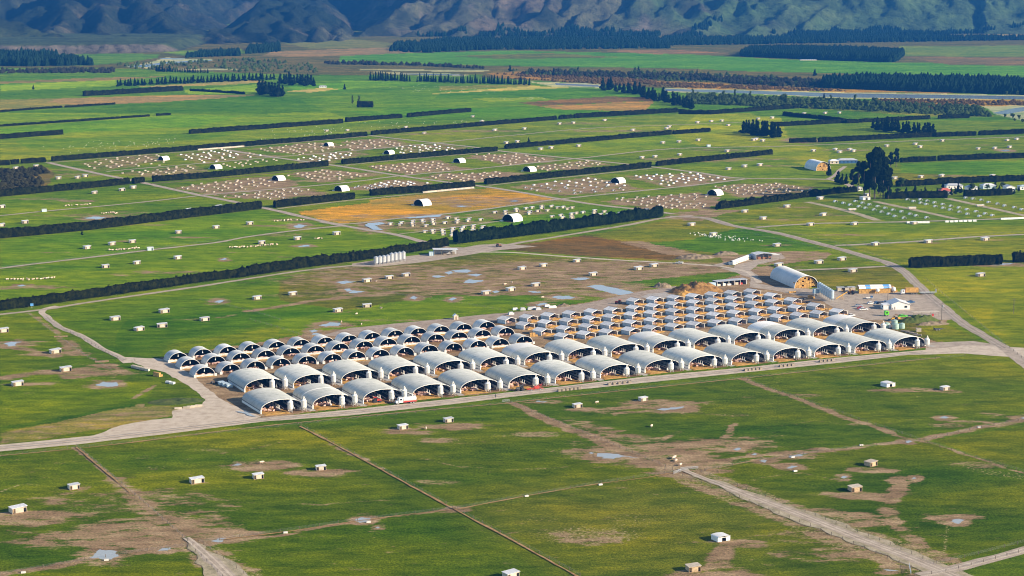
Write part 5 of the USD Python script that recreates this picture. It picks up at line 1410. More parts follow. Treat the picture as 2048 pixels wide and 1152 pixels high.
def bumpy(x0, x1, y0, y1, z, amp, nx, ny, seed, edge=.12, outline=0.0):
    """a low uneven bed of straw or dung"""
    X, Y = np.meshgrid(np.linspace(x0, x1, nx), np.linspace(y0, y1, ny), indexing="ij")
    n = meshkit.fbm(np.stack([X * .9, Y * .9, X * 0 + seed], -1), 3, seed)
    u, v = np.linspace(0, 1, nx)[:, None], np.linspace(0, 1, ny)[None, :]
    e = np.clip(np.minimum(np.minimum(u, 1 - u), np.minimum(v, 1 - v)) / edge, 0, 1)
    Z = z + e * (amp * (.3 + n))
    if outline:
        o = (meshkit.fbm(np.stack([X * .4, Y * .4, X * 0 + seed + 20], -1), 2, seed) - .5) * outline
        X, Y = X + o, Y + o * .6
    return MB().grid(np.stack([X, Y, Z], -1)[::-1])


def ell(w, h, z0, n=22, p=.88, inset=0.0):
    a = np.linspace(math.pi, 0, n)
    return np.stack([w / 2 + (w / 2 - inset) * np.cos(a), z0 + (h - z0 - inset) * np.sin(a) ** p], 1)


def barn_model(name, two_tone, straw_x, seam=False, seed=0):
    W, L, H, S = 20.0, 27.0, 5.75, 1.45
    b = model(name)
    o, i = ell(W, H, S), ell(W, H, S, inset=.12)
    ys = np.linspace(0, L, 15)
    sag = 1 - .003 * (np.arange(15) % 2)
    cut = 9 if two_tone else 15
    part(b, "cover", arch_shell(o, i, ys[:cut], sag[:cut]), "cover_grey", smooth=50)
    if two_tone:
        part(b, "cover", arch_shell(o * [1, 1.0] + [0, .012], i, ys[cut - 1:] + .01, sag[cut - 1:]), "cover_white", smooth=50, label="newer whiter rear half of the cover")
    if seam:
        s_ = ell(W + .1, H + .05, S)
        part(b, "seam_strip", arch_shell(s_ - [.05, 0], i, [15.0, 15.7]), "cover_white", smooth=50)
    rim = MB()
    for a, c in zip(o[:-1], o[1:]):
        rim.tube((a[0], -.04, a[1] - .02), (c[0], -.04, c[1] - .02), .13, .13, 6, False)
    part(b, "front_rim", rim, "white_paint")
    for x, nm in ((0.0, "side_wall"), (W, "side_wall")):
        w = MB().box((x - .10, .0, 0), (x + .10, L, 1.18))
        sw = part(b, nm, w, "white_paint")
        part(sw, "wall_rail", MB().box((x - .14, .02, 1.18), (x + .14, L, 1.44)), "steel_dark")
        part(b, "corner_post", MB().box((x - .22, -.32, 0), (x + .22, .0 - .01, 1.75)), "white_paint")
    inner = ell(W, H, S, inset=.2)
    bw = MB()
    pts = np.vstack([[[.2, 0]], inner, [[W - .2, 0]]])
    bw.prism(pts[::-1], L - .3, L - .15)
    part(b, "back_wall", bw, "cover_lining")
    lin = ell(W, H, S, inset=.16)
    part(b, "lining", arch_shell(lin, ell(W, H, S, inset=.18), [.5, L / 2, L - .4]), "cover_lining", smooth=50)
    for k, y in enumerate(np.linspace(2.2, L - 2.5, 6)):
        hp = MB()
        r_in = ell(W, H, S, n=12, inset=.34)
        for a, c in zip(r_in[:-1], r_in[1:]):
            hp.tube((a[0], y, a[1]), (c[0], y, c[1]), .07, .07, 4, False)
        part(b, "hoop", hp, "galvanised")
    part(b, "straw_bed", bumpy(.5, straw_x, -4.6, 11, .03, .35, 16, 20, seed + 3, outline=1.6), "straw")
    part(b, "bedding", bumpy(.4, W - .4, -.5, L - .5, .015, .12, 14, 16, seed + 5), "bedding")
    part(b, "apron", bumpy(straw_x - 1.0, W + .2, -4.2, .2, .012, .10, 12, 8, seed + 7, outline=1.2), "bedding")
    # two lines of feeders with drop pipes
    for x in (9.6, 16.4):
        y1 = 17.0
        part(b, "feed_trough", MB().box((x - .35, 2.0, .45), (x + .35, y1, .95)).box((x - .2, 2.2, .0), (x + .2, 2.6, .46)).box((x - .2, y1 - .6, .0), (x + .2, y1 - .2, .46)).box((x - .2, 9.3, 0), (x + .2, 9.7, .46)), "white_paint")
        part(b, "feed_line", MB().tube((x, -3.2, 2.3), (x, 1.6, 2.55), .08, .08, 5).tube((x, 1.6, 2.55), (x, y1, 2.55), .07, .07, 5), "galvanised")
        for y in np.linspace(2.8, y1 - .8, 8 if x < 12 else 5):
            part(b, "drop_pipe", MB().tube((x, y, .9), (x, y, 2.6), .13, .13, 6), "white_paint")
    part(b, "feeder_box", MB().box((13.0, .6, 0), (13.9, 1.4, 1.0)).prism([(12.9, 1.0), (14.0, 1.0), (13.45, 1.35)], .55, 1.45), "white_paint")
    part(b, "gate", MB().box((17.3, .25, .15), (19.6, .3, .25)).box((17.3, .25, .55), (19.6, .3, .65)).box((17.3, .25, .95), (19.6, .3, 1.05)).box((17.3, .2, 0), (17.4, .34, 1.15)).box((19.5, .2, 0), (19.6, .34, 1.15)), "galvanised")
    part(b, "concrete_strip", MB().box((W + 1.6, -4.0, -.1), (W + 4.4, L * .7, .09)), "concrete")
    return b


BARN = [barn_model("barn_plain", False, 12.4, seed=1), barn_model("barn_two_tone", True, 11.0, seed=2), barn_model("barn_seamed", False, 13.0, seam=True, seed=3), barn_model("barn_plain_b", False, 10.5, seed=4)]


def silo_model(name, dia, body, mt, spout=True, legh=1.0):
    s = model(name)
    r = dia / 2
    hop = .8
    prof = [(r * .22, legh - .25), (r, legh + hop), (r * 1.0, legh + hop + body * .5), (r * 1.03, legh + hop + body * .5 + .04), (r, legh + hop + body * .5 + .09), (r, legh + hop + body)]
    bd = part(s, "body", MB().lathe(prof, 20), mt, smooth=35)
    z = legh + hop + body
    rc = part(s, "roof_cone", MB().lathe([(r + .06, z - .04), (r + .06, z + .02), (r * .5, z + .62), (r * .22, z + .78), (r * .22, z + .9), (.02, z + .92)], 20), mt, smooth=30)
    for k in range(4):
        a = math.pi / 4 + k * math.pi / 2
        part(s, "leg", MB().box((r * .93 * math.cos(a) - .07, r * .93 * math.sin(a) - .07, 0), (r * .93 * math.cos(a) + .07, r * .93 * math.sin(a) + .07, legh + hop + .3)), "galvanised")
    if spout:
        part(rc, "fill_pipe", MB().tube((-.15, 0, z + .7), (.12, 0, z + 2.0), .16, .13, 7).tube((.10, 0, z + 2.0), (r * .75, 0, z + .25), .13, .13, 7), "white_paint")
        part(bd, "ladder", MB().box((-.25, -r - .14, .4), (-.2, -r - .08, z + .1)).box((.2, -r - .14, .4), (.25, -r - .08, z + .1)).box((-.2, -r - .13, 1.2), (.2, -r - .09, 1.25)).box((-.2, -r - .13, 2.0), (.2, -r - .09, 2.05)).box((-.2, -r - .13, 2.8), (.2, -r - .09, 2.85)), "galvanised")
    part(s, "auger", MB().tube((0, 0, legh - .2), (-.2, 2.4, legh + .5), .10, .10, 6), "galvanised")
    return s


SILO_SLIM = silo_model("silo_slim", 2.5, 3.0, "silo_white")
SILO_FAT = silo_model("silo_fat", 2.75, 2.55, "silo_white", legh=.75)
ax_u, ax_v = np.array([.9015, .4328]), np.array([-.4328, .9015])

FRONT = [(522, 828), (625.7, 817.8), (726.5, 807), (825, 796.5), (921, 786.3), (1017.5, 776.5), (1110.4, 766.5), (1200.6, 756), (1289.6, 745.8), (1377.4, 737.5), (1462.5, 729.3), (1546, 721.5), (1628.6, 714), (1709.2, 706), (1787, 698.3)]
BACK = [(489.5, 784.8), (586.8, 776.4), (683, 767), (777.3, 757.8), (868.6, 748), (960.5, 738.9), (1049, 730), (1135.4, 721.3), (1222, 713.3), (1305.6, 705.2), (1387.6, 697.5), (1468, 689.6), (1548, 682.6), (1625.7, 675.4), (1702, 668.2)]


def rot(p, a):
    return np.array([p[0] * math.cos(a) - p[1] * math.sin(a), p[0] * math.sin(a) + p[1] * math.cos(a)])


BARN_AT = []
for rowname, row, note, near in (("front", FRONT, "beside the pale road", True), ("back", BACK, "behind the front barns", False)):
    for k, (px, py) in enumerate(row):
        p = G(px, py)
        kind = 1 if (not near and k in (6, 9, 12, 14)) else 2 if (near and k == 1) else (0 if (k * 7 + near) % 3 else 3)
        ang = ROW_ANG + rb.normal(0, .006)
        copy("barn", BARN[kind], f"large white arched pig barn, {ORD[k]} from the left in the {rowname} row of barns", "barn", (p[0], p[1], 0), ang, (1, 1, 1), f"arched pig barns of the {rowname} row")
        BARN_AT.append((p, ang, near, k))
        slim = k < 4
        for j, (u, v) in enumerate(((12.6, -3.2), (19.3, -2.6))):
            o = p + rot((u + rb.normal(0, .15), v + rb.normal(0, .2)), ang)
            copy("silo", SILO_SLIM if slim else SILO_FAT, f"{'slim' if slim else 'plump'} white feed silo, {'left' if j == 0 else 'right'} of the pair at the {ORD[k]} {rowname} row barn", "silo", (o[0], o[1], 0), ang + rb.normal(0, .12), None, "feed silos in front of the barns")


def hoop_model(name, fenced, seed):
    W, L, H = 10.2, 9.0, 4.5
    b = model(name)
    o, i = ell(W, H, .0, p=.92), ell(W, H, .0, inset=.10, p=.92)
    part(b, "cover", arch_shell(o, i, np.linspace(0, L, 7), 1 - .004 * (np.arange(7) % 2)), "cover_silver", smooth=50)
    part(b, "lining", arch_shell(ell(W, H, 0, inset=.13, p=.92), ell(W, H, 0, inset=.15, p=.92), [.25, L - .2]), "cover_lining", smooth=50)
    rim = MB()
    for a, c in zip(o[:-1], o[1:]):
        rim.tube((a[0], -.03, a[1] - .04), (c[0], -.03, c[1] - .04), .11, .11, 6, False)
    part(b, "front_rim", rim, "white_paint")
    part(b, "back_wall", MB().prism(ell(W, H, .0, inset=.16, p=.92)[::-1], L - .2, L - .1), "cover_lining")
    for x in (.0, W):
        part(b, "footing_block", MB().box((x - .65, -1.05, 0), (x + .65, -.12, 1.25)), "concrete_block")
        part(b, "base_board", MB().box((x - .16, -.05, 0), (x + .16, L, .75)), "concrete_block")
    part(b, "hanging_feeder", MB().lathe([(.05, 2.2), (.32, 2.25), (.22, 2.75), (.06, 3.2), (.04, 4.1)], 8, (W / 2, 1.0, 0)), "white_paint")
    part(b, "bedding", bumpy(.3, W - .3, -2.6, L - .4, .02, .22, 12, 12, seed, outline=.6), "straw" if fenced else "bedding")
    if fenced:
        for k in range(4):
            x0 = .9 + k * 2.1
            g = MB()
            for zz in (.12, .48, .84):
                g.box((x0, -.62, zz), (x0 + 2.0, -.56, zz + .22))
            g.box((x0 + .1, -.66, 0), (x0 + .2, -.5, 1.1)).box((x0 + 1.8, -.66, 0), (x0 + 1.9, -.5, 1.1))
            part(b, "fence_panel", g, "white_paint")
    return b


HOOP = [hoop_model("hoop_open", False, 5), hoop_model("hoop_fenced", True, 6)]
H1 = [(337.9, 724.7), (387, 717), (437.8, 712), (486.6, 707), (535.9, 702), (585, 697.5), (633.3, 693), (681.5, 688.5), (727.7, 683.4), (773.8, 678.4), (820, 674), (866, 669.7), (911.2, 665.4), (957.4, 661)]
H2 = [(361.5, 738.2), (412.4, 731.4), (463, 725.2), (513.3, 719.8), (563.5, 714.7), (612.8, 710.2), (662, 705.4), (710.7, 700.8), (758.5, 695.8), (806.6, 691.3), (854.2, 686.6), (901, 682.2), (948.6, 677.9), (995.3, 673.4)]
H3 = [(389.6, 754.5), (441.5, 748.3), (491.8, 742), (543, 736.5), (595.3, 731.2), (646.6, 727), (694.8, 722.5), (743, 718.5), (792.3, 714), (841, 709), (889.7, 705), (939, 700), (984, 696), (1031.2, 690.5)]
HOOP_AT = []
for nm, row, note in (("top", H1, "nearest the green paddock"), ("middle", H2, "of three rows"), ("bottom", H3, "just behind the barns")):
    for k, (px, py) in enumerate(row):
        p = G(px, py)
        fenced = (nm == "bottom" and k in (0, 6, 12, 13)) or (nm != "bottom" and k % 3 != 1)
        ang = ROW_ANG + rb.normal(0, .012)
        copy("hoop_shelter", HOOP[1 if fenced else 0], f"small white hoop shelter, {ORD[k]} from the left in the {nm} row {note}", "hoop shelter", (p[0], p[1], 0), ang, (1, 1, 1), f"small hoop shelters of the {nm} row")
        HOOP_AT.append((p, ang, nm, k))


def pen_model(name, straw, seed):
    W, L, E, R = 8.2, 6.6, 2.25, 3.35
    b = model(name)
    t = .10
    h = W / 2
    def slope(x0, z0, x1, z1, y0, y1, th):
        m = MB()
        return m.prism([(x0, z0), (x1, z1), (x1, z1 + th), (x0, z0 + th)], y0, y1)
    part(b, "roof_panel", slope(-.35, E - .08, h + .15, R + .16, -.5, L + .3, t), "roof_iron")
    part(b, "roof_panel", slope(h - .05, R - .16, W + .35, E - .12, -.5, L + .3, t), "roof_iron")
    part(b, "ridge_vent", MB().box((h + .03, -.5, R - .02), (h + .20, L + .3, R + .30)), "steel_dark")
    for x in (0, W - .22):
        part(b, "corner_post", MB().box((x, -.12, 0), (x + .22, .1, E + .02)), "white_paint")
    part(b, "gable_trim", slope(-.05, E - .35, h, R - .24, -.14, -.02, .28), "white_paint")
    part(b, "gable_trim", slope(h, R - .24, W + .05, E - .35, -.14, -.02, .28), "white_paint")
    for k in range(3):
        y0 = .3 + k * 2.1
        part(b, "wall_panel", MB().box((.02, y0, .55), (.10, y0 + 1.9, 1.95)), "panel_clear")
    part(b, "wall_frame", MB().box((.0, .1, 0), (.13, L, .52)).box((.0, .1, 1.98), (.13, L, E - .02)).box((.0, .12, .5), (.12, .28, 2.0)).box((.0, 2.22, .5), (.12, 2.38, 2.0)).box((.0, 4.32, .5), (.12, 4.48, 2.0)), "wall_blue")
    part(b, "right_wall", MB().box((W - .13, .1, 0), (W, L, E - .02)), "roof_grey")
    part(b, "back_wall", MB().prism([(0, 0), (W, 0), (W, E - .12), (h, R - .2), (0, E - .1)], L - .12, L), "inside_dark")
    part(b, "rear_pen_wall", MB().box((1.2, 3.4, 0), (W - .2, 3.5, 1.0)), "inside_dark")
    if straw:
        part(b, "straw_bed", bumpy(.7, W + .3, -2.8, 4.5, .03, .6, 14, 12, seed, outline=1.3), "straw")
        part(b, "floor", bumpy(.2, W - .2, -.4, L - .2, .01, .08, 8, 6, seed + 1), "bedding")
    else:
        part(b, "floor", bumpy(.2, W - .2, -1.6, L - .2, .02, .2, 8, 8, seed + 1, outline=.8), "pen_dirt")
    part(b, "rail", MB().tube((.2, -.3, .9), (W * .42, -.3, .9), .05, .05, 4).tube((.2, -.3, .5), (W * .42, -.3, .5), .05, .05, 4), "galvanised")
    return b


PEN = [pen_model("pen_straw", True, 8), pen_model("pen_bare", False, 9), pen_model("pen_straw_b", True, 15)]
PEN_ANG = math.atan2(.72, .69) - .05


def evenly(pts, n):
    """n places along a straight row on the plain whose seen ends and middle are given: (index, px, py)"""
    k = np.array([q[0] for q in pts], float)
    g = Gl([(q[1], q[2]) for q in pts])
    A = np.stack([np.ones(len(k)), k, k * k * .0], 1)[:, :2]
    cx, cy = np.linalg.lstsq(A, g[:, 0], rcond=None)[0], np.linalg.lstsq(A, g[:, 1], rcond=None)[0]
    i = np.arange(n)
    return np.stack([cx[0] + cx[1] * i, cy[0] + cy[1] * i], 1)


PEN_ROWS = [("top", evenly([(0, 1267.5, 611.2), (2, 1348.7, 604.4), (4, 1426.6, 598.5), (6, 1503.5, 592.2)], 7)),
            ("second", evenly([(0, 1011.2, 648.5), (3, 1140, 636.3), (6, 1264.7, 626.3), (8, 1347.7, 617.8), (11, 1466, 606.7), (13, 1543, 600.6)], 14)),
            ("third", evenly([(0, 1047.9, 659.5), (3, 1177.8, 647.4), (7, 1347.7, 632.3), (10, 1468, 620.6), (13, 1586, 610)], 14)),
            ("fourth", evenly([(0, 1085.4, 671.6), (3, 1216, 659.5), (6, 1346.7, 647.2), (9, 1473, 635.4), (13, 1632, 621)], 14)),
            ("bottom", evenly([(0, 1124.6, 682.5), (3, 1257.9, 670), (5, 1347.7, 662.4), (8, 1474, 651.8), (13, 1677.4, 632.6)], 14))]
PEN_AT = []
for nm, row in PEN_ROWS:
    for k, p in enumerate(row):
        kind = 1 if (nm == "second" and k == 0) or (nm == "bottom" and k in (6, 7, 8)) or (nm == "top" and k > 2 and k % 2) else (0 if rb.random() < .5 else 2)
        ang = PEN_ANG + rb.normal(0, .02)
        copy("pig_pen", PEN[kind], f"grey gable roofed open pig pen, {ORD[k]} from the left in the {nm} row of pens", "pig pen", (p[0] + rb.normal(0, .2), p[1] + rb.normal(0, .2), 0), ang, (1, 1, 1), f"gable pig pens of the {nm} row")
        PEN_AT.append((p, ang, nm, k))


def arch_barn_model(name, W, L, H, cov):
    b = model(name)
    o, i = ell(W, H, .0, p=.92), ell(W, H, .0, inset=.14, p=.92)
    part(b, "cover", arch_shell(o, i, np.linspace(0, L, 6), 1 - .006 * (np.arange(6) % 2)), cov, smooth=50)
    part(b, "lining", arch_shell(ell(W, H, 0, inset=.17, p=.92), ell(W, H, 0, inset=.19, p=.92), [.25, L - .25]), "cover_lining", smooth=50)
    rim = MB()
    for a, c in zip(o[:-1], o[1:]):
        rim.tube((a[0], -.03, a[1]), (c[0], -.03, c[1]), .14, .14, 5, False)
    part(b, "front_rim", rim, "white_paint")
    part(b, "back_wall", MB().prism(ell(W, H, .0, inset=.2, p=.92)[::-1], L - .25, L - .1), cov)
    part(b, "low_wall", MB().box((-.35, -2.2, 0), (2.8, -1.4, .9)), "concrete_block")
    part(b, "floor", bumpy(.3, W - .3, -2, L - .4, .02, .15, 8, 8, 4), "bedding")
    return b


SMALL_ARCH = arch_barn_model("arch_barn", 11.0, 10.5, 5.2, "cover_white")
for px, py, s, lab in [(316, 320, .9, "small white arch barn at the far left of the hut fields"), (419, 337.5, .95, "small white arch barn above the left trimmed hedge"), (647, 292, .88, "small white arch barn topmost among the hut fields"), (767, 308, .92, "small white arch barn right of the topmost one"), (543, 360.5, 1.0, "small white arch barn in the brown left hut field"),
                       (668, 381.5, 1.05, "small white arch barn above the short thick hedge"), (906, 325, 1.0, "small white arch barn below the dusty middle hedge"), (1045, 342.5, 1.05, "small white arch barn above the long trimmed hedge"), (827, 410.5, 1.15, "white arch barn alone in the ochre field"), (1221, 365.5, 1.08, "small white arch barn among the white dome huts"),
                       (1004, 442, 1.25, "white arch barn nearest the shaggy pine row"), (1414, 390, 1.1, "white arch barn at the right of the hut fields")]:
    p = G(px, py)
    copy("arch_barn", SMALL_ARCH, lab, "arch barn", (p[0], p[1], 0), ROW_ANG - math.pi / 2 + .42, s * .86, "small arch barns of the hut fields")

# the two big hay barns, packed with bales to the front


def hay_barn(name, label, px, py, ang, W, L, H, cov, seed):
    p = G(px, py)
    t = thing(name, label, "hay barn", (p[0], p[1], 0), ang)
    o, i = ell(W, H, .0, p=.85), ell(W, H, .0, inset=.14, p=.85)
    part(t, "cover", arch_shell(o, i, np.linspace(0, L, 12), 1 - .005 * (np.arange(12) % 2)), cov, smooth=50)
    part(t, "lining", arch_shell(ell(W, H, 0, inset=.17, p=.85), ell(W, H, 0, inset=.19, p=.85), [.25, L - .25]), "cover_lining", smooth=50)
    rim = MB()
    for a, c in zip(o[:-1], o[1:]):
        rim.tube((a[0], -.05, a[1]), (c[0], -.05, c[1]), .15, .15, 5, False)
    part(t, "front_rim", rim, "white_paint")
    part(t, "back_wall", MB().prism(ell(W, H, .0, inset=.2, p=.85)[::-1], L - .25, L - .1), cov)
    r = np.random.default_rng(seed)
    bw, bh = 1.25, .9
    for iz in range(int(H / bh)):
        for ix in range(int(W / bw)):
            x, z = .35 + ix * bw, iz * bh
            top = H * max(0, 1 - (abs(x + bw / 2 - W / 2) / (W / 2)) ** 2.1) ** .5
            if x + bw > W - .2 or z + bh > top - .15 or r.random() < .05:
                continue
            y = .9 + r.uniform(0, .35) + (1.3 if r.random() < .07 else 0)
            bx = solo("hay_bale", MB().box((-bw / 2 + .03, 0, .02), (bw / 2 - .03, 2.4, bh - .02)), "bale", f"straw bale stacked in the open front of the {label.split(' beside')[0].split(' at')[0]}", "straw bale", f"bales in the front of the {name.replace('_', ' ')} {seed}")
            c = p + rot((x + bw / 2, y), ang)
            xf = UsdGeom.Xformable(bx)
            xf.AddTranslateOp().Set(Gf.Vec3d(c[0], c[1], z))
            xf.AddRotateZOp().Set(math.degrees(ang) + r.normal(0, 1.5))
    return t


HAY = math.atan2(.18, .98)
hay_barn("hay_barn", "long white arched hay barn beside the silver silo bank", 1589, 577, HAY + .05, 15.6, 43.0, 7.6, "cover_white", 1)
hay_barn("hay_barn", "white hay barn at the foot of the tallest pines", 1632, 342, HAY + .05, 15.0, 30.0, 8.6, "cover_white", 2)
# ---------------------------------------------------------------- pig huts of the paddocks
def hut_model(name, W, D, H, wall, roof, low=.25, doors=2, curved=False, inner="plywood"):
    b = model(name)
    t = .09
    if curved:
        a = np.linspace(0, math.pi, 9)
        up = np.stack([W / 2 - (W / 2 + .15) * np.cos(a), H - .45 + .5 * np.sin(a)], 1)
        lo = np.stack([W / 2 - (W / 2 + .15) * np.cos(a), H - .53 + .5 * np.sin(a)], 1)
        part(b, "roof", arch_shell(up, lo, [-.25, D + .2]), roof, smooth=40)
        Hf = H - .5
    else:
        part(b, "roof", MB().prism([(-.18, H - low), (W + .18, H), (W + .18, H + .09), (-.18, H - low + .09)], -.35, D + .2), roof)
        Hf = H - low - .02
    dw = W * .19
    part(b, "side_wall", MB().box((0, 0, .12), (t, D, Hf)), wall)
    part(b, "side_wall", MB().box((W - t, 0, .12), (W, D, Hf)), wall)
    part(b, "back_wall", MB().box((t, D - t, .12), (W - t, D, Hf)), wall)
    if doors == 2:
        part(b, "front_panel", MB().box((dw + t * 2, 0, .12), (W - dw - t * 2, t, Hf)), wall)
        part(b, "lintel", MB().box((t, .0, Hf - .2), (dw + t * 2 - .003, t, Hf)).box((W - dw - t * 2 + .003, .0, Hf - .2), (W - t, t, Hf)), wall)
        part(b, "door_flap", MB().box((dw * .62, .5, .14), (dw + t * 2, .55, Hf * .8)), inner)
        part(b, "partition", MB().box((dw + t * 2, t, .12), (dw + t * 3, D - t, Hf - .05)), inner)
    else:
        part(b, "front_panel", MB().box((t, 0, .12), (W * .34, t, Hf)), wall)
        part(b, "front_panel", MB().box((W * .66, 0, .12), (W - t, t, Hf)), wall)
        part(b, "lintel", MB().box((W * .34 + .003, 0, Hf - .22), (W * .66 - .003, t, Hf)), wall)
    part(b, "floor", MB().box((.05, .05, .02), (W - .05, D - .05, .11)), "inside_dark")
    part(b, "skid", MB().box((-.12, -.15, 0), (W + .12, -.03, .14)), "wood")
    part(b, "skid", MB().box((-.12, D + .03, 0), (W + .12, D + .15, .14)), "wood")
    return b


HUTS = {"s": hut_model("hut_small", 4.2, 3.0, 2.05, "cream_board", "roof_iron"), "l": hut_model("hut_large", 5.4, 3.4, 2.25, "cream_board", "roof_iron", low=.35),
        "w": hut_model("hut_white", 5.6, 4.6, 2.25, "white_paint", "paint_white", curved=True, doors=1), "p": hut_model("hut_plywood", 4.3, 3.6, 2.1, "plywood", "cream_board", low=.3)}
HUT_W = {"s": (4.2, 3.0), "l": (5.4, 3.4), "w": (5.6, 4.6), "p": (4.3, 3.6)}
DESC = {"s": "small cream pig hut with two dark doors", "l": "cream pig hut with a pale sheet roof", "w": "larger white pig hut with curved roof", "p": "plywood pig hut"}
rh = np.random.default_rng(17)


def put_hut(kind, px, py, label, group, s=1.0):
    p = G(px, py)
    w, d = HUT_W[kind]
    a = .50 + rh.normal(0, .10)
    o = p - rot((w * s / 2, 0), a)
    return copy("pig_hut", HUTS[kind], label, "pig hut", (o[0], o[1], 0), a, s, group)


NEAR = [("l", 39.5, 1026, "cream pig hut on bare earth at the lower left edge", 1.05), ("s", 150, 979, "small pig hut with blue grey roof in the lower left paddock", .95), ("l", 396, 967, "widest cream pig hut above the bottom left track", .95), ("s", 518, 958, "pig hut below a ring of bare earth and small puddle", .95), ("s", 643, 941, "pig hut on a worn patch left of the long orange fence line", .9),
        ("s", 808, 859, "left of two pig huts on bare earth below the road", .95), ("s", 899, 845, "right of two pig huts on bare earth below the road", .92), ("s", 1157, 816, "left of two pig huts just below the road at centre", .9), ("s", 1289, 802.5, "right of two pig huts just below the road at centre", .88), ("w", 1448, 1083, "larger white curved roof hut in the bottom right paddock", .92),
        ("p", 1390, 1144, "plywood pig hut at the bottom edge", .98), ("s", 1027, 1158, "pale roofed hut cut off by the bottom edge", 1.1), ("p", 1714, 984, "cream hut beside the fork of bare earth, lower of two", 1.0), ("p", 1748, 932.5, "cream hut beside the fork of bare earth, upper of two", .95), ("w", 1782, 774, "long white hut left of two in the far right near paddock", .95), ("s", 1893, 781, "short cream hut right of two in the far right near paddock", .9)]
for kd, px, py, lab, s in NEAR:
    put_hut(kd, px, py, lab, "huts in the near paddocks", s)

SETS = [("in the left meadow by the curving track", [(8, 664), (113, 706), (133, 742), (37, 771)], "l", 1.0), ("in the deep green paddock above the hoops", [(232, 640), (281, 660.5), (325, 654), (330.5, 625), (411, 641)], "l", .95),
        ("in the green strip left of the brown ground", [(516, 598), (587, 589.5), (678, 623), (735, 614)], "l", .9), ("on the brown ground right of the silos", [(736, 563.5), (780, 557), (813.5, 552)], "l", .92), ("between the puddles above the pens", [(974, 588), (1024, 581), (1073, 572)], "l", .95),
        ("on the upper brown paddock", [(1046, 538.5), (1088.5, 532.5), (1156, 523.5)], "l", .9), ("below the pale straight track", [(1188, 550.5), (1279.5, 539), (1310, 533)], "l", .95),
        ("in the lowest left paddock over the longest hedge", [(212, 535), (275.5, 527.5), (357.5, 517.5)], "s", 1.05), ("above the lower left track", [(176.5, 497), (226, 489.5), (266, 485)], "s", 1.08), ("between lower left track and clipped hedge", [(358, 466), (433.5, 456), (501, 448.5)], "s", 1.08),
        ("along the lower left track near the crossing", [(524.5, 487), (596.5, 479), (675, 469)], "s", 1.1), ("at the far left below the clipped hedge", [(5, 415), (4, 452), (51, 446)], "s", 1.1), ("between the two left clipped hedges", [(190, 386.5), (245, 381), (268, 376), (380, 421.5), (439, 415)], "s", 1.1),
        ("beside the dark scrub at the upper left", [(118, 357.5), (156, 356), (171.5, 353), (32.5, 337.5), (73, 333.5)], "s", 1.1),
        ("in the upper middle green paddocks", [(991, 261), (1050, 258), (1014, 286.5), (1036, 284), (849, 267), (965, 243.5)], "s", 1.1), ("in the far green strip under the far hedge", [(1120, 248), (1148, 246), (1210.5, 241), (1267, 261), (1335, 257.5), (1340, 254)], "s", 1.1),
        ("in the strip above the long right track", [(1083, 299), (1104, 296.5), (1158.5, 292.5), (1327, 286), (1359, 284)], "s", 1.1), ("below the long right track", [(1285.5, 316), (1311.5, 314), (1361, 310)], "s", 1.1), ("on the far left upper strip", [(946.5, 233.5), (696, 261), (812.5, 255), (654, 262)], "s", 1.0),
        ("left of the dark upper grove", [(1396.5, 245.5), (1424, 243), (1445, 242), (1458, 251), (1398, 281)], "s", 1.1), ("right below the dark upper grove", [(1508.5, 280.5), (1514, 279), (1527, 282)], "s", 1.1), ("in the farthest paddock near the willows", [(1518, 238), (1546, 236), (1609.5, 227.5), (1651.5, 226.5), (1680.5, 226)], "s", 1.05),
        ("below the right upper track", [(1628, 302), (1672.5, 299.5), (1681, 305), (1701, 299.5), (1708.5, 303)], "s", 1.1), ("along the far right upper track", [(1775, 292.5), (1832.5, 289), (1842, 294.5), (1886, 282), (1958, 298), (1991, 297), (2021, 295), (2016, 281), (2035, 279)], "s", 1.05),
        ("left of the far hay barn", [(1491, 333.5), (1521.5, 331), (1459, 339), (1456, 303)], "s", 1.15), ("behind the tallest pines", [(1791, 357.5), (1844, 355), (1885.5, 352.5), (1987, 352.5)], "s", 1.1),
        ("right of the road below the curving belt", [(1576, 414), (1491.5, 424), (1528.5, 438), (1649, 430.5), (1642.5, 398)], "l", .95), ("by the white house sized hut", [(1736, 391.5)], "s", 1.1), ("along the track over the wide right paddock", [(1623, 450.5), (1711, 449), (1830.5, 447.5)], "l", .95), ("near the ploughed ground", [(1385.5, 450.5), (1429, 470), (1556, 492)], "l", .95),
        ("along the fenced right track", [(1753, 490), (1859, 485), (1973, 480)], "l", .98), ("behind the long hay barn", [(1560, 532), (1640, 526.5), (1686, 520)], "l", .95), ("right of the long hay barn", [(1708, 543.5)], "l", .98), ("alone in the right roadside field", [(1963.5, 552)], "l", .95)]
for where, pts, kd, s in SETS:
    order = sorted(range(len(pts)), key=lambda i: pts[i][0])
    for n, i in enumerate(order):
        px, py = pts[i]
        one = "" if len(pts) == 1 else (", left one " if n == 0 else ", right one ") if len(pts) == 2 else f", {ORD[n]} from the left "
        put_hut(kd, px, py + 1.0, f"cream pig hut{one or ' '}{where}".replace("  ", " ").replace(" ,", ","), f"pig huts {where}", s * rh.uniform(.94, 1.06))
    # worn ground lies in the paint already
# the white hut the size of a small house beside the dome huts
p_ = G(1733, 400.5)
copy("pig_hut", HUTS["w"], "largest white flat hut above the dome huts", "pig hut", (p_[0] - 3, p_[1], 0), .35, 1.25)

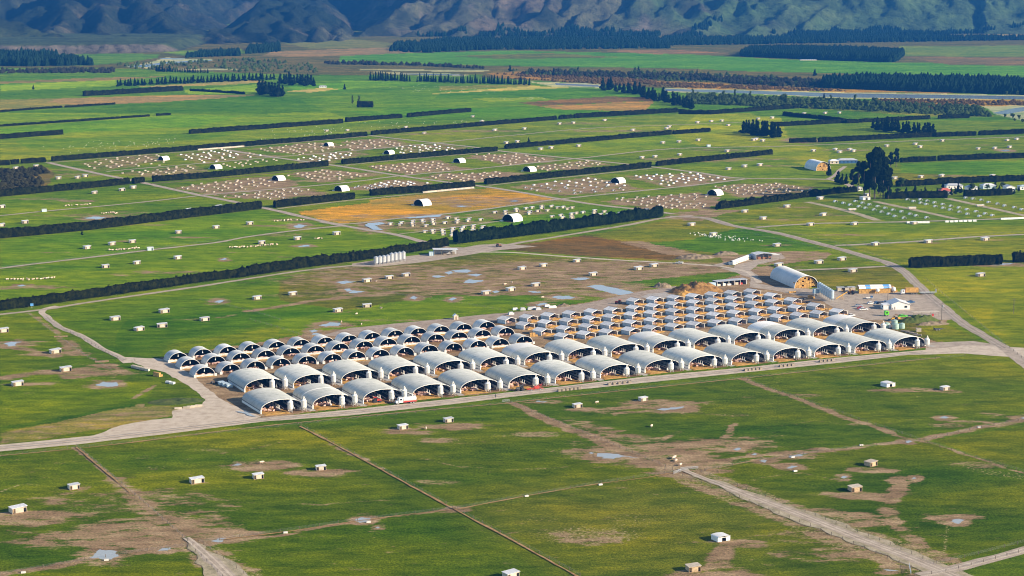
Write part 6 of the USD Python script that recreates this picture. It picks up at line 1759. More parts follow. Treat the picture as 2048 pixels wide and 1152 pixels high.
# farrowing huts, set out in rows
def ark_model(name, mat_roof, mat_front, dome):
    b = model(name)
    if dome:
        o, i = ell(3.4, 1.7, 0, n=9), ell(3.4, 1.7, 0, n=9, inset=.1)
        part(b, "roof", arch_shell(o, i, [0, 2.4]), mat_roof, smooth=50)
        part(b, "front", MB().prism(ell(3.4, 1.7, 0, n=9, inset=.12)[:5][::-1], .04, .12), mat_front)
        part(b, "back", MB().prism(ell(3.4, 1.7, 0, n=9, inset=.12)[::-1], 2.2, 2.3), mat_front)
    else:
        part(b, "roof", MB().prism([(-.15, 1.25), (3.15, 1.5), (3.15, 1.6), (-.15, 1.35)], -.3, 2.4), mat_roof)
        part(b, "walls", MB().box((0, 0, 0), (.1, 2.2, 1.22)).box((2.9, 0, 0), (3.0, 2.2, 1.4)).box((.1, 2.1, 0), (2.9, 2.2, 1.3)).box((.1, 0, 0), (1.9, .1, 1.25)), mat_front)
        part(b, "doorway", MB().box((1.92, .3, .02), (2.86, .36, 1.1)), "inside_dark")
    return b


ARK = {"c": ark_model("ark_cream", "cream_board", "cream_board", False), "g": ark_model("ark_grey_roof", "roof_iron", "cream_board", False), "d": ark_model("ark_dome", "paint_white", "white_paint", True)}
ark_list = []                                                   # (px, py, kind, field, size)
def crop(pts, x0, y0, k):
    return [(x0 + a / k, y0 + b / k) for a, b in pts]
for px, py in crop([(302, 642), (365, 635), (355, 645), (430, 625), (428, 637), (432, 650), (488, 620), (490, 632), (508, 652), (548, 615), (550, 628), (555, 640), (502, 687), (548, 680), (550, 692), (605, 675), (607, 688), (608, 702), (618, 635), (637, 605), (683, 608), (695, 623), (693, 632), (760, 612), (755, 622), (828, 615), (665, 668), (662, 682), (663, 695), (660, 708), (730, 660), (722, 672), (720, 688), (785, 653), (783, 665), (780, 680), (840, 658), (838, 670), (885, 665), (918, 678), (978, 672),
                    (910, 573), (972, 567), (975, 580), (1038, 555), (1040, 565), (1095, 550), (1115, 570), (1112, 580), (1130, 545), (1162, 565), (1187, 537), (1185, 548), (1222, 562), (1243, 537), (1275, 545), (1312, 543), (1335, 552), (1365, 545), (1245, 597), (1297, 590), (1308, 603), (1362, 583), (1360, 597), (1365, 607), (1390, 578), (1428, 573), (1440, 605), (1495, 563), (1493, 577), (1530, 585), (1553, 568), (1575, 587), (1645, 578)], 680, 230, 2.926):
    ark_list.append((px, py, "g" if (int(px * 7) % 3) else "c", "in the field above the shaggy pine row", 1.6))
for px, py in crop([(950, 508), (1000, 518), (1037, 528), (1068, 507), (1110, 517), (1153, 527), (1090, 538), (1127, 547), (1175, 557), (1200, 537), (1243, 547), (1220, 570), (1265, 582), (1288, 558), (1303, 595), (1340, 568), (1350, 605), (1390, 582), (1425, 592), (1485, 603), (1370, 497), (1410, 507), (1447, 497), (1450, 517), (1485, 505), (1485, 525), (1532, 515), (1535, 537), (1578, 525), (1582, 547), (1625, 535), (1625, 557), (1675, 545), (1675, 570), (1723, 555), (1725, 582), (1775, 567), (1797, 595), (1830, 580), (1873, 590), (1715, 487), (1757, 493), (1803, 500), (1848, 513), (1898, 522), (1945, 533), (1998, 543), (2045, 555)], 1348, 230, 2.926):
    ark_list.append((px, py, "d", "between the stony tracks at right", 1.45))
FIELDS = [("a", [(155, 326), (300, 307), (336, 313), (330, 330), (195, 339)], 38, "c"), ("a", [(345, 309), (450, 298), (530, 311), (400, 327), (375, 321)], 40, "d"), ("b", [(225, 346), (375, 331), (400, 338), (315, 353)], 26, "c"), ("b", [(430, 328), (540, 317), (575, 319), (455, 338)], 20, "g"),
          ("c", [(495, 298), (630, 285), (700, 291), (610, 310), (520, 303)], 46, "c"), ("c", [(590, 317), (700, 301), (712, 309), (640, 325)], 24, "d"), ("d", [(350, 373), (500, 356), (560, 353), (555, 372), (425, 386)], 44, "c"), ("d", [(575, 351), (650, 338), (755, 350), (640, 363)], 34, "c"), ("e", [(440, 394), (580, 376), (625, 379), (555, 401)], 32, "c"),
          ("e", [(700, 376), (790, 361), (860, 366), (745, 379)], 28, "d"), ("f", [(681, 283), (760, 278), (830, 288), (705, 300)], 30, "c"), ("f", [(790, 291), (880, 287), (930, 299), (800, 308)], 32, "d"), ("g", [(735, 332), (880, 321), (905, 339), (825, 346), (762, 340)], 40, "c"), ("g", [(940, 309), (1040, 306), (1110, 320), (1005, 331)], 36, "c"), ("h", [(835, 353), (1000, 341), (1020, 352), (945, 363)], 30, "c"),
          ("h", [(1070, 333), (1180, 318), (1215, 329), (1095, 341)], 28, "c"), ("i", [(1017, 373), (1180, 356), (1230, 365), (1275, 378), (1135, 390)], 40, "d"), ("i", [(1255, 351), (1380, 345), (1460, 358), (1335, 372)], 40, "d"), ("j", [(1215, 398), (1400, 385), (1425, 395), (1300, 415)], 36, "c"), ("j", [(1430, 373), (1560, 365), (1640, 380), (1485, 390)], 46, "c"), ("j", [(1315, 412), (1420, 404), (1420, 416), (1340, 418)], 14, "c")]
WHERE = {"d": "in the brown field left of the ochre one", "e": "behind the thick hedges over the ochre field", "i": "in the dome field under the long hedge", "j": "in the muddy field left of the tallest pines", "g": "in the brown middle field", "h": "above the long trimmed hedge", "a": "in the far left field", "b": "over the left trimmed hedge", "c": "in the topmost field", "f": "in the upper middle field"}
from shapely.geometry import Polygon as _Pg, Point as _Pt
import shapely
for fld, poly, n, kd in FIELDS:
    P = _Pg(Gl(poly))
    # rows that run with the barns; gaps and stagger as the huts are dragged to fresh ground
    sp = math.sqrt(P.area / n)
    c0 = np.array(P.centroid.coords[0])
    k = int(300 / sp) + 2
    I, J = np.meshgrid(np.arange(-k, k), np.arange(-k, k))
    L = np.stack([I.ravel() * sp * 1.0, J.ravel() * sp * 1.0], 1) + rh.normal(0, sp * .12, (I.size, 2))
    Q = np.stack([L[:, 0] * ax_u[0] + L[:, 1] * ax_v[0], L[:, 0] * ax_u[1] + L[:, 1] * ax_v[1]], 1) + c0
    Q = Q[shapely.contains_xy(P, Q[:, 0], Q[:, 1])]
    for q in Q:
        a, b = to_px(*q)
        ark_list.append((float(a), float(b), kd if rh.random() < .85 else "g", WHERE[fld], 1.05))
ark_list.sort(key=lambda t: -t[1])
AN = {"c": "small cream farrowing hut", "g": "small grey roofed farrowing hut", "d": "small white dome farrowing hut"}
SPAN = {w: (min(a[0] for a in ark_list if a[3] == w), max(a[0] for a in ark_list if a[3] == w) + .1) for w in {a[3] for a in ark_list}}
far_m = {"c": MB(), "d": MB()}
for n, (px, py, kd, where, s) in enumerate(ark_list):
    p = G(px, py + 1)
    a = .45 + rh.normal(0, .15)
    if n < 300:
        where = f"{where}, {third(px, *SPAN[where])}"
        copy("farrowing_hut", ARK[kd], f"{AN[kd]} {where}", "farrowing hut", (p[0] - 1.6, p[1], 0), a, s * .66, f"{AN[kd].split('small ')[1]}s {where}")
    else:
        if kd == "d":
            pr = ell(3.4, 1.7, 0, n=7)
            c = MB().prism(pr[::-1], 0, 2.4)
        else:
            c = MB().box((0, .05, 0), (3.0, 2.2, 1.25)).prism([(-.15, 1.25), (3.15, 1.5), (3.15, 1.6), (-.15, 1.35)], -.3, 2.4)
        v, f = c.mesh()
        v = np.stack([v[:, 0] * math.cos(a) - v[:, 1] * math.sin(a), v[:, 0] * math.sin(a) + v[:, 1] * math.cos(a), v[:, 2]], 1) * s * .66 + [p[0] - 1.6, p[1], 0]
        far_m["d" if kd == "d" else "c"].add(v, f)
solo("farrowing_huts", far_m["c"], "cream_board", "many tiny cream huts scattered over the farther hut fields", "farrowing huts", None, "stuff")
solo("farrowing_huts", far_m["d"], "paint_white", "many tiny white domes scattered over the farther hut fields", "farrowing huts", None, "stuff")
# ---------------------------------------------------------------- the farmyard: silos, sheds, stacks, vehicles
SILO_BIG = silo_model("silo_tall", 2.9, 4.1, "galvanised", spout=False, legh=.9)
SILO_BANK = silo_model("silo_bank", 2.9, 4.4, "silo_blue", spout=False, legh=1.1)
for k in range(8):
    t = k / 7
    p = G(752 + 55 * t, 530.5 - 8.0 * t)
    copy("silo", SILO_BIG, f"tall silver grain silo, {ORD[k]} from the left of eight below the dark hedge", "silo", (p[0], p[1], 0), ROW_ANG, (1, 1, .92 if k < 4 else 1.06), "eight silver grain silos")
a_, b_ = G(1663, 602.5), G(1638.5, 587)
for k in range(7):
    p = a_ + (b_ - a_) * k / 6
    copy("silo", SILO_BANK, f"blue silver silo, {ORD[k]} from the front of the bank beside the hay barn", "silo", (p[0], p[1], 0), HAY, None, "bank of silver silos beside the hay barn")


def local(px, py, ang=0.0):
    p = G(px, py)
    return (float(p[0]), float(p[1]), 0.0), ang


# open shed by the grain silos
loc, ang = local(868, 511)
t = thing("open_shed", "open farm shed with blue grey roof right of the grain silos", "shed", loc, .12)
part(t, "roof", MB().prism([(-.6, 4.1), (16.6, 3.7), (16.6, 3.82), (-.6, 4.22)], -1.0, 7.5), "roof_iron")
for x in (.1, 5.4, 10.7, 15.9):
    part(t, "post", MB().box((x - .12, 0, 0), (x + .12, .24, 3.7)), "old_wood")
part(t, "back_wall", MB().box((0, 6.8, 0), (16, 6.95, 3.7)), "roof_grey")
part(t, "end_wall", MB().box((0, .3, 0), (.15, 6.8, 3.95)), "wall_blue")
part(t, "stored_crate", MB().box((6.2, 2.5, 0), (8.8, 4.5, 1.4)).box((11.5, 2.0, 0), (14.5, 4.0, 1.9)), "old_wood")
loc, ang = local(868, 512)
t = thing("shipping_container", "pale blue container at the left of the open shed", "container", (loc[0] - 3.4, loc[1], 0), .12)
part(t, "body", MB().box((0, 0, .1), (3.0, 2.5, 2.7)), "wall_blue")
part(t, "door", MB().box((.3, -.06, .2), (1.4, -.003, 2.5)).box((1.6, -.06, .2), (2.7, -.003, 2.5)), "panel_clear")

# long lean-to with many bays
loc, ang = local(1420, 574)
t = thing("lean_to_shed", "long low lean-to shed with dark open bays above the pens", "shed", loc, .42)
part(t, "roof", MB().prism([(4.5, 3.0), (4.5, 3.12), (26.6, 3.32), (26.6, 3.2)][::-1], -1.0, 5.5), "roof_grey")
for k in range(6):
    x = 5 + k * 4.2
    part(t, "post", MB().box((x - .1, -.2, 0), (x + .1, 0, 3.0)), "white_paint")
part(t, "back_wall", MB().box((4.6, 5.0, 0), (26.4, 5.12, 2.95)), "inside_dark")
part(t, "end_wall", MB().box((26.3, .2, 0), (26.45, 4.9, 2.95)), "roof_grey")
part(t, "bay_divider", MB().box((9.2, .4, 0), (9.3, 4.9, 2.9)).box((17.6, .4, 0), (17.7, 4.9, 2.9)), "old_wood")
for k, (x, w, h, m_) in enumerate([(6, 2, 1.2, "cream_board"), (10, 1.6, 1.4, "white_paint"), (13, 2.6, .9, "white_paint"), (18.5, 2.2, 1.5, "cream_board"), (22, 1.8, 1.0, "paint_red")]):
    part(t, "stored_box", MB().box((x, .8, 0), (x + w, 2.2, h)), m_)
t = thing("shipping_container", "blue white container at the end of the long lean-to", "container", (loc[0], loc[1] - .5, 0), .42)
part(t, "body", MB().box((0, 0, .1), (4.2, 2.8, 2.5)), "wall_blue")
part(t, "roof", MB().box((-.05, -.05, 2.5), (4.25, 2.85, 2.62)), "panel_clear")
part(t, "door", MB().box((4.2, .2, .2), (4.26, 2.6, 2.4)), "white_paint")

# long low tunnel with feed holes, and the old shed cluster at its end
a_, b_ = G(1469, 530), G(1518, 511.5)
L = float(np.linalg.norm(b_ - a_))
ang = math.atan2(*(b_ - a_)[::-1])
t = thing("feed_tunnel", "long white tunnel shed with a row of openings", "tunnel shed", (a_[0], a_[1], 0), ang)
o = ell(4.4, 2.6, .3, n=11)[:, ::1]
sh = arch_shell(o, ell(4.4, 2.6, .3, n=11, inset=.1), np.linspace(0, L, 8))
v, f = sh.mesh()
part(t, "cover", (np.stack([v[:, 1], 2.2 - v[:, 0], v[:, 2]], 1) + [0, 2.2, 0], f), "cover_white", smooth=50)
n = int(L / 4)
for k in range(n):
    x = k * L / n
    part(t, "side_bay", MB().box((x + .2, -.06, 0), (x + L / n * .5, 0.05, 1.5)), "cream_board")
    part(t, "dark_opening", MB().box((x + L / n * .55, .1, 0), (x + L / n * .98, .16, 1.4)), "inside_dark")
part(t, "end_wall", MB().box((-.05, .3, 0), (.05, 4.1, 1.9)), "white_paint")
part(t, "end_tank", MB().lathe([(.05, .3), (.9, .35), (.95, 2.2), (.5, 2.7), (.02, 2.8)], 10, (-.9, .6, 0)), "white_paint")
loc, _ = local(1512, 520)
t = thing("farm_shed", "cluster of old farm sheds with blue grey and white roofs", "shed", loc, .25)
part(t, "roof", MB().prism([(-.4, 3.6), (5, 4.4), (5, 4.52), (-.4, 3.72)], -.6, 9), "roof_iron")
part(t, "roof", MB().prism([(5.02, 4.3), (12.4, 3.4), (12.4, 3.52), (5.02, 4.42)], 1.6, 9.4), "roof_grey", label="low grey roof over the right bay")
part(t, "roof", MB().prism([(12.6, 3.2), (17.5, 2.7), (17.5, 2.8), (12.6, 3.3)], .5, 8), "white_paint", label="white lean-to roof")
part(t, "wall", MB().box((0, 8.5, 0), (12, 8.65, 3.4)).box((0, .2, 0), (.15, 8.5, 3.5)).box((12, 2, 0), (12.15, 8.5, 3.3)), "roof_grey")
for x in (.2, 4.9, 8.5, 12.1, 17.2):
    part(t, "post", MB().box((x, -.2, 0), (x + .2, 0, 3.3)), "old_wood")
part(t, "machinery", MB().box((2, 2, 0), (4.4, 4, 1.6)).box((6, 3, 0), (9, 4.4, 1.2)).tube((9.5, 2, 1), (11.5, 2.2, 1.4), .5, .5, 8), "rust")

# white house-like building
loc, _ = local(1783, 619.5)
t = thing("farm_office", "white gable building with one dark window in the yard", "building", loc, .07)
W_, D_, E_, R_ = 10.8, 11, 3.1, 5.0
part(t, "wall", MB().prism([(0, 0), (W_, 0), (W_, E_), (W_ / 2 - .6, R_ - .15), (0, E_)], 0, D_), "white_paint")
part(t, "roof_panel", MB().prism([(-.5, E_ - .12), (W_ / 2 - .6, R_ - .08), (W_ / 2 - .6, R_ + .06), (-.5, E_ + .02)], -.4, D_ + .4), "paint_white")
part(t, "roof_panel", MB().prism([(W_ / 2 - .59, R_ - .08), (W_ + .5, E_ - .12), (W_ + .5, E_ + .02), (W_ / 2 - .59, R_ + .06)], -.4, D_ + .4), "paint_white")
part(t, "window", MB().box((7.6, -.06, 1.1), (9.2, -.004, 2.2)), "glass_dark")
part(t, "window_frame", MB().box((7.45, -.05, 1.0), (9.35, -.0045, 1.095)).box((7.45, -.05, 2.205), (9.35, -.0045, 2.3)), "wall_blue")
part(t, "annex", MB().box((-4.6, .8, 0), (-.02, 7, 2.7)), "white_paint")
part(t, "annex_roof", MB().prism([(-4.9, 2.72), (-.02, 2.95), (-.02, 3.05), (-4.9, 2.82)], .5, 7.3), "roof_iron")
part(t, "door", MB().box((-1.3, .7, .05), (-.35, .797, 2.1)), "wall_blue")
part(t, "annex_window", MB().box((-4.66, 2, 1), (-4.6, 4, 2)), "glass_dark")

# stacked straw under a blue and white tarpaulin
loc, _ = local(1718, 587.5)
rs = np.random.default_rng(5)
for j in range(2):
    for k in range(14):
        for lv in range(3):
            if j == 1 and lv < 2:
                continue
            bx = solo("hay_bale", MB().box((-.68, 0, .02), (.68, 2.3, 1.18)), "bale", "straw bale in the long stack under the blue and white tarpaulin", "straw bale", "bales of the covered stack")
            xf = UsdGeom.Xformable(bx)
            c = rot((.7 + k * 1.42, j * 2.36 + rs.uniform(-.12, .12)), .14)
            xf.AddTranslateOp().Set(Gf.Vec3d(loc[0] + c[0], loc[1] + c[1], lv * 1.2))
            xf.AddRotateZOp().Set(math.degrees(.14) + rs.normal(0, 1))
t = thing("tarpaulin", "white tarpaulin with two blue bands over the long straw stack", "tarpaulin", (loc[0], loc[1], 0), .14)
a = np.linspace(0, math.pi, 9)
arc = np.stack([2.4 - 2.75 * np.cos(a), 3.02 + 2.0 * np.sin(a)], 1)
arc_in = np.stack([2.4 - 2.65 * np.cos(a), 2.98 + 1.9 * np.sin(a)], 1)
for x0, x1, m_ in ((-.1, 4.0, "tarp_white"), (4.0, 7.2, "tarp_blue"), (7.2, 15.2, "tarp_white"), (15.2, 19.2, "tarp_blue"), (19.2, 20.2, "tarp_white")):
    v, f = arch_shell(arc, arc_in, np.linspace(x0, x1, 4)).mesh()
    part(t, "blue_band" if m_ == "tarp_blue" else "cover", (np.stack([v[:, 1], v[:, 0], v[:, 2]], 1), f[:, ::-1]), m_, smooth=40)
part(t, "straw_fill", MB().box((.2, .2, 3.61), (20, 4.5, 4.35)), "bale")
for k, (x, y, z) in enumerate([(21.4, 1.6, 0), (22.9, 1.9, 0), (24.3, 2.2, 0), (21.6, 1.8, 1.2), (23.1, 2.0, 1.2), (21.5, 4.1, 0), (23.0, 4.3, 0), (21.6, 4.2, 1.2), (22.5, 3.2, 2.4), (24.4, 4.4, 0), (23.2, 4.3, 1.2)]):
    bx = solo("hay_bale", MB().box((-.68, 0, .02), (.68, 2.3, 1.18)), "bale", "loose straw bale heaped at the right end of the covered stack", "straw bale", "loose bales by the covered stack")
    c = rot((x, y), .14)
    xf = UsdGeom.Xformable(bx)
    xf.AddTranslateOp().Set(Gf.Vec3d(loc[0] + c[0], loc[1] + c[1], z))
    xf.AddRotateZOp().Set(8 + rs.normal(0, 6))
for px, py, n, lab in [(1618, 597, 5, "straw bale stack right of the second row of pens"), (1580, 586, 3, "straw bale stack beside the top right pens"), (1062, 673, 5, "straw bale stack at the left of the pens"), (310, 752, 9, "straw bales by the left track"), (1659, 620, 2, "single straw bale by the last pen")]:
    p = G(px, py)
    for k in range(n):
        bx = solo("hay_bale", MB().box((-.7, -.6, .02), (.7, .6, 1.0)), "bale", "straw bale in the " + lab.replace("straw bale stack", "small stack").replace("straw bales", "long heap").replace("single straw bale", "spot"), "straw bale", lab)
        xf = UsdGeom.Xformable(bx)
        c = (k % 3 * 1.46, (k // 6) * 1.3, (k // 3 % 2) * 1.03)
        d_ = rot((c[0], c[1]), .2 if px > 400 else -.7)
        xf.AddTranslateOp().Set(Gf.Vec3d(p[0] + d_[0], p[1] + d_[1], c[2]))
        xf.AddRotateZOp().Set((12 if px > 400 else -40) + rs.normal(0, 5))


def heap(name, px, py, w, d, h, m_, label, seed, cat="heap", kind=None, ang=.25):
    X, Y = np.meshgrid(np.linspace(-1, 1, 44), np.linspace(-1, 1, 26), indexing="ij")
    q = np.hypot(X, Y)
    n = meshkit.fbm(np.stack([X * w * .22, Y * d * .3, X * 0 + seed], -1), 4, seed)
    Z = np.clip(1 - q ** 2, 0, 1) ** .7 * h * (.25 + 1.5 * n) + np.clip(1 - q, 0, 1) * .1 - .06
    p = G(px, py)
    x, y = X * w / 2, Y * d / 2
    P = np.stack([p[0] + x * math.cos(ang) - y * math.sin(ang), p[1] + x * math.sin(ang) + y * math.cos(ang), Z], -1)
    solo(name, MB().grid(P[::-1]), m_, label, cat, None, kind, smooth=60)


heap("compost_heap", 1392, 583, 34, 22, 4.6, "compost", "large orange brown heap of used straw above the pens", 1)
heap("compost_heap", 1368, 592, 12, 9, 2.8, "straw", "bright straw heap at the left end of the big heap", 2)
heap("earth_mound", 1390, 516, 28, 14, 2.2, "mound_earth", "bare earth bank by the ploughed field", 3)
heap("earth_mound", 1452, 509, 18, 10, 2.0, "mound_earth", "second bare earth bank left of the long tunnel", 4)
heap("earth_mound", 1325, 574, 12, 9, 2.2, "mound_earth", "small earth heap in the grass above the pens", 5)
heap("grass_mound", 1838, 642.5, 24, 9, 3.0, "mound_grass", "grassy bank behind the green tanks", 6)
heap("earth_mound", 1866, 649, 20, 6, 1.6, "mound_earth", "rough dry bank right of the green tanks", 8)
heap("grass_mound", 352, 803, 26, 14, .9, "mound_grass", "grassy bank beside the left yard entrance", 9)
heap("earth_mound", 1128, 612, 9, 5, 1.2, "mound_earth", "dark soil heap on the grass above the pens", 10)


# vehicles
def wheel(m, c, r, w, axis="y"):
    c = np.array(c, float)
    o = np.array([0, w / 2, 0]) if axis == "y" else np.array([w / 2, 0, 0])
    m.tube(c - o, c + o, r, r, 12)


def car(label, px, py, ang, colour, kind="car", group=None, s=1.0):
    loc, _ = local(px, py)
    t = thing("ute" if kind == "ute" else "car", label, "ute" if kind == "ute" else "car", loc, ang, group)
    L, W = 4.6 * s, 1.8 * s
    body = MB().prism([(0, .35), (L, .35), (L, .85), (L * .97, .95), (L * .72, 1.0), (L * .05, .98), (0, .85)], -W / 2, W / 2)
    part(t, "body", body, colour)
    if kind == "ute":
        part(t, "cab", MB().prism([(L * .34, .99), (L * .70, .99), (L * .62, 1.55), (L * .38, 1.58)], -W * .45, W * .45), "glass_dark")
        part(t, "cab_roof", MB().prism([(L * .37, 1.581), (L * .63, 1.551), (L * .62, 1.64), (L * .38, 1.66)], -W * .45, W * .45), colour)
        part(t, "tray", MB().box((.02, -W / 2, .99), (L * .31, -W / 2 + .06, 1.25)).box((.02, W / 2 - .06, .99), (L * .31, W / 2, 1.25)).box((.02, -W / 2 + .07, .99), (.08, W / 2 - .07, 1.25)), colour)
    else:
        part(t, "windows", MB().prism([(L * .12, .99), (L * .74, 1.0), (L * .60, 1.45), (L * .20, 1.45)], -W * .44, W * .44), "glass_dark")
        part(t, "roof", MB().prism([(L * .18, 1.451), (L * .61, 1.451), (L * .58, 1.53), (L * .22, 1.53)], -W * .44, W * .44), colour)
    for x in (L * .19, L * .80):
        for y in (-W * .46, W * .46):
            m = MB()
            wheel(m, (x, y, .33), .33, .22)
            w = part(t, "wheel", m, "tyre")
            part(w, "rim", MB().tube((x, y - .12, .33), (x, y + .12, .33), .2, .2, 8), "galvanised")
    part(t, "headlight", MB().box((L * .985, -W * .42, .68), (L + .01, -W * .26, .82)), "paint_white")
    part(t, "headlight", MB().box((L * .985, W * .26, .68), (L + .01, W * .42, .82)), "paint_white")
    return t


car("white car, nearest of the row behind the white building", 1735, 608.5, .3, "paint_white")
car("dark blue car second in the row behind the white building", 1747, 608, .3, "paint_blue")
car("dark car third in the row behind the white building", 1755, 608.3, .3, "paint_dark")
car("blue ute at the right end of the row by the white building", 1764, 607, .3, "paint_blue", "ute")
car("white car peeking out right of the white building roof", 1803, 606.5, .3, "paint_white")
car("dark blue ute right of the white building", 1815, 606.5, .35, "paint_blue", "ute")
car("blue grey car upper of three parked in the open yard", 1710, 613.5, .1, "paint_silver")
car("red car between two pale cars in the open yard", 1714, 618.0, .1, "paint_red")
car("white car lowest of three parked in the open yard", 1718.5, 620.5, .1, "paint_white", s=1.1)
car("bright green car beside the yellow loader", 1797, 634.5, .25, "paint_green", s=1.15)
car("white ute on the straight track above the brown paddocks", 1366, 527.5, 2.9, "paint_white", "ute", s=1.1)
car("white vehicle parked beside the last gable pen", 1696, 633, .3, "paint_white", s=.9)


def truck_front(t, m_):
    part(t, "cab", MB().prism([(0, .9), (2.1, .9), (2.1, 3.1), (.35, 3.1), (0, 2.2)], -1.2, 1.2), m_)
    part(t, "windscreen", MB().prism([(-.02, 2.0), (.02, 1.95), (.36, 3.0), (.30, 3.02)], -1.05, 1.05), "glass_dark")
    part(t, "side_window", MB().box((.6, -1.22, 1.9), (1.6, -1.203, 2.7)), "glass_dark")
    part(t, "bumper", MB().box((-.15, -1.2, .45), (.1, 1.2, .88)), m_)


def wheels(t, xs, r=.5, W=1.05):
    for x in xs:
        for y in (-W, W):
            m = MB()
            wheel(m, (x, y, r), r, .32)
            w = part(t, "wheel", m, "tyre")
            part(w, "rim", MB().tube((x, y - .17, r), (x, y + .17, r), r * .55, r * .55, 8), "galvanised")


# feed tanker parked on the road: its nose to the left
loc, _ = local(796, 808.5)
t = thing("feed_truck", "white feed tanker truck with loading pipe at the road edge", "truck", loc, .40)
part(t, "bonnet", MB().prism([(-1.3, .7), (-.02, .7), (-.02, 1.9), (-1.1, 1.7)], -.95, .95), "paint_white")
truck_front(t, "paint_white")
v, f = MB().tube((2.5, 0, 2.15), (8.6, 0, 2.15), 1.05, 1.05, 16).mesh()
part(t, "tank", (v, f), "silo_white", smooth=40)
part(t, "tank_cradle", MB().box((2.3, -1.1, .85), (8.7, 1.1, 1.35)), "paint_red")
part(t, "chassis", MB().box((.2, -.5, .55), (8.6, .5, .84)), "steel_dark")
part(t, "loading_pipe", MB().tube((8.4, .3, 3.3), (2.2, 2.6, 6.2), .16, .14, 7).tube((2.2, 2.6, 6.2), (1.9, 2.8, 5.4), .14, .14, 6), "silo_white")
part(t, "pipe_mount", MB().box((8.0, -.1, 2.9), (8.6, .6, 3.5)), "galvanised")
wheels(t, (-.5, 5.9, 7.2), .5)
# hay truck and empty trailer
loc, _ = local(1802, 589)
t = thing("hay_truck", "white nosed truck loaded high with straw bales", "truck", loc, .11)
truck_front(t, "paint_white")
part(t, "deck", MB().box((2.3, -1.25, 1.05), (10.6, 1.25, 1.25)), "steel_dark")
part(t, "chassis", MB().box((.2, -.5, .6), (10.4, .5, 1.04)), "steel_dark")
part(t, "headboard", MB().box((2.22, -1.2, 1.26), (2.32, 1.2, 3.4)), "paint_red")
for k in range(6):
    for lv in range(3):
        part(t, "straw_bale", MB().box((2.45 + k * 1.35, -1.22, 1.262 + lv * .95), (3.75 + k * 1.35, 1.22, 2.2 + lv * .95)), "bale")
wheels(t, (.9, 6.2, 7.5, 9.4), .5)
loc, _ = local(1838, 588.5)
t = thing("trailer", "empty flat trailer behind the loaded straw truck", "trailer", loc, .11)
part(t, "deck", MB().box((0, -1.25, 1.05), (10.6, 1.25, 1.3)), "galvanised")
part(t, "headboard", MB().box((.0, -1.2, 1.31), (.12, 1.2, 2.5)), "galvanised")
part(t, "tailboard", MB().box((10.45, -1.2, 1.31), (10.57, 1.2, 3.1)), "galvanised")
part(t, "rail", MB().box((.2, -1.27, 1.32), (10.4, -1.22, 1.6)), "galvanised")
part(t, "drawbar", MB().box((-2.0, -.1, .8), (0, .1, 1.0)), "steel_dark")
wheels(t, (1.5, 2.8, 7.6, 8.9), .45)
# tractors


def tractor(label, px, py, ang, colour, loader=False, s=1.0, cat="tractor"):
    loc, _ = local(px, py)
    t = thing("loader" if loader else "tractor", label, cat, loc, ang)
    part(t, "bonnet", MB().prism([(1.6, .9), (3.6, .9), (3.6, 1.5), (3.4, 1.7), (1.6, 1.85)], -.45, .45), colour)
    part(t, "cab", MB().prism([(.0, 1.1), (1.58, 1.1), (1.4, 2.5), (.15, 2.5)], -.75, .75), "glass_dark")
    part(t, "cab_roof", MB().box((.0, -.85, 2.51), (1.55, .85, 2.68)), colour if not loader else "cream_board")
    part(t, "chassis", MB().box((.0, -.4, .5), (3.4, .4, .895)), "steel_dark")
    for x, r in ((.5, .85), (2.9, .6)):
        for y in (-.95, .95):
            m = MB()
            wheel(m, (x, y, r), r, .45)
            part(t, "wheel", m, "tyre")
    if loader:
        part(t, "lift_arm", MB().tube((1.7, -.7, 1.9), (4.6, -.7, .7), .14, .14, 5), colour)
        part(t, "lift_arm", MB().tube((1.7, .7, 1.9), (4.6, .7, .7), .14, .14, 5), colour)
        part(t, "bucket", MB().prism([(4.5, .15), (5.6, .1), (5.5, .35), (4.8, 1.1), (4.5, 1.1)], -1.2, 1.2), "steel_dark")
        part(t, "engine_cover", MB().box((-1.7, -.8, .95), (-.05, .8, 1.9)), colour)
    return t


tractor("yellow wheel loader beside the green tanks", 1794, 641, math.pi + .35, "paint_yellow", True)
tractor("dark tractor towing the red farm implement on the road", 1046, 781, math.pi + .45, "steel_dark")
tractor("dark tractor parked by the covered straw stack", 1708, 589, 2.7, "rust")
tractor("small red tractor inside the barn entrance by the feed truck", 747, 806, .3, "paint_red")
tractor("red tractor at the end of the lane above the pens", 1242, 608.5, 2.8, "paint_red")
tractor("old rust brown tractor on the ploughed field corner", 993, 494, .2, "rust")
loc, _ = local(1053, 781.5)
t = thing("farm_implement", "long red folding farm implement on the road edge", "farm implement", loc, .42)
part(t, "frame", MB().box((.0, -.9, .6), (8.5, -.7, .8)).box((.0, .7, .6), (8.5, .9, .8)).box((0, -.68, .6), (.2, .68, .8)).box((4, -.68, .6), (4.2, .68, .8)).box((8.3, -.68, .6), (8.5, .68, .8)), "paint_red")
part(t, "wing_arm", MB().tube((2, -.8, .9), (7.5, -.8, 2.0), .12, .12, 5), "paint_red")
part(t, "wing_arm", MB().tube((2, .8, .9), (8.6, .9, 2.4), .12, .12, 5), "paint_red")
part(t, "hopper", MB().prism([(4.2, .9), (6, .9), (6.4, 1.8), (3.8, 1.8)], -.65, .65), "paint_red")
wheels(t, (2.2, 6.8), .42, 1.0)
loc, _ = local(1769, 632)
t = thing("truck_cab", "bright green truck cab standing in the yard", "truck", loc, .2)
part(t, "cab", MB().prism([(0, .6), (2.3, .6), (2.3, 2.5), (1.6, 3.0), (.2, 3.0), (0, 2.6)], -1.1, 1.1), "paint_green")
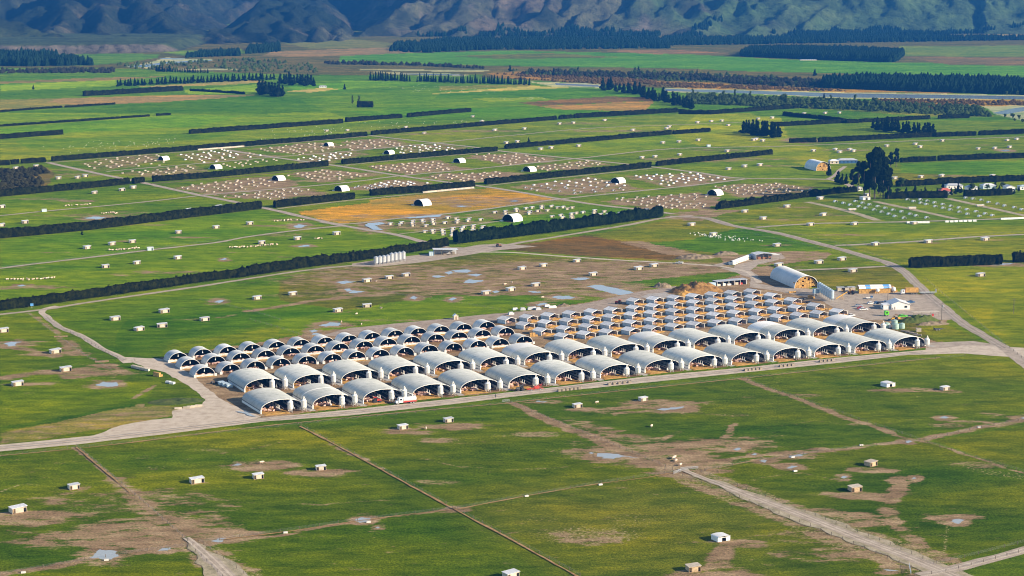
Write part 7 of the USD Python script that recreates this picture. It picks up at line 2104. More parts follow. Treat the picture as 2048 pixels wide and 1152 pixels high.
part(t, "windscreen", MB().prism([(2.31, 1.6), (2.34, 1.6), (2.3, 2.5), (1.66, 3.0), (1.62, 2.98)], -.95, .95), "glass_dark")
part(t, "side_window", MB().box((.5, -1.13, 1.6), (1.6, -1.103, 2.4)), "glass_dark")
wheels(t, (.55, 1.75), .42, .95)
# tanks
for k, (px, py, r, h, m_, lab) in enumerate([(1773, 655.5, 1.75, 2.6, "tank_green", "pale green water tank left of the nearest one"), (1791, 657.5, 1.85, 2.7, "tank_green", "nearest pale green water tank by the end barn"), (1803.5, 656.5, 1.7, 2.6, "tank_green", "right pale green water tank by the end barn"), (1789, 648.5, 1.8, 2.2, "tank_green", "rear pale green water tank by the end barn")]):
    loc, _ = local(px, py)
    t = thing("water_tank", lab, "water tank", loc)
    part(t, "body", MB().lathe([(r, 0), (r, h * .5), (r * 1.02, h * .52), (r, h * .54), (r * .98, h), (r * .5, h + .35), (.02, h + .45)], 22), m_, smooth=35)
    part(t, "hatch", MB().lathe([(.35, h + .36), (.35, h + .55), (.02, h + .58)], 10), m_)
loc, _ = local(1767, 656)
t = thing("chiller_box", "white boxy tank left of the pale green tanks", "tank", loc, .2)
part(t, "body", MB().prism([(0, .2), (4.2, .2), (4.2, 1.8), (3.6, 2.3), (.5, 2.3), (0, 1.8)], -1.2, 1.2), "paint_white")
part(t, "stand", MB().box((.3, -1.0, 0), (.5, 1.0, .199)).box((3.6, -1.0, 0), (3.8, 1.0, .199)), "steel_dark")
for px, py, lab, r in [(1755, 587.5, "small white spherical tank on legs before the straw stack", 1.15), (1787, 585.5, "larger white spherical tank on legs beside the straw heap", 1.5)]:
    loc, _ = local(px, py)
    t = thing("fuel_tank", lab, "fuel tank", loc)
    a = np.linspace(-math.pi / 2, math.pi / 2, 9)
    part(t, "tank", MB().lathe([(max(.02, r * math.cos(x)), 2.2 + r * math.sin(x)) for x in a], 14), "paint_white", smooth=60)
    for k in range(4):
        x, y = .6 * math.cos(k * 1.57 + .8), .6 * math.sin(k * 1.57 + .8)
        part(t, "leg", MB().tube((x * 1.3, y * 1.3, 0), (x, y, 1.5), .07, .07, 5), "steel_dark")
# low open canopy, sloping cream panel, trailers and bits
loc, _ = local(1826, 634)
t = thing("canopy", "long low open canopy behind the bright green car", "canopy", loc, .13)
part(t, "roof", MB().box((-.3, -.4, 2.6), (15.5, 3.2, 2.75)), "cream_board")
for x in (.1, 5, 10, 15):
    part(t, "post", MB().box((x, 0, 0), (x + .15, .15, 2.59)), "old_wood")
part(t, "bench", MB().box((4, 1, 0), (6, 2.2, 1.1)).box((11.5, .8, 0), (12.5, 1.6, 1.4)), "paint_red")
loc, _ = local(1838, 639)
t = thing("ramp_panel", "tall leaning cream panel at the edge of the grassy bank", "panel", loc, -.2)
part(t, "panel", MB().prism([(0, 0), (2.6, 0), (2.2, 3.6), (-.3, 3.6)], 0, .2), "cream_board")
part(t, "prop", MB().tube((1.2, .2, 2.6), (1.2, 2.2, 0), .08, .08, 5), "wood")
for px, py, lab, ang in [(1868, 661, "dark low trailer on the grass below the bank", .25), (1622, 606, "dark folded harrow in the shade of the silo bank", 2.6), (1610, 601, "second dark machine in the shade of the silo bank", 2.6)]:
    loc, _ = local(px, py)
    t = thing("farm_trailer", lab, "trailer", loc, ang)
    part(t, "deck", MB().box((0, -1, .7), (5.2, 1, .95)).box((.1, -1, .96), (.2, 1, 1.5)), "steel_dark")
    part(t, "drawbar", MB().tube((5.2, 0, .8), (7.2, 0, .5), .09, .09, 5), "steel_dark")
    wheels(t, (1.2, 2.8), .42, .9)
loc, _ = local(1745, 598)
t = thing("farm_trailer", "small white trailer with a dark blue box in the yard", "trailer", (loc[0] - 4, loc[1], 0), .1)
part(t, "deck", MB().box((0, -.9, .6), (4.4, .9, .8)), "paint_white")
part(t, "load", MB().prism([(2.6, .81), (4.2, .81), (4.0, 1.9), (3.2, 1.9)], -.8, .8), "paint_blue")
part(t, "side_board", MB().box((.05, -.9, .81), (2.4, -.85, 1.2)), "paint_white")
wheels(t, (.9, 3.2), .35, .85)
for k, (px, py) in enumerate([(1690, 583.5), (1705, 583)]):
    loc, _ = local(px, py)
    t = thing("bale_bay", ["cream open bay left of the covered stack", "cream open bay touching the covered stack"][k], "shed", (loc[0] - 4.5, loc[1], 0), .1)
    part(t, "roof", MB().box((-.2, -.2, 2.5), (6.6, 3.5, 2.62)), "roof_grey")
    part(t, "back_wall", MB().box((0, 3.2, 0), (6.4, 3.3, 2.49)), "cream_board")
    part(t, "front_panel", MB().box((0, 0, 0), (2.4, .12, 2.3)), "cream_board")
    part(t, "front_panel", MB().box((4.6, 0, 0), (6.4, .12, 2.3)), "cream_board")
    part(t, "bale", MB().box((2.6, .6, 0), (3.9, 2, 1.1)), "bale")
loc, _ = local(1672, 599)
t = thing("conveyor", "yellow inclined auger behind the silo bank", "conveyor", loc, .3)
part(t, "tube", MB().tube((0, 0, .5), (7.5, .5, 4.2), .28, .28, 7), "paint_yellow")
part(t, "support", MB().tube((4.2, -1, 0), (4.4, .2, 2.5), .1, .1, 5).tube((4.2, 1.4, 0), (4.4, .3, 2.5), .1, .1, 5), "paint_yellow")
loc, _ = local(1637, 592)
t = thing("control_hut", "pale blue hut on stilts at the far end of the silo bank", "hut", (loc[0] - 2.5, loc[1], 0), .3)
part(t, "cabin", MB().box((0, 0, 1.4), (3.4, 2.6, 4.0)), "wall_blue")
part(t, "roof", MB().box((-.2, -.2, 4.0), (3.6, 2.8, 4.15)), "paint_white")
for x, y in ((.1, .1), (3.1, .1), (.1, 2.3), (3.1, 2.3)):
    part(t, "stilt", MB().box((x, y, 0), (x + .18, y + .18, 1.4)), "galvanised")
loc, _ = local(912.5, 639.5)
t = thing("small_hut", "upright cream hut by the lane above the hoops", "hut", (loc[0] - 1.3, loc[1], 0), .3)
part(t, "wall", MB().prism([(0, 0), (2.6, 0), (2.6, 2.1), (1.3, 3.0), (0, 2.1)], 0, 2.6), "cream_board")
part(t, "roof_panel", MB().prism([(-.2, 2.02), (1.3, 3.05), (1.3, 3.15), (-.2, 2.12)], -.15, 2.75), "roof_iron")
part(t, "roof_panel", MB().prism([(1.301, 3.05), (2.8, 2.02), (2.8, 2.12), (1.301, 3.15)], -.15, 2.75), "roof_iron")
part(t, "door", MB().box((.9, -.05, .05), (1.7, -.003, 1.8)), "wood")
loc, _ = local(301, 501.5)
t = thing("small_hut", "blue grey cabin beside the lower left track", "hut", (loc[0] - 2, loc[1], 0), .35)
part(t, "wall", MB().box((0, 0, 0), (4.2, 2.8, 2.2)), "panel_clear")
part(t, "roof", MB().box((-.2, -.2, 2.2), (4.4, 3.0, 2.32)), "roof_iron")
part(t, "door", MB().box((2.8, -.05, .05), (3.6, -.003, 1.9)), "glass_dark")
for px, py, lab in [(84, 424, "pale blue cabin beside the upper left track"), (1415, 293.5, "pale blue cabin by the far right upper track")]:
    loc, _ = local(px, py)
    t = thing("small_hut", lab, "hut", loc, .35)
    part(t, "wall", MB().box((0, 0, 0), (3.8, 2.6, 2.1)), "panel_clear")
    part(t, "roof", MB().box((-.2, -.2, 2.1), (4.0, 2.8, 2.2)), "roof_iron")
for px, py, lab in [(1356 + 348 - 0, 422, "trailer between dome huts on the first stony track"), (1824, 419, "trailer between dome huts on the second stony track"), (1960, 414, "trailer between dome huts on the last stony track")]:
    loc, _ = local(px if px != 1704 else 1704, py)
    t = thing("farm_trailer", lab, "trailer", (loc[0] - 3, loc[1], 0), .2)
    part(t, "body", MB().box((0, -1, .7), (6.4, 1, 1.9)), "cream_board")
    part(t, "lid", MB().box((-.1, -1.1, 1.9), (6.5, 1.1, 2.05)), "roof_iron")
    wheels(t, (1.2, 5.0), .42, .9)

# wrapped bales, feed boxes and pallets set out in rows
def row_of(name, mesh_fn, m_, pts, label, cat, group, ang=0.0):
    for px, py in pts:
        p = G(px, py)
        pr = solo(name, mesh_fn(), m_, label, cat, group)
        xf = UsdGeom.Xformable(pr)
        xf.AddTranslateOp().Set(Gf.Vec3d(p[0], p[1], 0))
        xf.AddRotateZOp().Set(math.degrees(ang) + float(rh.normal(0, 3)))


def shed_box():
    return MB().prism([(0, 0), (2.6, 0), (2.6, 1.5), (0, 1.3)], 0, 2.0)


row_of("wrapped_bale", lambda: MB().box((0, 0, 0), (2.7, 1.3, 1.35)), "tarp_white", [(1814 + k * 6.4, 446.6 - k * .05) for k in range(7)], "white wrapped bale in the left row beside the wide paddock track", "wrapped bale", "left row of white wrapped bales", .1)
row_of("wrapped_bale", lambda: MB().box((0, 0, 0), (2.7, 1.3, 1.35)), "tarp_white", [(1891 + k * 9.2, 444.8 - k * .25) for k in range(7)], "white wrapped bale in the middle row beside the wide paddock track", "wrapped bale", "middle row of white wrapped bales", .1)
row_of("wrapped_bale", lambda: MB().box((0, 0, 0), (2.7, 1.3, 1.35)), "tarp_white", [(2002 + k * 7.0, 439.5 - k * .3) for k in range(7)], "white wrapped bale in the right row beside the wide paddock track", "wrapped bale", "right row of white wrapped bales", .1)
row_of("feed_box", shed_box, "cream_board", [(396 + k * 4.4, 300.5 - k * .33) for k in range(21)], "tiny pale box in the long line under the far hedge", "feed box", "pale boxes lined up under the far hedge", .4)
row_of("feed_box", shed_box, "cream_board", [(846 + k * 4.4, 386.3 - k * .42) for k in range(23)], "tiny pale box lined up under the ochre field hedge", "feed box", "pale boxes under the ochre field hedge", .4)
row_of("feed_crate", lambda: MB().box((0, 0, .1), (2.2, 1.6, 1.15)).box((-.1, -.1, 1.15), (2.3, 1.7, 1.27)), "cream_board", [(262 + k * 5.4, 735.5 + k * 1.35) for k in range(6)], "pale lidded crate in the line at the left yard entrance", "crate", "pale crates at the left yard entrance", -.5)
row_of("feed_crate", lambda: MB().box((0, 0, .1), (2.4, 1.8, 1.0)), "paint_white", [(330, 766.5), (338, 768.5)], "white crate below the straw bales by the left track", "crate", "white crates by the left track", -.4)
row_of("feed_crate", lambda: MB().box((0, 0, .1), (2.6, 3.4, 1.4)).box((-.1, -.1, 1.4), (2.7, 3.5, 1.5)), "panel_clear", [(440, 771), (447, 773.5), (455, 776)], "pale blue lidded crate left of the first back row barn", "crate", "pale blue crates left of the back row", .45)
row_of("concrete_kerb", lambda: MB().box((0, 0, 0), (3.3, .8, .8)), "cream_board", [(349, 818.5), (366, 817), (374, 815.7), (382, 814.4), (390, 813.2)], "long cream block edging the pale yard entrance", "block", "cream blocks at the yard entrance", .12)
row_of("water_trough", lambda: MB().box((0, 0, 0), (1.6, .8, .5)).box((.1, .1, .5), (1.5, .7, .55)), "concrete_block", [(567, 1067), (733, 1046), (1050, 994), (1198, 971), (208, 1122), (42, 1147), (1588, 944), (1720, 892), (1956, 856), (1583, 916)], "pale concrete water trough under a paddock fence", "trough", "water troughs along the near fences", .3)
gx0 = [(1117 + k * 8.0, 784 - k * .9) for k in range(6)] + [(1217 + k * 10, 771 - k * 1.0) for k in range(5)] + [(1490 + k * 7.5, 743 - k * .8) for k in range(5)] + [(1560 + k * 8, 735 - k * .9) for k in range(4)] + [(1640 + k * 8, 725.5 - k * .9) for k in range(4)]
row_of("pallet_crate", lambda: MB().box((0, 0, .1), (1.5, .12, 1.2)).box((0, 1.1, .1), (1.5, 1.22, 1.2)).box((0, .125, .1), (.1, 1.095, 1.2)).box((1.4, .125, .1), (1.5, 1.095, 1.2)), "old_wood", gx0, "grey open crate on the verge below the long pale road", "crate", "grey crates along the road verge", ROW_ANG)
row_of("stored_panel", lambda: MB().box((0, 0, 0), (3.2, 1.4, .8)).box((.2, .1, .8), (2.8, 1.2, 1.3)), "white_paint", [(1026, 620.5), (1090, 614), (1098, 616.5), (1103, 616)], "white stacked panel on the grass above the pens", "panel stack", "white stacked panels above the pens", .3)
row_of("stored_panel", lambda: MB().box((0, 0, 0), (3.2, 1.8, 1.0)).box((.3, .1, 1.0), (2.6, 1.5, 1.6)), "roof_grey", [(1056, 620), (1064, 619.5), (1072, 620.5), (1041, 621), (1018, 630)], "grey stacked pallets on the grass above the pens", "pallet stack", "grey pallet stacks above the pens", .3)
row_of("stored_panel", lambda: MB().box((0, 0, 0), (4.5, 1.4, .7)), "old_wood", [(1801, 663), (1810, 665.5), (1818, 668), (1826, 671)], "old timber stack in the grass behind the last barn", "timber stack", "timber stacks behind the last barn", -.5)
row_of("timber", lambda: MB().box((0, 0, 0), (4.5, .7, .6)), "wood", [(108, 674.5), (118, 674), (190, 725), (200, 724)], "long wooden trough across the left meadow fence", "trough", "wooden troughs of the left meadow", .15)
p_ = G(1833, 664)
solo("crate", MB().box((p_[0], p_[1], 0), (p_[0] + 2.6, p_[1] + 2, 1.8)).box((p_[0] - .1, p_[1] - .1, 1.8), (p_[0] + 2.7, p_[1] + 2.1, 1.9)), "cream_board", "single cream box on the grass behind the last barn", "crate")
rp = np.random.default_rng(61)
for nm, pts in [("below the bottom row of hoops", [(425 + k * 6.5, 768.5 - k * .9) for k in range(17)]), ("in the gap above the back row of barns", [(530 + k * 6.2, 760 - k * .75) for k in range(14)])]:
    for px, py in pts:
        p = G(px + rp.normal(0, .8), py + rp.normal(0, .8))
        pr = solo("black_bale", MB().lathe([(.02, 0), (.75, .02), (.8, .3), (.8, .9), (.72, 1.1), (.02, 1.15)], 9), "black_plastic", f"black wrapped bale in the dark line {nm}", "wrapped bale", f"black bales {nm}")
        UsdGeom.Xformable(pr).AddTranslateOp().Set(Gf.Vec3d(p[0], p[1], 0))

# houses among the trees at the right
def house(label, px, py, ang, W, D, E, R, wall, roof):
    loc, _ = local(px, py)
    t = thing("house", label, "house", loc, ang)
    part(t, "wall", MB().prism([(0, 0), (W, 0), (W, E), (W / 2, R - .1), (0, E)], 0, D) if D >= W else MB().box((0, 0, 0), (W, D, E)), wall)
    if D >= W:
        part(t, "roof_panel", MB().prism([(-.4, E - .12), (W / 2, R), (W / 2, R + .15), (-.4, E + .03)], -.3, D + .3), roof)
        part(t, "roof_panel", MB().prism([(W / 2 + .001, R), (W + .4, E - .12), (W + .4, E + .03), (W / 2 + .001, R + .15)], -.3, D + .3), roof)
    else:
        h = MB()
        v = np.array([[-.5, -.5, E], [W + .5, -.5, E], [W + .5, D + .5, E], [-.5, D + .5, E], [D * .4, D / 2, R], [W - D * .4, D / 2, R]])
        h.add(v, [[0, 1, 5], [0, 5, 4], [1, 2, 5], [2, 3, 4], [2, 4, 5], [3, 0, 4], [0, 2, 1], [0, 3, 2]])
        part(t, "roof", h, roof)
    for k in range(max(2, int(W / 4))):
        x = W * (k + .5) / max(2, int(W / 4))
        part(t, "window", MB().box((x - .6, -.06, 1.0), (x + .6, -.004, 2.1)), "glass_dark")
    return t


house("small white house with a red roof among trees", 1881, 390, .2, 11, 8, 3.0, 5.6, "white_paint", "roof_red")
house("long low house with grey roof behind the red one", 1893, 378, .1, 15, 7, 3.0, 4.6, "white_paint", "roof_grey")
house("blue grey shed between the garden trees", 1966, 378, .15, 12, 8, 3.0, 4.6, "panel_clear", "roof_iron")
house("white gable shed at the far right edge", 2013, 383, .1, 8, 10, 3.8, 5.2, "paint_white", "roof_iron")
house("flat white building touching the right edge", 2040, 380, .1, 9, 8, 3.2, 4.2, "white_paint", "panel_clear")
house("low white house left of the garden tree shade", 1934, 382, .1, 10, 7, 3.2, 5, "paint_white", "roof_grey")
house("small pale farmhouse by the far hay barn", 1660, 328, .1, 9, 7, 3.0, 4.6, "cream_board", "paint_white")
house("long dark blue farmhouse behind the small pale one", 1676, 327, .1, 20, 9, 3.2, 4.8, "paint_blue", "roof_grey")
house("tiny white shed beside the tall pines", 1716, 382, .1, 4, 5, 3.0, 3.8, "white_paint", "roof_iron")
house("white long shed at the far left valley edge", 67, 122.5, .1, 26, 10, 6, 8, "paint_white", "paint_white")
house("pale shed at the far left valley edge", 18, 125.5, .1, 16, 9, 5, 7, "paint_white", "paint_white")
house("pale farm sheds in the far clearing", 638, 175.5, .1, 12, 6, 2.4, 3.4, "paint_white", "roof_grey")
house("row of tiny pale farm buildings across the valley", 1600, 121, .05, 34, 6, 1.6, 2.6, "cream_board", "roof_grey")

# poles and people
for px, py, h, lab in [(1831, 616, 8.5, "wooden power pole before the white building"), (1775.5, 602, 8.5, "dark power pole behind the white building"), (1883, 641, 10.5, "tall power pole with a grey transformer by the road"), (2027, 628, 9, "power pole in the right roadside field")][1:]:
    loc, _ = local(px, py)
    t = thing("power_pole", lab, "power pole", loc)
    part(t, "pole", MB().tube((0, 0, 0), (0, 0, h), .17, .12, 7), "post_wood")
    part(t, "crossarm", MB().box((-1.1, -.08, h - .9), (1.1, .08, h - .75)), "post_wood")
    if "transformer" in lab:
        part(t, "transformer", MB().lathe([(.02, h - 3), (.4, h - 3), (.4, h - 1.8), (.02, h - 1.75)], 10, (.55, 0, 0)), "galvanised")
for px, py, h, lab in [(64, 617, 3.2, "blue and white sign at the bend under the longest hedge", )]:
    loc, _ = local(px, py)
    t = thing("sign", lab, "sign", loc, .2)
    part(t, "post", MB().box((-.06, 0, 0), (.06, .1, 2.6)), "white_paint")
    part(t, "panel", MB().box((-.9, -.06, 1.5), (.9, -.002, 3.0)), "tarp_blue")
for px, py, lab in [(1789.5, 619.8, "dark clothed person standing before the white building"), (991, 795.5, "dark clothed person on the verge below the road")]:
    p = G(px, py)
    J = {"pel": ((0, 0, .92), .16), "chest": ((0, .02, 1.32), .18), "neck": ((0, 0, 1.52), .06), "head": ((0, -.01, 1.66), .11), "l_h": ((.1, 0, .88), .10), "l_k": ((.12, -.03, .48), .07), "l_a": ((.12, .02, .08), .055), "l_t": ((.12, -.14, .04), .04), "r_h": ((-.1, 0, .88), .10), "r_k": ((-.12, -.06, .48), .07), "r_a": ((-.13, 0, .08), .055), "r_t": ((-.13, -.16, .04), .04),
         "l_s": ((.2, 0, 1.42), .07), "l_e": ((.27, .02, 1.13), .05), "l_w": ((.26, -.1, .88), .04), "r_s": ((-.2, 0, 1.42), .07), "r_e": ((-.27, .02, 1.13), .05), "r_w": ((-.26, -.1, .88), .04), "l_f": ((.26, -.13, .78), .035), "r_f": ((-.26, -.13, .78), .035)}
    B = [("pel", "chest"), ("chest", "neck"), ("neck", "head"), ("pel", "l_h"), ("l_h", "l_k"), ("l_k", "l_a"), ("l_a", "l_t"), ("pel", "r_h"), ("r_h", "r_k"), ("r_k", "r_a"), ("r_a", "r_t"), ("chest", "l_s"), ("l_s", "l_e"), ("l_e", "l_w"), ("l_w", "l_f"), ("chest", "r_s"), ("r_s", "r_e"), ("r_e", "r_w"), ("r_w", "r_f")]
    man = m3.Manifold()
    for a_, b_ in B:
        man += m3.Manifold.batch_hull([m3.Manifold.sphere(J[k][1], 12).translate(J[k][0]) for k in (a_, b_)])
    pr = solo("person", man, "cloth_dark", lab, "person", smooth=60)
    UsdGeom.Xformable(pr).AddTranslateOp().Set(Gf.Vec3d(p[0], p[1], 0))
# ---------------------------------------------------------------- fences, gates and pigs
rf = np.random.default_rng(71)


def fence(pts, label, step=6.0, h=1.15, wires=3, group=None, r=.12):
    P = Gl(pts)
    s = np.concatenate([[0], np.cumsum(np.linalg.norm(np.diff(P, axis=0), axis=1))])
    n = max(2, int(s[-1] / step))
    t = np.linspace(0, s[-1], n + 1)
    x, y = np.interp(t, s, P[:, 0]), np.interp(t, s, P[:, 1])
    th = thing("fence", label, "fence", group=group)
    for k in range(len(t)):
        hh = h * rf.uniform(.92, 1.1)
        part(th, "post", MB().tube((x[k], y[k], -.1), (x[k] + rf.normal(0, .03), y[k] + rf.normal(0, .03), hh), r, r * .9, 5), "post_wood")
    m = MB()
    for z in np.linspace(.35, h * .92, wires):
        for a in range(len(P) - 1):
            m.tube((*P[a], z), (*P[a + 1], z), .012, .012, 3, False)
    part(th, "wire", m, "galvanised")
    return th


fence([(1330, 939), (1480, 997), (1620, 1053), (1740, 1102), (1822, 1136)], "post and wire fence on the left of the fenced foreground track")
fence([(1402, 945), (1500, 982), (1640, 1036), (1760, 1082), (1868, 1128)], "post and wire fence on the right of the fenced foreground track")
fence([(1830, 1152), (1875, 1148), (1960, 1127), (2060, 1100)], "fence below the gravel track in the bottom right corner")
fence([(1872, 1128), (1960, 1108), (2060, 1082)], "fence above the gravel track in the bottom right corner")
fence([(380, 1094), (415, 1125), (445, 1156)], "left fence of the bottom left track")
fence([(408, 1090), (450, 1120), (500, 1158)], "right fence of the bottom left track")
fence([(153, 893), (210, 940), (290, 1008), (386, 1092)], "fence running down beside the trodden mud at lower left")
fence([(0, 1150), (120, 1130), (250, 1108), (378, 1092)], "fence along the bottom left muddy edge", 7)
fence([(398, 1086), (560, 1064), (730, 1040), (905, 1018)], "fence along the middle foreground edge", 7)
fence([(602, 852), (700, 904), (800, 958), (910, 1018)], "upper part of the long fence on the orange line", 7)
fence([(912, 1019), (1000, 1066), (1080, 1108), (1160, 1152)], "lower part of the long fence on the orange line", 7)
fence([(915, 1018), (1050, 993), (1200, 967), (1360, 943)], "fence across the middle paddocks towards the track", 7)
fence([(1020, 806), (1110, 843), (1220, 888), (1345, 940)], "dark fence through the muddy middle paddocks", 5)
fence([(1410, 942), (1500, 925), (1650, 903), (1840, 882)], "fence along the muddy strip at right", 7)
fence([(1482, 757), (1600, 798), (1720, 840), (1840, 880)], "fence on the brown line through the right paddocks", 6)
fence([(1850, 882), (1940, 860), (2060, 838)], "fence at the right edge beside bare earth", 7)
fence([(1855, 886), (1940, 912), (2060, 948)], "fence falling to the right edge below bare earth", 7)
fence([(0, 913), (300, 881), (620, 847), (1018, 807)], "roadside fence left of centre", 9)
fence([(1022, 806), (1280, 778), (1480, 758), (1700, 735), (1930, 712)], "roadside fence right of centre", 9)
fence([(1360, 447), (1470, 461), (1600, 488), (1700, 511), (1780, 537)], "fence on the left of the gravel road", 7, 1.2)
fence([(1410, 435), (1520, 454), (1660, 482), (1800, 527)], "fence on the right of the gravel road", 7, 1.2)
fence([(1690, 487), (1830, 480), (1960, 470), (2060, 464)], "fence above the fenced right track", 8)
fence([(1700, 494), (1830, 486), (1960, 477), (2060, 471)], "fence below the fenced right track", 8)
fence([(1850, 558), (1890, 592), (1950, 640), (2000, 682), (2060, 728)], "fence right of the gravel road by the wide field", 8)
fence([(96, 633), (130, 660), (190, 692), (230, 716), (270, 722)], "fence right of the curving left track", 6)
fence([(56, 628), (110, 668), (170, 712), (222, 740)], "fence left of the curving left track", 6)
fence([(0, 536), (180, 514), (440, 481)], "fence beside the lower left track", 9)
fence([(640, 545), (720, 570), (800, 590), (900, 604), (1000, 620)], "dark fence crossing the wet paddocks above the hoops", 6, 1.2)
fence([(500, 640), (570, 660), (640, 683)], "dark fence ending behind the top hoops", 6, 1.2)
fence([(400, 600), (500, 622), (560, 640)], "dark fence through the deep green paddock", 6)


def gate(px0, py0, px1, py1, label):
    a, b = G(px0, py0), G(px1, py1)
    L = float(np.linalg.norm(b - a))
    t = thing("gate", label, "gate", (a[0], a[1], 0), math.atan2(*(b - a)[::-1]))
    part(t, "frame", MB().tube((0, 0, .2), (0, 0, 1.2), .05, .05, 5).tube((L, 0, .2), (L, 0, 1.2), .05, .05, 5).tube((0, 0, 1.2), (L, 0, 1.2), .05, .05, 5).tube((0, 0, .2), (L, 0, 1.2), .03, .03, 4), "galvanised")
    for z in (.25, .5, .75, 1.0):
        part(t, "bar", MB().tube((0, 0, z), (L, 0, z), .035, .035, 4), "galvanised")


gate(1361, 940.5, 1396, 938, "pale pipe gate at the top of the fenced foreground track")
gate(1347, 948.5, 1362, 944, "second pale gate opening into the left paddock")
gate(1005, 804.5, 1019, 803.8, "small gate on the roadside fence at centre")
gate(1818, 1132, 1822, 1150, "gate at the foot of the fenced foreground track")


def pig_mesh():
    s = lambda p, r: m3.Manifold.sphere(r, 14).translate(p)
    hull = m3.Manifold.batch_hull
    b = hull([s((-.42, 0, .52), .24), s((0, 0, .50), .27), s((.35, 0, .53), .23)])
    b += hull([s((.35, 0, .55), .21), s((.62, 0, .52), .15)])
    b += hull([s((.62, 0, .52), .15), s((.82, 0, .44), .075)])
    for x, y in ((-.42, .13), (-.42, -.13), (.32, .13), (.32, -.13)):
        k = -.05 if x < 0 else .02
        b += hull([s((x, y, .42), .12), s((x + k, y, .22), .06)])
        b += hull([s((x + k, y, .22), .06), s((x, y, .04), .045)])
    for y in (.10, -.10):
        b += hull([s((.56, y, .64), .04), s((.66, y * 1.5, .72), .02), s((.60, y * 1.9, .66), .02)])
    b += hull([s((-.64, 0, .58), .03), s((-.74, .03, .66), .015)])
    v, f, _ = meshkit.arrays(b)
    tm = trimesh.Trimesh(v, f)
    return tm


_pm = pig_mesh()
PIGM = [model("pig_pink"), model("pig_pale")]
for mdl, mt in zip(PIGM, ("pig_skin", "pig_pale")):
    part(mdl, "body", _pm, mt, smooth=60)
npig = 0
far_pigs = []


def pig(x, y, label, group, ang=None, s=1.25, pale=True, z=0.0):
    global npig
    ang = rf.uniform(0, 6.28) if ang is None else ang
    if npig < 300:
        npig += 1
        copy("pig", PIGM[int(pale)], label, "pig", (x, y, z), ang, s * rf.uniform(.88, 1.12), group)
    else:
        far_pigs.append((x, y, z, ang, s))


for x, y, lab in [(1347, 918, "topmost pig of the pink group by the gates"), (1350, 921, "middle pig of the pink group by the gates"), (1352, 923, "lower pig of the pink group by the gates"), (1349, 916.5, "pale pig at the head of the group by the gates"), (1361, 931.5, "pig alone just above the pale pipe gate"), (1303, 854, "white pig alone in the muddy middle paddock"), (852, 858.5, "pig beside the left hut below the road"), (523, 927, "pale pig on the ring of bare earth"),
                  (1194, 806.5, "pig right of the left hut at centre"), (752, 563.5, "pig beside the hut on brown ground"), (762, 617.5, "pig right of the huts in the green paddock"), (683, 645, "pig at the end of the long puddle"), (723, 650, "pig left above the top hoops"), (713, 629, "pale pig in the green paddock above the hoops"), (1010, 570, "pig among the upper puddles"), (1024, 566, "second pig among the upper puddles"), (1085, 596, "pale pig beside the wide puddle")]:
    p = G(x, y)
    pig(p[0], p[1], lab, None, s=1.35)
LINES = [([(14, 559), (30, 559.5), (55, 560), (80, 559), (107, 556)], 24, "pig feeding in the curved line in the left paddock"), ([(217, 501), (240, 500.5), (262, 498), (280, 497)], 20, "pig feeding in the line above the lower left track"), ([(460, 495.5), (490, 495), (520, 492.5), (553, 489.5)], 28, "pig feeding in the line near the track crossing"),
         ([(131, 412), (160, 410.5), (184, 408.5)], 18, "pig feeding in the line between the left hedges"), ([(552, 443), (580, 440.5), (608, 441)], 16, "pig feeding in the line below the ochre field"), ([(203, 428), (222, 426), (234, 427)], 12, "pig in the cluster above the long clipped hedge"), ([(630, 478), (642, 478)], 5, "pig in the small group by the lower crossing")]
for pts, n, lab in LINES:
    P = Gl(pts)
    s_ = np.concatenate([[0], np.cumsum(np.linalg.norm(np.diff(P, axis=0), axis=1))])
    for q_ in np.linspace(0, s_[-1], n):
        x, y = np.interp(q_, s_, P[:, 0]) + rf.normal(0, .6), np.interp(q_, s_, P[:, 1]) + rf.normal(0, 1.2)
        pig(x, y, lab, lab.replace("pig ", "pigs ", 1), ang=rf.choice([1.4, -1.7]) + rf.normal(0, .4), s=1.35)
for p, ang, near, k in BARN_AT[:15]:
    for _ in range(7):
        o = p + rot((rf.uniform(1.5, 8.8), rf.uniform(.5, 8.0)), ang)
        pig(o[0], o[1], f"pink pig on the straw inside the {ORD[k]} front row barn", f"pigs inside the {ORD[k]} front row barn", pale=False, z=.25)
for p, ang, nm, k in HOOP_AT:
    for _ in range(4 if nm == "bottom" else 9):
        o = p + rot((rf.uniform(1.2, 8.8), rf.uniform(-.3, 2.4) if nm != "bottom" else rf.uniform(.2, 4)), ang)
        pig(o[0], o[1], f"pig crowding the mouth of the {ORD[k]} {nm} row hoop shelter", f"pigs at the {ORD[k]} {nm} row hoop", pale=k % 2 == 0, z=.18)
for p, ang, near, k in BARN_AT:
    for _ in range(14 if near else 16):
        o = p + rot((rf.uniform(1.2, 9.2), rf.uniform(1.5, 14)), ang)
        far_pigs.append((o[0], o[1], .25, rf.uniform(0, 6.28), 1.2))
for p, ang, nm, k in PEN_AT:
    for _ in range(4):
        o = p + rot((rf.uniform(.9, 5), rf.uniform(-.3, 2.6)), ang)
        far_pigs.append((o[0], o[1], .3, rf.uniform(0, 6.28), 1.05))
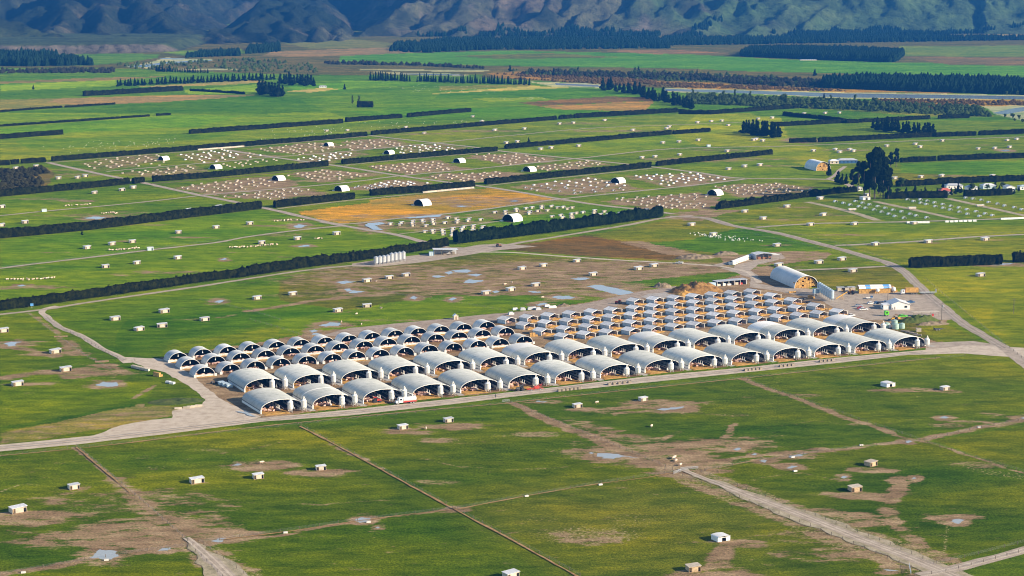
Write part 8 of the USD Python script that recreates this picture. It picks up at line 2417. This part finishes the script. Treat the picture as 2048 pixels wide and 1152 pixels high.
# sheep scattered over the far pastures and pigs too many to tell apart: one mass of small bodies
inst = UsdGeom.PointInstancer.Define(stage, "/World/pigs")
usdkit.mesh(stage, "/World/pigs/body", _pm, M["pig_skin"], smooth=60)
inst.CreatePrototypesRel().AddTarget("/World/pigs/body")
inst.CreateProtoIndicesAttr(Vt.IntArray([0] * len(far_pigs)))
inst.CreatePositionsAttr(Vt.Vec3fArray([Gf.Vec3f(float(a), float(b), float(c)) for a, b, c, _, _ in far_pigs]))
inst.CreateOrientationsAttr(Vt.QuathArray([Gf.Quath(float(math.cos(q / 2)), 0.0, 0.0, float(math.sin(q / 2))) for _, _, _, q, _ in far_pigs]))
inst.CreateScalesAttr(Vt.Vec3fArray([Gf.Vec3f(float(s)) for *_, s in far_pigs]))
tag(inst.GetPrim(), "pink pigs crowded under the barns, hoops and pens", "pigs", None, "stuff")
sheep = MB()
for poly, n in [([(60, 285), (300, 272), (420, 275), (300, 300), (100, 315)], 60), ([(560, 250), (690, 255), (700, 270), (480, 285)], 40), ([(1355, 462), (1440, 468), (1560, 487), (1500, 489), (1380, 472)], 70), ([(760, 165), (1000, 172), (1000, 190), (800, 185)], 50), ([(700, 240), (1100, 235), (1000, 255), (720, 262)], 40), ([(980, 195), (1080, 194), (1100, 198), (1000, 201)], 20)]:
    P = np.array(poly, float)
    for _ in range(n):
        q_ = rf.dirichlet(np.ones(len(P)) * .8) @ P
        p = G(*q_)
        v = trimesh.creation.icosphere(1).vertices * [.5, .28, .3]
        a = rf.uniform(0, 3.14)
        v = np.stack([v[:, 0] * math.cos(a) - v[:, 1] * math.sin(a) + p[0], v[:, 0] * math.sin(a) + v[:, 1] * math.cos(a) + p[1], v[:, 2] + .55], 1)
        sheep.add(v, trimesh.creation.icosphere(1).faces)
        for sx in (-.3, .3):
            sheep.box((p[0] + sx * math.cos(a) - .06, p[1] + sx * math.sin(a) - .06, 0), (p[0] + sx * math.cos(a) + .06, p[1] + sx * math.sin(a) + .06, .4))
solo("sheep_flock", sheep, "white_paint", "scattered pale animals grazing the distant green pastures", "flock", None, "stuff")

# ---------------------------------------------------------------- the air
hz_top = float(max(HZ.max(), CAM_H)) + 25.0
hb = MB().box((-30800, 380, -4.0), (30800, 11900, hz_top))
hb = MB().box((-30800, -400, -4.0), (30800, 11900, hz_top))
solo("haze", hb, "haze", "thin blue air over the whole plain", "haze", None, "stuff")
